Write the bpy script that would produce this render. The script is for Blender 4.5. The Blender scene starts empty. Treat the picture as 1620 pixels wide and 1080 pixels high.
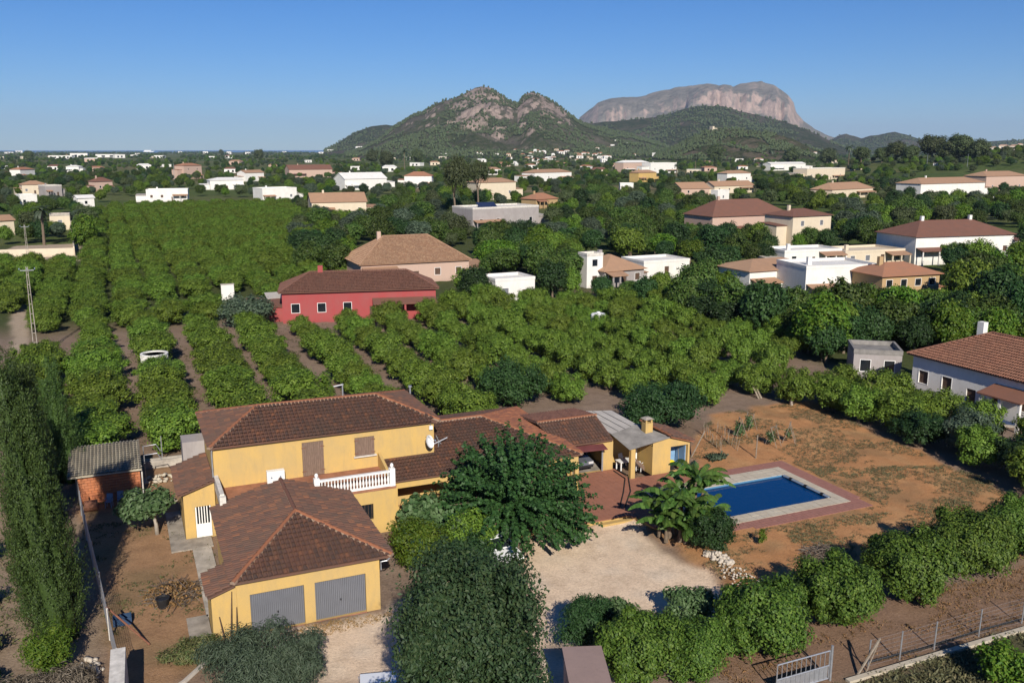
import bpy, math, random
import numpy as np
from mathutils import Vector
R = math.radians
S = bpy.context.scene
COL = S.collection
# ------------------------------------------------------------------ camera, sky, sun, exposure
CAM_H, F, HOR, YAW = 24.0, 1440.0, 236.0, R(23.5)
PITCH = math.atan((540 - HOR) / F)
cam = bpy.data.objects.new('camera', bpy.data.cameras.new('camera'))
COL.objects.link(cam)
cam.location = (0, 0, CAM_H)
cam.rotation_euler = (R(90) - PITCH, 0, -YAW)
cam.data.sensor_width = 36.0
cam.data.lens = F / 1620 * 36
cam.data.clip_start = 0.5
cam.data.clip_end = 120000
S.camera = cam

SUN_AZ, SUN_EL = R(13), R(31)        # light travels towards azimuth +13 deg from +Y
world = bpy.data.worlds.new('World'); S.world = world
world.use_nodes = True
wn = world.node_tree
bg = wn.nodes['Background']
sky = wn.nodes.new('ShaderNodeTexSky')
sky.sky_type = 'NISHITA'
sky.sun_disc = False
sky.sun_elevation = SUN_EL
sky.sun_rotation = math.pi + SUN_AZ
sky.altitude = 1200
sky.air_density = 1.0
sky.dust_density = 0.0
sky.ozone_density = 5.0
hsv = wn.nodes.new('ShaderNodeHueSaturation'); hsv.inputs['Saturation'].default_value = 1.25
wn.links.new(sky.outputs[0], hsv.inputs['Color'])
tint = wn.nodes.new('ShaderNodeMix'); tint.data_type = 'RGBA'; tint.blend_type = 'MULTIPLY'; tint.inputs[0].default_value = 1.0; tint.inputs[7].default_value = (0.70, 0.88, 1.16, 1)
wn.links.new(hsv.outputs[0], tint.inputs[6]); wn.links.new(tint.outputs[2], bg.inputs[0])
bg.inputs[1].default_value = 0.060
sd = bpy.data.lights.new('sun', 'SUN')
sd.energy = 5.0; sd.angle = R(0.53); sd.color = (1.0, 0.93, 0.82)
sun = bpy.data.objects.new('sun', sd); COL.objects.link(sun)
ldir = Vector((math.sin(SUN_AZ) * math.cos(SUN_EL), math.cos(SUN_AZ) * math.cos(SUN_EL), -math.sin(SUN_EL)))
sun.rotation_euler = ldir.to_track_quat('-Z', 'Y').to_euler()
sun.location = (0, 0, 200)
S.view_settings.view_transform = 'Standard'
S.view_settings.look = 'None'
S.view_settings.gamma = 1
S.view_settings.exposure = 0.35
S.view_settings.use_curve_mapping = False
S.render.engine = 'CYCLES'
S.cycles.max_bounces = 6
S.cycles.diffuse_bounces = 3
S.cycles.volume_bounces = 0

# ------------------------------------------------------------------ measuring: photo pixel -> point of the place
_hd = np.array([math.sin(YAW), math.cos(YAW), 0]); _rt = np.array([math.cos(YAW), -math.sin(YAW), 0]); _up = np.array([0, 0, 1.])
_fw = _hd * math.cos(PITCH) - _up * math.sin(PITCH); _cu = _hd * math.sin(PITCH) + _up * math.cos(PITCH)
def ray(x, y): return _rt * (x - 810) + _cu * (540 - y) + _fw * F
def G(x, y, z=0.0):
    d = ray(x, y); t = (z - CAM_H) / d[2]
    return d[0] * t, d[1] * t, z
def depth(x, y): return float((np.array([x, y, -CAM_H])) @ _fw)
def pix(x, y, z):
    d = np.array([x, y, z - CAM_H]); w = d @ _fw
    if w < 1: return -9999, -9999
    return 810 + F * (d @ _rt) / w, 540 - F * (d @ _cu) / w

# ------------------------------------------------------------------ materials
MATS = {}
def nmat(name):
    m = bpy.data.materials.new(name); m.use_nodes = True
    MATS[name] = m
    return m, m.node_tree, m.node_tree.nodes['Principled BSDF']
def ramp(nt, fac, stops):
    r = nt.nodes.new('ShaderNodeValToRGB')
    el = r.color_ramp.elements
    while len(el) < len(stops): el.new(0.5)
    for e, (p, c) in zip(el, stops): e.position = p; e.color = (*c, 1)
    nt.links.new(fac, r.inputs[0]); return r.outputs[0]
def noise(nt, scale, detail=4, rough=0.6, coord='Object', stretch=None, dist=0):
    tc = nt.nodes.new('ShaderNodeTexCoord'); n = nt.nodes.new('ShaderNodeTexNoise')
    n.inputs['Scale'].default_value = scale; n.inputs['Detail'].default_value = detail; n.inputs['Roughness'].default_value = rough
    n.inputs['Distortion'].default_value = dist
    src = tc.outputs[coord]
    if stretch:
        mp = nt.nodes.new('ShaderNodeMapping'); mp.inputs['Scale'].default_value = stretch
        nt.links.new(src, mp.inputs[0]); src = mp.outputs[0]
    nt.links.new(src, n.inputs['Vector']); return n.outputs[0]
def mixc(nt, fac, a, b, mode='MIX'):
    m = nt.nodes.new('ShaderNodeMix'); m.data_type = 'RGBA'; m.blend_type = mode
    for s, v in ((m.inputs[0], fac), (m.inputs[6], a), (m.inputs[7], b)):
        if hasattr(v, 'links') or hasattr(v, 'is_linked'): nt.links.new(v, s)
        else: s.default_value = v if not isinstance(v, tuple) else (*v, 1)
    return m.outputs[2]
def bump(nt, b, h, strength=0.4, dist=0.05):
    n = nt.nodes.new('ShaderNodeBump'); n.inputs['Strength'].default_value = strength; n.inputs['Distance'].default_value = dist
    nt.links.new(h, n.inputs['Height']); nt.links.new(n.outputs[0], b.inputs['Normal'])
def simple(name, c, rough=0.7, var=0.25, scale=3, metal=0, spec=0.3, bmp=0.0, c2=None, stretch=None):
    m, nt, b = nmat(name)
    n = noise(nt, scale, 6, 0.65, stretch=stretch)
    lo = c2 or tuple(v * (1 - var) for v in c); hi = tuple(min(1, v * (1 + var * 0.6)) for v in c)
    nt.links.new(ramp(nt, n, [(0.3, lo), (0.7, hi)]), b.inputs['Base Color'])
    b.inputs['Roughness'].default_value = rough; b.inputs['Metallic'].default_value = metal
    b.inputs['Specular IOR Level'].default_value = spec
    if bmp: bump(nt, b, noise(nt, scale * 8, 5), bmp, 0.03)
    return m
def leafmat(name, cols, transl=0.25, rough=0.55, var=0.25):
    """foliage: one tone per leaf (random per island), one shift per tree (object random)"""
    m, nt, b = nmat(name)
    g = nt.nodes.new('ShaderNodeNewGeometry'); oi = nt.nodes.new('ShaderNodeObjectInfo')
    n = len(cols)
    c = ramp(nt, g.outputs['Random Per Island'], [(i / max(1, n - 1), k) for i, k in enumerate(cols)])
    hs = nt.nodes.new('ShaderNodeHueSaturation')
    mr = nt.nodes.new('ShaderNodeMapRange'); mr.inputs[3].default_value = 1 - var; mr.inputs[4].default_value = 1 + var
    nt.links.new(oi.outputs['Random'], mr.inputs[0]); nt.links.new(mr.outputs[0], hs.inputs['Value'])
    mr2 = nt.nodes.new('ShaderNodeMapRange'); mr2.inputs[3].default_value = 0.485; mr2.inputs[4].default_value = 0.515
    nt.links.new(oi.outputs['Random'], mr2.inputs[0]); nt.links.new(mr2.outputs[0], hs.inputs['Hue'])
    nt.links.new(c, hs.inputs['Color'])
    b.inputs['Roughness'].default_value = rough; b.inputs['Specular IOR Level'].default_value = 0.25
    nt.links.new(hs.outputs[0], b.inputs['Base Color'])
    t = nt.nodes.new('ShaderNodeBsdfTranslucent'); nt.links.new(hs.outputs[0], t.inputs[0])
    mx = nt.nodes.new('ShaderNodeMixShader'); mx.inputs[0].default_value = transl
    nt.links.new(b.outputs[0], mx.inputs[1]); nt.links.new(t.outputs[0], mx.inputs[2])
    nt.links.new(mx.outputs[0], nt.nodes['Material Output'].inputs[0])
    return m
# foliage
leafmat('citrus_leaf', [(0.058, 0.102, 0.014), (0.096, 0.160, 0.019), (0.132, 0.208, 0.025), (0.185, 0.255, 0.040)], var=0.18)
leafmat('citrus_dark_leaf', [(0.036, 0.072, 0.011), (0.062, 0.118, 0.016), (0.090, 0.158, 0.021), (0.140, 0.205, 0.034)], var=0.12)
leafmat('mulberry_leaf', [(0.022, 0.052, 0.016), (0.036, 0.082, 0.022), (0.055, 0.112, 0.030)], var=0.1)
leafmat('cypress_leaf', [(0.026, 0.048, 0.012), (0.046, 0.080, 0.018), (0.076, 0.118, 0.026)], transl=0.1)
leafmat('dark_leaf', [(0.016, 0.040, 0.012), (0.028, 0.062, 0.018), (0.040, 0.080, 0.024)])
leafmat('poplar_leaf', [(0.022, 0.044, 0.018), (0.032, 0.062, 0.024), (0.044, 0.078, 0.030), (0.06, 0.085, 0.032)])
leafmat('olive_leaf', [(0.045, 0.070, 0.040), (0.070, 0.100, 0.060), (0.100, 0.130, 0.085)])
leafmat('fig_leaf', [(0.035, 0.072, 0.022), (0.075, 0.130, 0.045), (0.140, 0.200, 0.095)])
leafmat('lime_leaf', [(0.050, 0.110, 0.010), (0.080, 0.150, 0.014), (0.130, 0.190, 0.020)])
leafmat('mixed_leaf', [(0.030, 0.058, 0.012), (0.050, 0.090, 0.016), (0.072, 0.120, 0.020), (0.095, 0.125, 0.034)], var=0.4)
leafmat('dry_leaf', [(0.12, 0.075, 0.035), (0.20, 0.12, 0.05), (0.28, 0.15, 0.06), (0.10, 0.09, 0.04)], transl=0.05)
leafmat('scrub_leaf', [(0.10, 0.095, 0.04), (0.075, 0.10, 0.03), (0.14, 0.12, 0.055), (0.05, 0.075, 0.025)], transl=0.1)
leafmat('dead_twig', [(0.12, 0.095, 0.075), (0.20, 0.165, 0.13), (0.08, 0.06, 0.045)], transl=0)
leafmat('banana_leaf', [(0.045, 0.095, 0.018), (0.065, 0.13, 0.024), (0.095, 0.165, 0.034)], transl=0.3, rough=0.4)
leafmat('weed', [(0.07, 0.075, 0.038), (0.12, 0.115, 0.06), (0.09, 0.095, 0.042), (0.19, 0.155, 0.08)], transl=0.1)
leafmat('pine_leaf', [(0.042, 0.060, 0.022), (0.060, 0.080, 0.030), (0.080, 0.100, 0.038)], transl=0.1)
simple('bark', (0.16, 0.12, 0.085), 0.9, 0.4, 6, bmp=0.6)
simple('pale_bark', (0.34, 0.30, 0.25), 0.9, 0.3, 6, bmp=0.5)
simple('cane', (0.235, 0.195, 0.15), 0.8, 0.35, 5)
# masonry
def plaster(name, c, stain, amt=0.5):
    m, nt, b = nmat(name)
    n1 = noise(nt, 0.55, 8, 0.7, stretch=(1, 1, 0.6)); n2 = noise(nt, 3.5, 6, 0.7, stretch=(1, 1, 0.25)); n3 = noise(nt, 14, 4, 0.7)
    a = mixc(nt, ramp(nt, n1, [(0.40, (0, 0, 0)), (0.62, (amt,) * 3)]), c, tuple(v * 1.06 for v in stain))
    a = mixc(nt, ramp(nt, n2, [(0.50, (0, 0, 0)), (0.70, (amt,) * 3)]), a, stain)
    a = mixc(nt, ramp(nt, n3, [(0.25, (0.25,) * 3), (0.6, (0, 0, 0))]), a, tuple(v * 0.85 for v in c))
    # splash-back dirt close to the ground
    tc = nt.nodes.new('ShaderNodeNewGeometry'); sp = nt.nodes.new('ShaderNodeSeparateXYZ'); nt.links.new(tc.outputs['Position'], sp.inputs[0])
    mr = nt.nodes.new('ShaderNodeMapRange'); mr.inputs[1].default_value = 0.0; mr.inputs[2].default_value = 0.7; mr.inputs[3].default_value = 0.55; mr.inputs[4].default_value = 0
    nt.links.new(sp.outputs[2], mr.inputs[0])
    mu = nt.nodes.new('ShaderNodeMath'); mu.operation = 'MULTIPLY'; nt.links.new(mr.outputs[0], mu.inputs[0]); nt.links.new(n2, mu.inputs[1])
    a = mixc(nt, mu.outputs[0], a, tuple(v * 0.55 for v in stain))
    nt.links.new(a, b.inputs['Base Color']); b.inputs['Roughness'].default_value = 0.9; b.inputs['Specular IOR Level'].default_value = 0.2
    bump(nt, b, noise(nt, 30, 5), 0.25, 0.02)
    return m
plaster('yellow_plaster', (0.55, 0.365, 0.125), (0.42, 0.30, 0.135), 0.75)
plaster('white_plaster', (0.72, 0.70, 0.66), (0.52, 0.49, 0.44), 0.4)
plaster('cream_plaster', (0.62, 0.53, 0.40), (0.48, 0.40, 0.30), 0.4)
plaster('pink_plaster', (0.48, 0.34, 0.27), (0.40, 0.30, 0.25), 0.4)
plaster('red_plaster', (0.33, 0.065, 0.065), (0.27, 0.09, 0.085), 0.5)
plaster('ochre_plaster', (0.40, 0.28, 0.15), (0.36, 0.24, 0.12), 0.4)
plaster('grey_plaster', (0.34, 0.31, 0.30), (0.24, 0.21, 0.20), 0.5)
plaster('mauve_plaster', (0.30, 0.215, 0.19), (0.22, 0.16, 0.145), 0.5)
def tilemat(name, cols, lich=(0.07, 0.055, 0.045), amt=0.7):
    m, nt, b = nmat(name)
    g = nt.nodes.new('ShaderNodeNewGeometry')
    n = len(cols)
    c = ramp(nt, g.outputs['Random Per Island'], [(i / (n - 1), k) for i, k in enumerate(cols)])
    c = mixc(nt, ramp(nt, noise(nt, 0.7, 6, 0.65), [(0.35, (0, 0, 0)), (0.68, (amt,) * 3)]), c, lich)
    c = mixc(nt, ramp(nt, noise(nt, 9, 4, 0.7), [(0.5, (0, 0, 0)), (0.75, (0.6,) * 3)]), c, lich)
    nt.links.new(c, b.inputs['Base Color']); b.inputs['Roughness'].default_value = 0.85; b.inputs['Specular IOR Level'].default_value = 0.2
    return m
tilemat('old_tile', [(0.095, 0.056, 0.045), (0.135, 0.070, 0.050), (0.165, 0.080, 0.054), (0.12, 0.060, 0.044), (0.25, 0.105, 0.055)], (0.085, 0.066, 0.054), 0.6)
tilemat('red_tile', [(0.17, 0.068, 0.045), (0.24, 0.090, 0.050), (0.33, 0.13, 0.062), (0.22, 0.085, 0.05)], (0.12, 0.065, 0.048), 0.5)
tilemat('orange_tile', [(0.30, 0.125, 0.07), (0.35, 0.155, 0.085), (0.40, 0.20, 0.12)], (0.22, 0.14, 0.10), 0.5)
tilemat('tan_tile', [(0.30, 0.17, 0.10), (0.36, 0.21, 0.13), (0.44, 0.28, 0.17)], (0.24, 0.16, 0.11), 0.4)
tilemat('brown_tile', [(0.13, 0.06, 0.045), (0.18, 0.085, 0.06), (0.21, 0.10, 0.07)], (0.11, 0.07, 0.055), 0.4)
tilemat('rust_tile', [(0.17, 0.08, 0.055), (0.21, 0.095, 0.062), (0.25, 0.12, 0.078)], (0.15, 0.085, 0.06), 0.5)
tilemat('brick_face', [(0.40, 0.13, 0.055), (0.47, 0.165, 0.07), (0.42, 0.145, 0.065), (0.36, 0.12, 0.06)], (0.30, 0.16, 0.10), 0.3)
tilemat('paver', [(0.29, 0.125, 0.080), (0.31, 0.135, 0.085), (0.325, 0.142, 0.092)], (0.24, 0.115, 0.08), 0.5)
tilemat('deck_paver', [(0.27, 0.125, 0.098), (0.29, 0.135, 0.105), (0.305, 0.142, 0.112)], (0.25, 0.13, 0.105), 0.5)
tilemat('coping_stone', [(0.42, 0.37, 0.29), (0.48, 0.43, 0.34), (0.53, 0.48, 0.39)], (0.36, 0.29, 0.21), 0.6)
tilemat('pale_stone', [(0.36, 0.30, 0.23), (0.45, 0.39, 0.32), (0.52, 0.47, 0.40), (0.32, 0.24, 0.17)], (0.36, 0.28, 0.2), 0.4)
simple('mortar', (0.33, 0.235, 0.17), 0.9, 0.25, 5)
simple('concrete', (0.40, 0.36, 0.31), 0.9, 0.4, 1.2, bmp=0.3)
simple('old_concrete', (0.30, 0.265, 0.225), 0.9, 0.45, 1.0, bmp=0.4)
simple('fibre_cement', (0.23, 0.215, 0.20), 0.85, 0.35, 1.3)
simple('fibre_pale', (0.47, 0.43, 0.38), 0.8, 0.18, 0.8)
simple('shed_roof', (0.40, 0.355, 0.27), 0.9, 0.4, 0.9, stretch=(1, 0.3, 1))
simple('terracotta_floor', (0.32, 0.145, 0.085), 0.8, 0.35, 1.5)
simple('white_paint', (0.78, 0.77, 0.74), 0.5, 0.08, 2)
simple('weathered_white', (0.62, 0.58, 0.52), 0.8, 0.3, 2.5, bmp=0.2)
simple('wood', (0.20, 0.135, 0.10), 0.8, 0.45, 5, stretch=(8, 8, 0.6))
simple('dark_wood', (0.10, 0.06, 0.04), 0.7, 0.4, 5)
simple('grey_metal', (0.150, 0.155, 0.175), 0.5, 0.1, 1.2, metal=0.0, spec=0.4)
simple('galvanised', (0.42, 0.43, 0.45), 0.45, 0.2, 4, metal=0.6)
simple('rust', (0.20, 0.085, 0.05), 0.8, 0.4, 6)
simple('maroon_metal', (0.15, 0.05, 0.05), 0.5, 0.2, 2)
simple('black_plastic', (0.02, 0.02, 0.022), 0.5, 0.2, 4)
simple('blue_plastic', (0.03, 0.06, 0.12), 0.4, 0.15, 3)
simple('grey_plastic', (0.20, 0.25, 0.32), 0.5, 0.15, 3)
simple('white_plastic', (0.74, 0.74, 0.72), 0.45, 0.08, 3)
simple('blue_paint', (0.20, 0.34, 0.52), 0.6, 0.15, 2)
simple('yellow_plastic', (0.75, 0.60, 0.02), 0.5, 0.1, 3)
simple('dark_inside', (0.03, 0.027, 0.025), 0.9, 0.2, 2)
simple('pool_tile', (0.09, 0.22, 0.36), 0.4, 0.1, 5)
simple('rubber', (0.02, 0.02, 0.02), 0.8, 0.2, 5)
def glossy(name, c, rough, spec=0.5, coat=0.0, metal=0):
    m, nt, b = nmat(name); b.inputs['Base Color'].default_value = (*c, 1); b.inputs['Roughness'].default_value = rough
    b.inputs['Specular IOR Level'].default_value = spec; b.inputs['Coat Weight'].default_value = coat; b.inputs['Metallic'].default_value = metal
    return m
glossy('car_white', (0.72, 0.73, 0.74), 0.25, 0.5, 0.6)
glossy('car_grey', (0.10, 0.105, 0.12), 0.3, 0.5, 0.6)
glossy('glass', (0.012, 0.016, 0.02), 0.06, 0.6)
glossy('lamp_glass', (0.55, 0.55, 0.55), 0.15, 0.6)
glossy('solar', (0.02, 0.03, 0.07), 0.15, 0.6)
m, nt, b = nmat('pool_water')
b.inputs['Base Color'].default_value = (0.001, 0.033, 0.120, 1); b.inputs['Roughness'].default_value = 0.04; b.inputs['IOR'].default_value = 1.33
bump(nt, b, noise(nt, 2.6, 4, 0.6), 0.16, 0.06)
m, nt, b = nmat('sea_water')
b.inputs['Base Color'].default_value = (0.01, 0.05, 0.14, 1); b.inputs['Roughness'].default_value = 0.25; b.inputs['IOR'].default_value = 1.33
bump(nt, b, noise(nt, 0.02, 4, 0.6), 0.4, 2.0)
# ground: soil kinds live in the vertex colour, grain and pebbles in the shader
m, nt, b = nmat('soil')
at = nt.nodes.new('ShaderNodeAttribute'); at.attribute_name = 'soil'
c = mixc(nt, 1.0, at.outputs[0], ramp(nt, noise(nt, 1.1, 8, 0.75), [(0.28, (0.76, 0.74, 0.72)), (0.52, (1, 1, 1)), (0.75, (1.12, 1.11, 1.09))]), 'MULTIPLY')
c = mixc(nt, 1.0, c, ramp(nt, noise(nt, 7, 6, 0.8), [(0.30, (0.70, 0.68, 0.66)), (0.5, (1, 1, 1)), (0.72, (1.15, 1.14, 1.11))]), 'MULTIPLY')
c = mixc(nt, ramp(nt, noise(nt, 16, 2, 0.5), [(0.66, (0, 0, 0)), (0.72, (0.3,) * 3)]), c, (0.46, 0.39, 0.31))
nt.links.new(c, b.inputs['Base Color']); b.inputs['Roughness'].default_value = 0.95; b.inputs['Specular IOR Level'].default_value = 0.1
bump(nt, b, noise(nt, 6, 8, 0.75), 0.7, 0.10)
m, nt, b = nmat('plain')
c = ramp(nt, noise(nt, 0.006, 6, 0.6, dist=1.0), [(0.30, (0.055, 0.080, 0.026)), (0.45, (0.080, 0.110, 0.036)), (0.56, (0.120, 0.125, 0.058)), (0.68, (0.20, 0.155, 0.10))])
c = mixc(nt, 1.0, c, ramp(nt, noise(nt, 0.15, 6, 0.75), [(0.3, (0.55, 0.6, 0.5)), (0.7, (1.25, 1.2, 1.1))]), 'MULTIPLY')
nt.links.new(c, b.inputs['Base Color']); b.inputs['Roughness'].default_value = 0.95; b.inputs['Specular IOR Level'].default_value = 0.05
def hillmat(name, green, green2, scrub, rock, rock2, rock_lo, rock_hi, scale, zlo, zhi, cliff=(0.72, 0.86)):
    m, nt, b = nmat(name)
    g = nt.nodes.new('ShaderNodeNewGeometry'); sp = nt.nodes.new('ShaderNodeSeparateXYZ'); nt.links.new(g.outputs['Position'], sp.inputs[0])
    sn = nt.nodes.new('ShaderNodeSeparateXYZ'); nt.links.new(g.outputs['True Normal'], sn.inputs[0])
    veg = ramp(nt, noise(nt, scale * 9, 8, 0.8), [(0.34, tuple(v * .75 for v in green)), (0.50, green2), (0.64, scrub)])
    veg = mixc(nt, ramp(nt, noise(nt, scale * 0.8, 5, 0.6, dist=0.8), [(0.50, (0, 0, 0)), (0.60, (0.75,) * 3)]), veg, scrub)
    rk = ramp(nt, noise(nt, scale * 9, 8, 0.8, stretch=(1, 1, 0.4)), [(0.36, tuple(v * .75 for v in rock2)), (0.5, tuple((p_ + q_) / 2 for p_, q_ in zip(rock, rock2))), (0.62, rock)])
    mr = nt.nodes.new('ShaderNodeMapRange'); mr.inputs[1].default_value = zlo; mr.inputs[2].default_value = zhi
    nt.links.new(sp.outputs[2], mr.inputs[0])
    nz = noise(nt, scale * 2.2, 8, 0.7)
    ad = nt.nodes.new('ShaderNodeMath'); ad.operation = 'MULTIPLY_ADD'; ad.inputs[1].default_value = 0.55
    nt.links.new(mr.outputs[0], ad.inputs[0]); nt.links.new(nz, ad.inputs[2])
    # steep faces show rock
    st = nt.nodes.new('ShaderNodeMapRange'); st.inputs[1].default_value = cliff[1]; st.inputs[2].default_value = cliff[0]
    nt.links.new(sn.outputs[2], st.inputs[0])
    a2 = nt.nodes.new('ShaderNodeMath'); a2.operation = 'MULTIPLY_ADD'; a2.inputs[1].default_value = 0.35
    nt.links.new(st.outputs[0], a2.inputs[0]); nt.links.new(ad.outputs[0], a2.inputs[2])
    fac = ramp(nt, a2.outputs[0], [(rock_lo, (0, 0, 0)), (rock_hi, (1, 1, 1))])
    nt.links.new(mixc(nt, fac, veg, rk), b.inputs['Base Color']); b.inputs['Roughness'].default_value = 1; b.inputs['Specular IOR Level'].default_value = 0.0
    bump(nt, b, noise(nt, scale * 8, 8, 0.8), 0.75, 1.2 / scale * 0.14)
    return m

# ------------------------------------------------------------------ helpers: meshes and objects
def np_mesh(name, V, faces, mat, smooth=False):
    me = bpy.data.meshes.new(name)
    V = np.asarray(V, dtype=np.float32)
    if isinstance(faces, np.ndarray):
        k = faces.shape[1]; nf = len(faces)
        me.vertices.add(len(V)); me.vertices.foreach_set('co', V.ravel())
        me.loops.add(nf * k); me.loops.foreach_set('vertex_index', faces.astype(np.int32).ravel())
        me.polygons.add(nf); me.polygons.foreach_set('loop_start', np.arange(0, nf * k, k, dtype=np.int32))
        try: me.polygons.foreach_set('loop_total', np.full(nf, k, dtype=np.int32))
        except Exception: pass
        me.update(calc_edges=True)
    else:
        me.from_pydata([tuple(map(float, v)) for v in V], [], [tuple(f) for f in faces]); me.update()
    if smooth: me.polygons.foreach_set('use_smooth', np.ones(len(me.polygons), dtype=bool))
    me.materials.append(MATS[mat] if isinstance(mat, str) else mat)
    return me
def wpos(o):
    p = Vector((0, 0, 0))
    while o is not None: p += o.location; o = o.parent
    return p
def link(name, me, parent=None, loc=(0, 0, 0), rz=0.0):
    o = bpy.data.objects.new(name, me); COL.objects.link(o)
    o.location = loc; o.rotation_euler = (0, 0, rz)
    if parent is not None: o.parent = parent
    return o
def tag(o, label=None, cat=None, group=None, kind=None):
    if label: o['label'] = label
    if cat: o['category'] = cat
    if group: o['group'] = group
    if kind: o['kind'] = kind
    return o
def thing(name, label, cat, loc=(0, 0, 0), rz=0.0, group=None):
    return tag(link(name, None, None, loc, rz), label, cat, group)
def copy_tree(o, parent=None):
    c = o.copy(); COL.objects.link(c)
    if parent is not None: c.parent = parent
    for ch in list(o.children): copy_tree(ch, c)
    return c
class MB:
    def __init__(self): self.v = []; self.f = []
    def add(self, vs, fs):
        n = len(self.v); self.v += [tuple(p) for p in vs]; self.f += [tuple(i + n for i in f) for f in fs]; return self
    def box(self, x0, x1, y0, y1, z0, z1):
        return self.add([(x0, y0, z0), (x1, y0, z0), (x1, y1, z0), (x0, y1, z0), (x0, y0, z1), (x1, y0, z1), (x1, y1, z1), (x0, y1, z1)],
                        [(0, 3, 2, 1), (4, 5, 6, 7), (0, 1, 5, 4), (1, 2, 6, 5), (2, 3, 7, 6), (3, 0, 4, 7)])
    def hexa(self, b, t):
        return self.add(list(b) + list(t), [(0, 3, 2, 1), (4, 5, 6, 7), (0, 1, 5, 4), (1, 2, 6, 5), (2, 3, 7, 6), (3, 0, 4, 7)])
    def prism(self, poly, z0, z1):
        n = len(poly)
        vs = [(p[0], p[1], z0) for p in poly] + [(p[0], p[1], z1) for p in poly]
        return self.add(vs, [tuple(range(n - 1, -1, -1)), tuple(range(n, 2 * n))] + [(i, (i + 1) % n, n + (i + 1) % n, n + i) for i in range(n)])
    def slab(self, pts, th):
        """sheet through pts (3D polygon), thickened downward by th"""
        n = len(pts)
        vs = [(p[0], p[1], p[2] - th) for p in pts] + [tuple(p) for p in pts]
        return self.add(vs, [tuple(range(n - 1, -1, -1)), tuple(range(n, 2 * n))] + [(i, (i + 1) % n, n + (i + 1) % n, n + i) for i in range(n)])
    def tube(self, pts, r, n=6, cap=True):
        pts = [Vector(p) for p in pts]; m = len(pts)
        rr = r if isinstance(r, (list, tuple)) else [r] * m
        base = len(self.v)
        for i, p in enumerate(pts):
            d = (pts[min(i + 1, m - 1)] - pts[max(i - 1, 0)]).normalized()
            a = d.orthogonal().normalized() if abs(d.z) < 0.95 else (Vector((1, 0, 0)) - d * d.x).normalized()
            if abs(d.z) < 0.95: a = d.cross(Vector((0, 0, 1))).normalized()
            c = d.cross(a)
            for k in range(n):
                t = 2 * math.pi * k / n
                self.v.append(tuple(p + (a * math.cos(t) + c * math.sin(t)) * rr[i]))
        for i in range(m - 1):
            for k in range(n):
                a0 = base + i * n + k; a1 = base + i * n + (k + 1) % n
                self.f.append((a0, a1, a1 + n, a0 + n))
        if cap:
            self.f.append(tuple(base + k for k in range(n))[::-1]); self.f.append(tuple(base + (m - 1) * n + k for k in range(n)))
        return self
    def lathe(self, prof, c=(0, 0, 0), n=12):
        base = len(self.v)
        for (r, z) in prof:
            for k in range(n):
                t = 2 * math.pi * k / n
                self.v.append((c[0] + r * math.cos(t), c[1] + r * math.sin(t), c[2] + z))
        for i in range(len(prof) - 1):
            for k in range(n):
                a0 = base + i * n + k; a1 = base + i * n + (k + 1) % n
                self.f.append((a0, a1, a1 + n, a0 + n))
        self.f.append(tuple(base + k for k in range(n))[::-1]); self.f.append(tuple(base + (len(prof) - 1) * n + k for k in range(n)))
        return self
    def wall(self, x0, x1, z0, z1, y, th, holes=()):
        """wall in the XZ plane with its face at y, thickness th to +y, holes = (x0,x1,z0,z1)"""
        xs = sorted({x0, x1, *[h[0] for h in holes], *[h[1] for h in holes]}); zs = sorted({z0, z1, *[h[2] for h in holes], *[h[3] for h in holes]})
        xs = [x for x in xs if x0 <= x <= x1]; zs = [z for z in zs if z0 <= z <= z1]
        for i in range(len(xs) - 1):
            for j in range(len(zs) - 1):
                cx = (xs[i] + xs[i + 1]) / 2; cz = (zs[j] + zs[j + 1]) / 2
                if any(h[0] < cx < h[1] and h[2] < cz < h[3] for h in holes): continue
                for yy, fl in ((y, False), (y + th, True)):
                    q = [(xs[i], yy, zs[j]), (xs[i + 1], yy, zs[j]), (xs[i + 1], yy, zs[j + 1]), (xs[i], yy, zs[j + 1])]
                    self.add(q, [(3, 2, 1, 0) if fl else (0, 1, 2, 3)])
        def strip(a, b, c, d): self.add([a, b, c, d], [(0, 1, 2, 3)])
        def rim(x0, x1, z0, z1, inward):
            y0, y1 = y, y + th
            for q in (((x0, y0, z0), (x0, y1, z0), (x0, y1, z1), (x0, y0, z1)), ((x1, y0, z0), (x1, y0, z1), (x1, y1, z1), (x1, y1, z0)),
                      ((x0, y0, z1), (x0, y1, z1), (x1, y1, z1), (x1, y0, z1)), ((x0, y0, z0), (x1, y0, z0), (x1, y1, z0), (x0, y1, z0))):
                strip(*q)
        rim(x0, x1, z0, z1, False)
        for h in holes: rim(max(h[0], x0), min(h[1], x1), max(h[2], z0), min(h[3], z1), True)
        return self
    def build(self, name, mat, parent=None, smooth=False, local=False, label=None, kind=None):
        off = wpos(parent) if (parent is not None and not local) else Vector((0, 0, 0))
        V = np.array(self.v, dtype=np.float32) - np.array(off, dtype=np.float32)
        o = link(name, np_mesh(name, V, self.f, mat, smooth), parent)
        if label: o['label'] = label
        if kind: o['kind'] = kind
        return o
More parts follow.
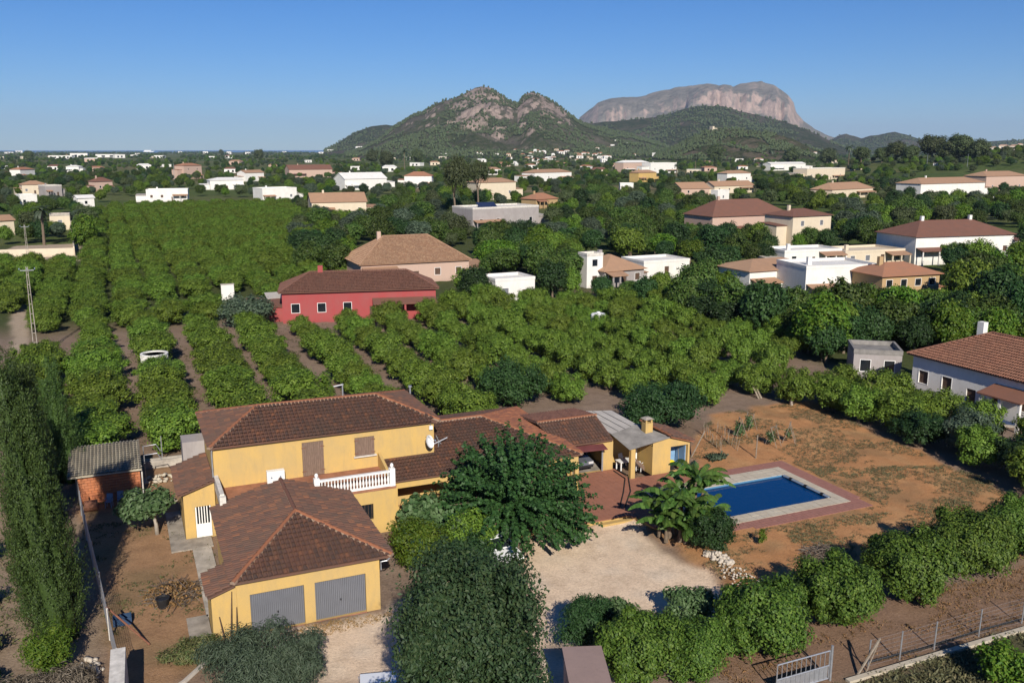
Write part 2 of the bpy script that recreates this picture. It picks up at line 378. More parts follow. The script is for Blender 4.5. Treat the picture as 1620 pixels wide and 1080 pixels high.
ORD = ['first', 'second', 'third', 'fourth', 'fifth', 'sixth', 'seventh', 'eighth', 'ninth', 'tenth', 'eleventh', 'twelfth',
       'thirteenth', 'fourteenth', 'fifteenth', 'sixteenth', 'seventeenth', 'eighteenth', 'nineteenth', 'twentieth', 'twenty-first', 'twenty-second',
       'twenty-third', 'twenty-fourth', 'twenty-fifth', 'twenty-sixth', 'twenty-seventh', 'twenty-eighth', 'twenty-ninth', 'thirtieth', 'thirty-first', 'thirty-second', 'thirty-third', 'thirty-fourth', 'thirty-fifth', 'thirty-sixth', 'thirty-seventh', 'thirty-eighth', 'thirty-ninth', 'fortieth', 'forty-first', 'forty-second', 'forty-third', 'forty-fourth', 'forty-fifth', 'forty-sixth', 'forty-seventh', 'forty-eighth']

# value noise for terrain
def vnoise(x, y, seed=0):
    def h(i, j):
        n = (i * 374761393 + j * 668265263 + seed * 974634777) & 0xFFFFFFFF
        n = ((n ^ (n >> 13)) * 1274126177) & 0xFFFFFFFF
        return ((n ^ (n >> 16)) & 0xFFFF) / 65535.0
    xi = np.floor(x).astype(np.int64); yi = np.floor(y).astype(np.int64)
    u = x - xi; v = y - yi; u = u * u * (3 - 2 * u); v = v * v * (3 - 2 * v)
    return (h(xi, yi) * (1 - u) + h(xi + 1, yi) * u) * (1 - v) + (h(xi, yi + 1) * (1 - u) + h(xi + 1, yi + 1) * u) * v
def fbm(x, y, oct=5, seed=0, gain=0.5):
    a = 0; amp = 1; tot = 0
    for o in range(oct):
        a = a + amp * vnoise(x * 2 ** o + 17.3 * o, y * 2 ** o - 9.1 * o, seed + o); tot += amp; amp *= gain
    return a / tot

# ------------------------------------------------------------------ leaves
def leaves(P, N, size, rng, aspect=0.55, fold=0.25, sizevar=0.35, hang=0.0):
    """rhombic folded leaf at every P with normal about N; returns verts and quad faces (two triangles folded)"""
    n = len(P)
    N = N / (np.linalg.norm(N, axis=1, keepdims=True) + 1e-9)
    T = rng.normal(size=(n, 3)); T[:, 2] -= hang * 2
    T -= N * np.sum(T * N, axis=1, keepdims=True); T /= (np.linalg.norm(T, axis=1, keepdims=True) + 1e-9)
    B = np.cross(N, T)
    L = size * (1 + sizevar * rng.uniform(-1, 1, (n, 1)))
    V = np.empty((n, 4, 3))
    V[:, 0] = P - T * L * 0.5; V[:, 2] = P + T * L * 0.5
    V[:, 1] = P + B * L * aspect * 0.5 + N * L * fold * 0.3; V[:, 3] = P - B * L * aspect * 0.5 + N * L * fold * 0.3
    Fc = np.empty((n * 2, 3), dtype=np.int64); k = np.arange(n) * 4
    Fc[0::2] = np.stack([k, k + 1, k + 2], 1); Fc[1::2] = np.stack([k, k + 2, k + 3], 1)
    return V.reshape(-1, 3), Fc
def ico(sub=1):
    import bmesh
    b = bmesh.new(); bmesh.ops.create_icosphere(b, subdivisions=sub, radius=1)
    V = np.array([v.co[:] for v in b.verts]); Fc = np.array([[v.index for v in f.verts] for f in b.faces]); b.free(); return V, Fc
ICO1 = ico(1); ICO2 = ico(2)
def sphere_dirs(n, rng):
    d = rng.normal(size=(n, 3)); return d / np.linalg.norm(d, axis=1, keepdims=True)
def merge(parts):
    V = []; Fc = []; k = 0
    for v, f in parts: V.append(v); Fc.append(f + k); k += len(v)
    return np.concatenate(V), np.concatenate(Fc)
def lobed_crown(seed, rx, ry, rz, zc, nl, lr, nleaf, size, core=0.72, up=0.35, zmin=None, aspect=0.55, jitter=0.55, hang=0, open_=0.0):
    """crown of overlapping leaf clumps round an ellipsoid, over an inner mass of twigs and leaves"""
    rng = np.random.default_rng(seed)
    C = sphere_dirs(nl, rng); C = C * np.array([rx, ry, rz]) * rng.uniform(0.55, 0.98, (nl, 1)); C[:, 2] += zc
    if zmin is not None: C[:, 2] = np.maximum(C[:, 2], zmin + lr * 0.6)
    rad = lr * rng.uniform(0.65, 1.3, nl)
    k = rng.integers(0, nl, nleaf)
    d = sphere_dirs(nleaf, rng); d[:, 2] = np.where(rng.random(nleaf) < 0.45, np.abs(d[:, 2]), d[:, 2])
    P = C[k] + d * (rad[k] * rng.uniform(0.42, 1.12, nleaf) ** 1.0)[:, None]
    if zmin is not None: P[:, 2] = np.maximum(P[:, 2], zmin + rng.uniform(0, 0.3, nleaf))
    out = P - np.array([0, 0, zc]); out /= (np.linalg.norm(out, axis=1, keepdims=True) + 1e-9)
    N = d * 0.7 + out * 0.4 + np.array([0, 0, up]) + rng.normal(size=(nleaf, 3)) * jitter
    nf = nleaf // 4                                     # leaves of the crown's own surface, between the clumps
    df = sphere_dirs(nf, rng); df[:, 2] = np.where(rng.random(nf) < 0.5, np.abs(df[:, 2]), df[:, 2])
    Pf = df * np.array([rx, ry, rz]) * rng.uniform(0.55, 0.92, (nf, 1)) + np.array([0, 0, zc])
    if zmin is not None: Pf[:, 2] = np.maximum(Pf[:, 2], zmin + rng.uniform(0, 0.3, nf))
    P = np.concatenate([P, Pf]); N = np.concatenate([N, df + np.array([0, 0, up]) + rng.normal(size=(nf, 3)) * jitter])
    parts = [leaves(P, N, size, rng, aspect, hang=hang)]
    if core > 0:
        for i in range(nl):
            v, f = ICO1
            v2 = v * rad[i] * core * 0.66 * (1 + 0.25 * rng.uniform(-1, 1, (len(v), 1))) + C[i] * np.array([0.93, 0.93, 1]) - np.array([0, 0, rad[i] * 0.15])
            parts.append((v2, f))
        v, f = ICO2
        parts.append((v * np.array([rx, ry, rz]) * 0.46 * (1 + 0.12 * rng.uniform(-1, 1, (len(v), 1))) + np.array([0, 0, zc]), f))
    return merge(parts)
def trunk_mesh(name, seed, h, r, spread, nl=5, mat='bark', lean=0.0):
    rng = random.Random(seed); m = MB()
    top = Vector((rng.uniform(-lean, lean), rng.uniform(-lean, lean), h * 0.55))
    m.tube([(0, 0, -0.15), (0, 0, 0.05), tuple(top * 0.55), tuple(top)], [r * 1.5, r * 1.15, r * 0.95, r * 0.8], 7)
    for i in range(nl):
        a = 2 * math.pi * i / nl + rng.uniform(-0.4, 0.4); e = Vector((math.cos(a) * spread, math.sin(a) * spread, h * rng.uniform(0.85, 1.15)))
        mid = top.lerp(e, 0.5) + Vector((0, 0, h * 0.06))
        m.tube([tuple(top * rng.uniform(0.8, 0.98)), tuple(mid), tuple(e)], [r * 0.6, r * 0.4, r * 0.15], 5)
    return np_mesh(name, np.array(m.v), m.f, mat, True)
CROWN = {}
def crown(kind):
    if kind in CROWN: return CROWN[kind]
    specs = {
        'citrus': [(lobed_crown, (100 + i, 2.05 * w, 1.70 * w, 1.38, 1.55, 44, 0.44, 7200, 0.175), dict(zmin=0.25, jitter=0.32, up=0.45)) for i, w in enumerate((1, 1.08, .92, 1.04, .86))],
        'citrus_near': [(lobed_crown, (130 + i, 2.1, 1.95, 1.45, 1.65, 64, 0.44, 21000, 0.14), dict(zmin=0.2, jitter=0.35)) for i in range(3)],
        'round': [(lobed_crown, (160 + i, 2.6, 2.6, 2.2, 3.4, 40, 0.8, 4600, 0.36), dict(zmin=0.5)) for i in range(4)],
        'pine': [(lobed_crown, (180 + i, 3.6, 3.6, 1.8, 7.2, 30, 1.1, 3000, 0.5), dict(aspect=0.3, core=0.6)) for i in range(3)],
    }
    mats = {'citrus': 'citrus_leaf', 'citrus_near': 'citrus_dark_leaf', 'round': 'mixed_leaf', 'pine': 'pine_leaf'}
    CROWN[kind] = [np_mesh('crown', *fn(*a, **k), mats[kind]) for fn, a, k in specs[kind]]
    return CROWN[kind]
TRUNK = {}
def trunk(kind):
    if kind not in TRUNK:
        TRUNK[kind] = {'citrus': lambda: trunk_mesh('trunk', 1, 1.4, 0.10, 0.8), 'citrus_near': lambda: trunk_mesh('trunk', 2, 1.6, 0.11, 1.0),
                       'round': lambda: trunk_mesh('trunk', 3, 3.2, 0.17, 1.3), 'pine': lambda: trunk_mesh('trunk', 4, 7.5, 0.26, 2.2, lean=0.6)}[kind]()
    return TRUNK[kind]
PROTO = {}
def plant_tree(kind, name, label, cat, x, y, s=1.0, sz=None, z=0.0, group=None, rng=random, var=None, leaf=None):
    me = crown(kind)
    i = rng.randrange(len(me)) if var is None else var
    key = (kind, i)
    if key not in PROTO:
        t = link(name, None); link('trunk', trunk(kind), t); link('crown', me[i], t); PROTO[key] = t; o = t
    else:
        o = copy_tree(PROTO[key]); o.name = name
    o.location = (x, y, z); o.rotation_euler = (0, 0, rng.uniform(0, 6.28)); o.scale = (s, s, s if sz is None else sz)
    if leaf:
        for ch in o.children:
            if ch.data in me:
                ch.material_slots[0].link = 'OBJECT'; ch.material_slots[0].material = MATS[leaf]
    for k in ('label', 'category', 'group'):
        if k in o: del o[k]
    return tag(o, label, cat, group)

def scatter_stuff(name, P, sc, src, seed=1, label=None, parent=None):
    """one object whose points carry real copies of the source meshes (geometry nodes)"""
    P = np.asarray(P, dtype=np.float32); n = len(P); rng = np.random.default_rng(seed)
    me = bpy.data.meshes.new(name); me.vertices.add(n); me.vertices.foreach_set('co', P.ravel())
    sc = np.asarray(sc, dtype=np.float32)
    if sc.ndim == 1: sc = np.stack([sc, sc, sc], 1)
    a = me.attributes.new('sc', 'FLOAT_VECTOR', 'POINT'); a.data.foreach_set('vector', sc.ravel().astype(np.float32))
    rot = np.zeros((n, 3), dtype=np.float32); rot[:, 2] = rng.uniform(0, 6.28, n)
    a = me.attributes.new('rot', 'FLOAT_VECTOR', 'POINT'); a.data.foreach_set('vector', rot.ravel())
    a = me.attributes.new('pick', 'INT', 'POINT'); a.data.foreach_set('value', rng.integers(0, len(src), n).astype(np.int32))
    c = bpy.data.collections.new(name + '_source')
    for k, m in enumerate(src): c.objects.link(bpy.data.objects.new('%s_source_%03d' % (name, k), m))
    o = link(name, me, parent)
    ng = bpy.data.node_groups.new(name, 'GeometryNodeTree')
    ng.interface.new_socket('Geometry', in_out='INPUT', socket_type='NodeSocketGeometry'); ng.interface.new_socket('Geometry', in_out='OUTPUT', socket_type='NodeSocketGeometry')
    gi = ng.nodes.new('NodeGroupInput'); go = ng.nodes.new('NodeGroupOutput'); ip = ng.nodes.new('GeometryNodeInstanceOnPoints'); ci = ng.nodes.new('GeometryNodeCollectionInfo')
    ci.inputs[0].default_value = c; ci.inputs['Separate Children'].default_value = True; ci.inputs['Reset Children'].default_value = True
    ip.inputs['Pick Instance'].default_value = True
    def na(nm, ty):
        q = ng.nodes.new('GeometryNodeInputNamedAttribute'); q.data_type = ty; q.inputs[0].default_value = nm
        return [s for s in q.outputs if s.enabled and s.name == 'Attribute'][0]
    ng.links.new(gi.outputs[0], ip.inputs['Points']); ng.links.new(ci.outputs[0], ip.inputs['Instance'])
    ng.links.new(na('pick', 'INT'), ip.inputs['Instance Index'])
    er = ng.nodes.new('FunctionNodeEulerToRotation'); ng.links.new(na('rot', 'FLOAT_VECTOR'), er.inputs[0]); ng.links.new(er.outputs[0], ip.inputs['Rotation'])
    ng.links.new(na('sc', 'FLOAT_VECTOR'), ip.inputs['Scale']); ng.links.new(ip.outputs[0], go.inputs[0])
    md = o.modifiers.new('scatter', 'NODES'); md.node_group = ng
    o['kind'] = 'stuff'
    if label: o['label'] = label
    return o

# ================================================================== THE SETTING
# ---- polygons of the ground (world metres)
def inpoly(X, Y, poly):
    r = np.zeros(X.shape, dtype=bool); n = len(poly)
    for i in range(n):
        x0, y0 = poly[i]; x1, y1 = poly[(i + 1) % n]
        if y0 == y1: continue
        r ^= ((y0 > Y) != (y1 > Y)) & (X < (x1 - x0) * (Y - y0) / (y1 - y0) + x0)
    return r
def P2(*px): return [G(*q)[:2] for q in px]
GRAVEL = P2((790, 880), (860, 842), (935, 828), (1000, 812), (1050, 868), (1110, 893), (1160, 930), (1120, 985), (1060, 1010), (960, 990), (1000, 1085), (860, 1085), (620, 1085), (440, 1085), (385, 1030), (392, 1003), (606, 970), (640, 945), (700, 920))
ORANGE = P2((1090, 700), (1130, 655), (1280, 632), (1400, 690), (1640, 800), (1640, 880), (1400, 905), (1165, 935), (1112, 890), (1000, 812), (1010, 745), (1095, 742))
YARD = P2((166, 1010), (120, 800), (225, 735), (310, 735), (345, 905), (350, 1050), (240, 1090), (190, 1090))
OUT_L = [(-25, 20), (-2.0, 20), (-2.4, 52), (-3.6, 67), (-25, 70)]
STRIP = [(24, 28.7), (60, 28.7), (60, 33.5), (24, 33.5)]
WEEDY = [(24, 15), (70, 15), (70, 28.4), (24, 28.4)]
TRACK = [G(*q)[:2] for q in ((15, 600), (45, 600), (48, 420), (130, 412), (130, 395), (110, 360), (85, 360), (0, 400), (0, 418), (22, 425))]
step = 0.3
gx = np.arange(-45, 92.1, step); gy = np.arange(18, 262, step)
gy = np.concatenate([np.arange(18, 80, 0.3), np.arange(80, 262, 0.9)])
X, Y = np.meshgrid(gx, gy)
wx = X + (fbm(X / 1.7, Y / 1.7, 4, 3) - 0.5) * 2.0; wy = Y + (fbm(X / 1.7, Y / 1.7, 4, 8) - 0.5) * 2.0
C = np.zeros(X.shape + (3,)); C[:] = (0.225, 0.162, 0.120)
C[:] += ((fbm(X / 5, Y / 5, 4, 21) - 0.5) * 0.06)[..., None]
far = np.clip(np.maximum((Y - 128) / 15, (X - 71 - (Y > 84) * 3) / 5), 0, 1)[..., None]
C = C * (1 - far) + np.array((0.060, 0.075, 0.026)) * far
def paint(poly, c, soft=None):
    m = inpoly(wx, wy, poly); C[m] = c; return m
paint(OUT_L, (0.27, 0.20, 0.14)); m_y = paint(YARD, (0.32, 0.190, 0.105))
paint(WEEDY, (0.085, 0.080, 0.040)); paint(STRIP, (0.23, 0.145, 0.095)); m_o = paint(ORANGE, (0.43, 0.215, 0.095))
paint(TRACK, (0.38, 0.30, 0.22))
m_g = paint(GRAVEL, (0.70, 0.540, 0.390))
# weathered patches: dark damp soil, straw, dusty pink
w = fbm(X / 2.2, Y / 2.2, 5, 55); w2 = fbm(X / 0.8, Y / 1.6, 4, 77); w3 = fbm(X / 4.5, Y / 4.5, 4, 31)
k = np.clip((w - 0.53) * 9, 0, 1)[..., None] * m_o[..., None]; C = C * (1 - k * 0.55) + np.array((0.20, 0.135, 0.07)) * k * 0.55
k = np.clip((w2 - 0.56) * 9, 0, 1)[..., None] * m_o[..., None]; C = C * (1 - k * 0.5) + np.array((0.43, 0.27, 0.13)) * k * 0.5
k = np.clip((w3 - 0.50) * 7, 0, 1)[..., None] * m_g[..., None]; C = C * (1 - k * 0.45) + np.array((0.46, 0.31, 0.21)) * k * 0.45
k = np.clip((w2 - 0.57) * 9, 0, 1)[..., None] * m_g[..., None]; C = C * (1 - k * 0.5) + np.array((0.62, 0.54, 0.44)) * k * 0.5
k = np.clip((w - 0.50) * 8, 0, 1)[..., None] * m_y[..., None]; C = C * (1 - k * 0.6) + np.array((0.17, 0.13, 0.07)) * k * 0.6
def near_line(pts, off):
    d = np.full(X.shape, 99.0)
    for (x0, y0), (x1, y1) in zip(pts[:-1], pts[1:]):
        L2 = (x1 - x0) ** 2 + (y1 - y0) ** 2; t = np.clip(((wx * .15 + X * .85 - x0) * (x1 - x0) + (wy * .15 + Y * .85 - y0) * (y1 - y0)) / L2, 0, 1)
        dd = np.hypot(wx * .15 + X * .85 - x0 - t * (x1 - x0), wy * .15 + Y * .85 - y0 - t * (y1 - y0)); d = np.minimum(d, np.abs(dd - off))
    return d
for line in ([(19.5, 45), (21, 41.5), (22.5, 38), (20, 34), (18, 30)], [(9.3, 43), (9.6, 38), (13, 34.5), (19, 33)], [(6, 43), (6.6, 38.5), (10, 35)], [(28, 46), (25, 42), (22.8, 37), (21, 33)]):
    k = np.clip((0.26 - near_line(line, 0.75)) / 0.2, 0, 1) * m_g * 0.28 * (0.4 + fbm(X / 1.1, Y / 1.1, 3, 66)); C = C * (1 - k[..., None]) + np.array((0.40, 0.27, 0.18)) * k[..., None]
# soft seams between soils
for _ in range(2):
    C[1:-1, 1:-1] = (C[1:-1, 1:-1] * 2 + C[:-2, 1:-1] + C[2:, 1:-1] + C[1:-1, :-2] + C[1:-1, 2:]) / 6
Z = (fbm(X / 1.3, Y / 1.3, 5, 5) - 0.5) * 0.16 + (fbm(X / 0.5, Y / 0.5, 3, 6) - 0.5) * 0.05
Z = Z * np.where(m_g, 0.35, 1.0)
lot = [(15, 37), (29, 36), (31, 40), (30.5, 46), (30.2, 49.4), (24, 49.6), (18, 48.5), (14, 44)]
lotm = inpoly(X, Y, lot).astype(float)
for _ in range(6):
    lotm[1:-1, 1:-1] = (lotm[1:-1, 1:-1] * 2 + lotm[:-2, 1:-1] + lotm[2:, 1:-1] + lotm[1:-1, :-2] + lotm[1:-1, 2:]) / 6
Z -= 0.32 * lotm
for (x0, x1, y0, y1, dz) in ((33.2, 45.4, 45.5, 52.7, -2.6), (4.3, 11.2, 44.0, 53, -0.4), (4.8, 18.8, 57.5, 64.8, -0.4), (15.8, 30.6, 49.6, 57, -0.5), (30.0, 39, 53.3, 62, -0.5), (19, 33, 55, 63, -0.4)):
    Z[(X > x0) & (X < x1) & (Y > y0) & (Y < y1)] = dz
Z[(X > 33.2) & (X < 45.4) & (Y > 45.5) & (Y < 52.7)] = -2.6
# furrows of the old vegetable rows
fur = inpoly(X, Y, P2((1110, 690), (1290, 640), (1360, 690), (1250, 735))).astype(float)
Z += fur * 0.07 * np.sin(X * 2 * math.pi / 0.9)
nx, ny = len(gx), len(gy)
idx = np.arange(nx * ny).reshape(ny, nx)
quads = np.stack([idx[:-1, :-1], idx[:-1, 1:], idx[1:, 1:], idx[1:, :-1]], -1).reshape(-1, 4)
me = np_mesh('ground', np.stack([X, Y, Z], -1).reshape(-1, 3), quads, 'soil', True)
ca = me.color_attributes.new('soil', 'FLOAT_COLOR', 'POINT')
ca.data.foreach_set('color', np.concatenate([np.clip(C, 0.01, 1), np.ones(C.shape[:2] + (1,))], -1).astype(np.float32).ravel())
tag(link('ground', me), kind='structure')

# ---- the plain as far as the coast, and the sea
def az_dir(px):
    d = _rt * (px - 810) + _hd * math.hypot(F, 540 - HOR); d = d / np.linalg.norm(d); return d
ring = []
rad = [0, 60, 200, 500, 1000, 2000, 3500, 5200, 7200]
cols = np.linspace(-900, 2500, 60)
V = []; Fc = []
for i, px in enumerate(cols):
    d = az_dir(px)
    for r in rad:
        rr = r * (1 if px < 560 else 2.2) if r > 5000 else r
        base = -20
        V.append((d[0] * rr + (base * _hd[0] if r == 0 else 0), d[1] * rr, -0.45 if r < 400 else -0.2))
n = len(rad)
for i in range(len(cols) - 1):
    for j in range(n - 1):
        a = i * n + j
        Fc.append((a, a + n, a + n + 1, a + 1))
V = np.array(V); V[:, 2] = np.where(V[:, 2] < -0.3, -0.6, -0.2)
tag(link('plain', np_mesh('plain', V, [f[::-1] for f in Fc], 'plain')), kind='structure')
m = MB(); m.prism([(math.cos(t) * 30000, math.sin(t) * 30000) for t in np.linspace(0, 2 * math.pi, 97)[:-1]], -13, -12)
tag(m.build('sea', 'sea_water'), kind='structure')

# ---- hills: ridge line at its own distance, slopes falling both ways, gullies and crags in relief
from mathutils.bvhtree import BVHTree
HILLS = {}
def hill(name, line, dist, wf, wb, mat, rough, nscale, seed, nu=260, nv=90, crag=0.0, shape=1.0, zbase=-5, terr=None):
    px = np.linspace(line[0][0], line[-1][0], nu)
    py = np.interp(px, [p[0] for p in line], [p[1] for p in line])
    py += (fbm(px / 9.0, px * 0 + seed, 4, seed) - 0.5) * 2.2 * rough
    V = np.zeros((nv, nu, 3)); t = np.concatenate([np.linspace(0, 1, int(nv * 0.72)), 1 + np.linspace(0, 1, nv - int(nv * 0.72) + 1)[1:]])
    for i in range(nu):
        d = az_dir(px[i]); D = dist(px[i]) if callable(dist) else dist
        cosf = F / math.hypot(F, HOR - 540) ; 
        zr = max(CAM_H + (HOR - py[i]) / math.hypot(F, 540 - HOR) * D * (d @ _hd) * 0.985, zbase + 1)
        for j, tt in enumerate(t):
            if tt <= 1: r = D - wf * (1 - tt); pr = tt ** shape
            else: r = D + wb * (tt - 1); pr = max(0, 1 - (tt - 1)) ** 1.1
            V[j, i] = (d[0] * r, d[1] * r, zbase + (zr - zbase) * pr)
    T = np.minimum(t, 2 - t)[:, None] * np.ones((1, nu))
    env = np.clip(np.sin(np.clip(T, 0, 1) * math.pi) , 0, 1) * 0.9 + 0.02
    hgt = (V[..., 2] - zbase)
    zr = V[int(nv * 0.72) - 1, :, 2][None, :]
    nz = fbm(V[..., 0] / nscale, V[..., 1] / nscale, 6, seed) - 0.5
    rid = np.abs(fbm(V[..., 0] / (nscale * 0.55), V[..., 1] / (nscale * 0.55), 5, seed + 40) - 0.5) * 2
    fine = fbm(V[..., 0] / (nscale * 0.12), V[..., 1] / (nscale * 0.12), 3, seed + 80) - 0.5
    V[..., 2] += env * (nz * 0.60 - rid * 0.42) * np.maximum(zr - zbase, 5) * 0.8 + fine * 0.085 * np.maximum(zr - zbase, 5) * (0.3 + env)
    if crag:
        c0, cw, ch = crag                        # cliff band: heights between are lifted into a step
        h = (V[..., 2] - zbase) / np.maximum(zr - zbase, 1)
        wob = (fbm(V[..., 0] / (nscale * 0.8), V[..., 1] / (nscale * 0.8), 4, seed + 9) - 0.5) * 0.30 + ((fbm(px / 26.0, px * 0 + 3.3, 3, 23) - 0.5) * 0.30 + 0.12 * (px < 1085))[None, :]
        lo = c0 + wob
        st = np.clip((T - lo) / cw, 0, 1); st = st * st * (3 - 2 * st)
        mask = np.array([ch(p) for p in px])[None, :]
        newz = zbase + np.maximum(zr - zbase, 1) * (np.minimum(T, lo) / np.maximum(lo, .01) * 0.42 + st * 0.46 + np.clip((T - lo - cw) / np.maximum(1 - lo - cw, .05), 0, 1) * 0.12)
        newz += fine * 0.16 * np.maximum(zr - zbase, 1) * env + nz * env * 0.30 * np.maximum(zr - zbase, 1)
        front = (t <= 1)[:, None]
        V[..., 2] = np.where(front, V[..., 2] * (1 - mask) + newz * mask, V[..., 2])
    idx = np.arange(nu * nv).reshape(nv, nu)
    q = np.stack([idx[:-1, :-1], idx[:-1, 1:], idx[1:, 1:], idx[1:, :-1]], -1).reshape(-1, 4)
    flat = V.reshape(-1, 3)
    o = tag(link(name, np_mesh(name, flat, q, mat, False)), kind='structure')
    HILLS.setdefault(name, []).append((BVHTree.FromPolygons([Vector(p) for p in flat], [tuple(map(int, f)) for f in q]), V, t, px))
    return o
GREEN = (0.042, 0.058, 0.022); GREEN2 = (0.068, 0.080, 0.034); SCRUB = (0.135, 0.115, 0.092)
hillmat('near_hill', GREEN, GREEN2, SCRUB, (0.48, 0.37, 0.31), (0.27, 0.21, 0.18), 0.86, 1.0, 0.006, 40, 260)
hillmat('mid_hill', (0.032, 0.048, 0.02), (0.052, 0.066, 0.03), (0.12, 0.098, 0.078), (0.26, 0.19, 0.15), (0.16, 0.125, 0.105), 0.95, 1.1, 0.004, 60, 330)
hillmat('tower_hill_ground', (0.032, 0.05, 0.018), (0.055, 0.065, 0.027), (0.16, 0.125, 0.09), (0.27, 0.20, 0.15), (0.17, 0.13, 0.10), 0.82, 1.0, 0.014, 0, 120)
hillmat('great_mountain', (0.150, 0.142, 0.116), (0.205, 0.185, 0.155), (0.28, 0.245, 0.21), (0.58, 0.42, 0.34), (0.38, 0.29, 0.25), 0.66, 0.90, 0.0028, 300, 1300, (0.62, 0.86))
hill('mountain', [(900, 222), (917, 186), (930, 176), (945, 165), (962, 158), (979, 156), (1000, 155), (1019, 153), (1042, 145), (1073, 139), (1095, 137), (1115, 134), (1133, 137), (1144, 136), (1155, 139), (1165, 135), (1175, 134), (1198, 131), (1218, 136), (1232, 144), (1242, 152), (1251, 162), (1256, 178), (1268, 192), (1286, 204), (1311, 216), (1345, 224), (1380, 232)],
     9000, 2300, 1500, 'great_mountain', 1.0, 900, 3, 340, 120, (0.50, 0.20, lambda p: float(np.interp(p, [920, 945, 1010, 1040, 1085, 1110, 1250, 1262], [0, .55, .5, .2, .3, .8, .8, 0]))))
hill('hills', [(1290, 234), (1312, 223), (1325, 215), (1337, 212), (1350, 216), (1362, 219), (1372, 216), (1390, 213), (1413, 209), (1432, 213), (1450, 219), (1475, 224), (1520, 228), (1560, 224), (1600, 222), (1640, 224), (1700, 226), (1760, 236)],
     6500, 900, 900, 'mid_hill', 0.6, 420, 12, 180, 40)
hill('hills', [(512, 237), (530, 229), (548, 218), (566, 208), (588, 201), (612, 198), (650, 200), (680, 206), (720, 215), (760, 236)], 4600, 700, 700, 'mid_hill', 0.6, 380, 15, 120, 50)
hill('hills', [(870, 236), (900, 205), (930, 196), (960, 193), (1000, 190), (1030, 187), (1055, 182), (1075, 175), (1095, 170), (1115, 168), (1140, 169), (1165, 176), (1200, 184), (1240, 194), (1280, 208), (1310, 222), (1340, 236)],
     4600, 1100, 900, 'mid_hill', 0.7, 480, 17, 220, 70)
hill('hills', [(545, 243), (572, 236), (598, 222), (616, 207), (628, 199), (642, 191), (655, 182), (672, 177), (690, 166), (712, 158), (730, 153), (742, 146), (752, 141), (762, 139), (775, 141), (787, 148), (800, 156), (812, 164), (819, 166), (826, 157), (834, 150), (843, 148), (853, 151), (865, 157), (880, 166), (895, 177), (912, 190), (930, 198), (960, 205), (1000, 214), (1040, 226), (1075, 240)],
     3500, 1050, 800, 'near_hill', 1.0, 330, 7, 330, 110, shape=0.92)
hill('hills', [(1035, 246), (1060, 236), (1080, 226), (1100, 215), (1115, 208), (1131, 206), (1150, 204), (1170, 206), (1200, 209), (1235, 214), (1262, 224), (1290, 238), (1310, 246)],
     2400, 520, 500, 'tower_hill_ground', 0.8, 190, 9, 160, 70)
hill('hills', [(1330, 262), (1380, 254), (1450, 247), (1520, 243), (1600, 240), (1700, 238), (1800, 250)], 1000, 420, 500, 'plain', 0.4, 160, 19, 90, 40, zbase=-3)
def hit(px, py):
    """where the photo's ray first meets the hills or the plain"""
    d = Vector(ray(px, py)).normalized(); o = Vector((0, 0, CAM_H)); best = None
    for L in HILLS.values():
        for (bv, *_r) in L:
            h = bv.ray_cast(o, d)
            if h[0] is not None and (best is None or h[3] < best[1]): best = (h[0], h[3])
    if d.z < -1e-5:
        t = CAM_H / -d.z
        if best is None or t < best[1]: best = (o + d * t, t)
    return None if best is None else best[0]
def ground_z(x, y):
    z = 0.0
    for L in HILLS.values():
        for (bv, *_r) in L:
            h = bv.ray_cast(Vector((x, y, 3000)), Vector((0, 0, -1)))
            if h[0] is not None: z = max(z, h[0].z)
    return z
# pines that read as one wood on the slopes
def blob_mesh(seed, rx, rz, zc, n=ICO1, mat='pine_leaf'):
    rng = np.random.default_rng(seed); v, f = n
    v = v * np.array([rx, rx, rz]) * (1 + 0.22 * rng.uniform(-1, 1, (len(v), 1))) + np.array([0, 0, zc]); return np_mesh('crown', v, f, mat)
blobs = [blob_mesh(i, 2.6, 3.0 + 0.5 * i, 3.4) for i in range(3)]
rngH = np.random.default_rng(5)
pts = []; scs = []
for (hn, hi, cnt, smin, smax, zmax) in (('hills', 3, 9000, 0.7, 1.5, 0.8), ('hills', 2, 3500, 0.9, 1.8, 0.9), ('hills', 4, 3000, 0.6, 1.2, 0.95), ('hills', 1, 1200, 0.8, 1.5, 0.9), ('hills', 0, 2500, 0.9, 1.9, 1.0)):
    bv, V, t, px = HILLS[hn][hi]
    nv, nu = V.shape[:2]; fr = int(nv * 0.74)
    a = rngH.uniform(0.04, fr - 1.2, cnt * 2); b_ = rngH.uniform(0, nu - 1.01, cnt * 2)
    i0 = a.astype(int); j0 = b_.astype(int); fa = (a - i0)[:, None]; fb = (b_ - j0)[:, None]
    P = (V[i0, j0] * (1 - fa) + V[i0 + 1, j0] * fa) * (1 - fb) + (V[i0, j0 + 1] * (1 - fa) + V[i0 + 1, j0 + 1] * fa) * fb
    dens = fbm(P[:, 0] / 210, P[:, 1] / 210, 4, 91 + hi); top = V[..., 2].max()
    keep = (dens > 0.47) & (P[:, 2] / top < zmax * (0.75 + 0.5 * rngH.random(len(P)))) & (P[:, 2] > 1)
    P = P[keep][:cnt]; pts.append(P); scs.append(rngH.uniform(smin, smax, len(P)))
scatter_stuff('pine_wood', np.concatenate(pts), np.concatenate(scs), blobs, 3, 'dark pine wood spread over the slopes of the hills')

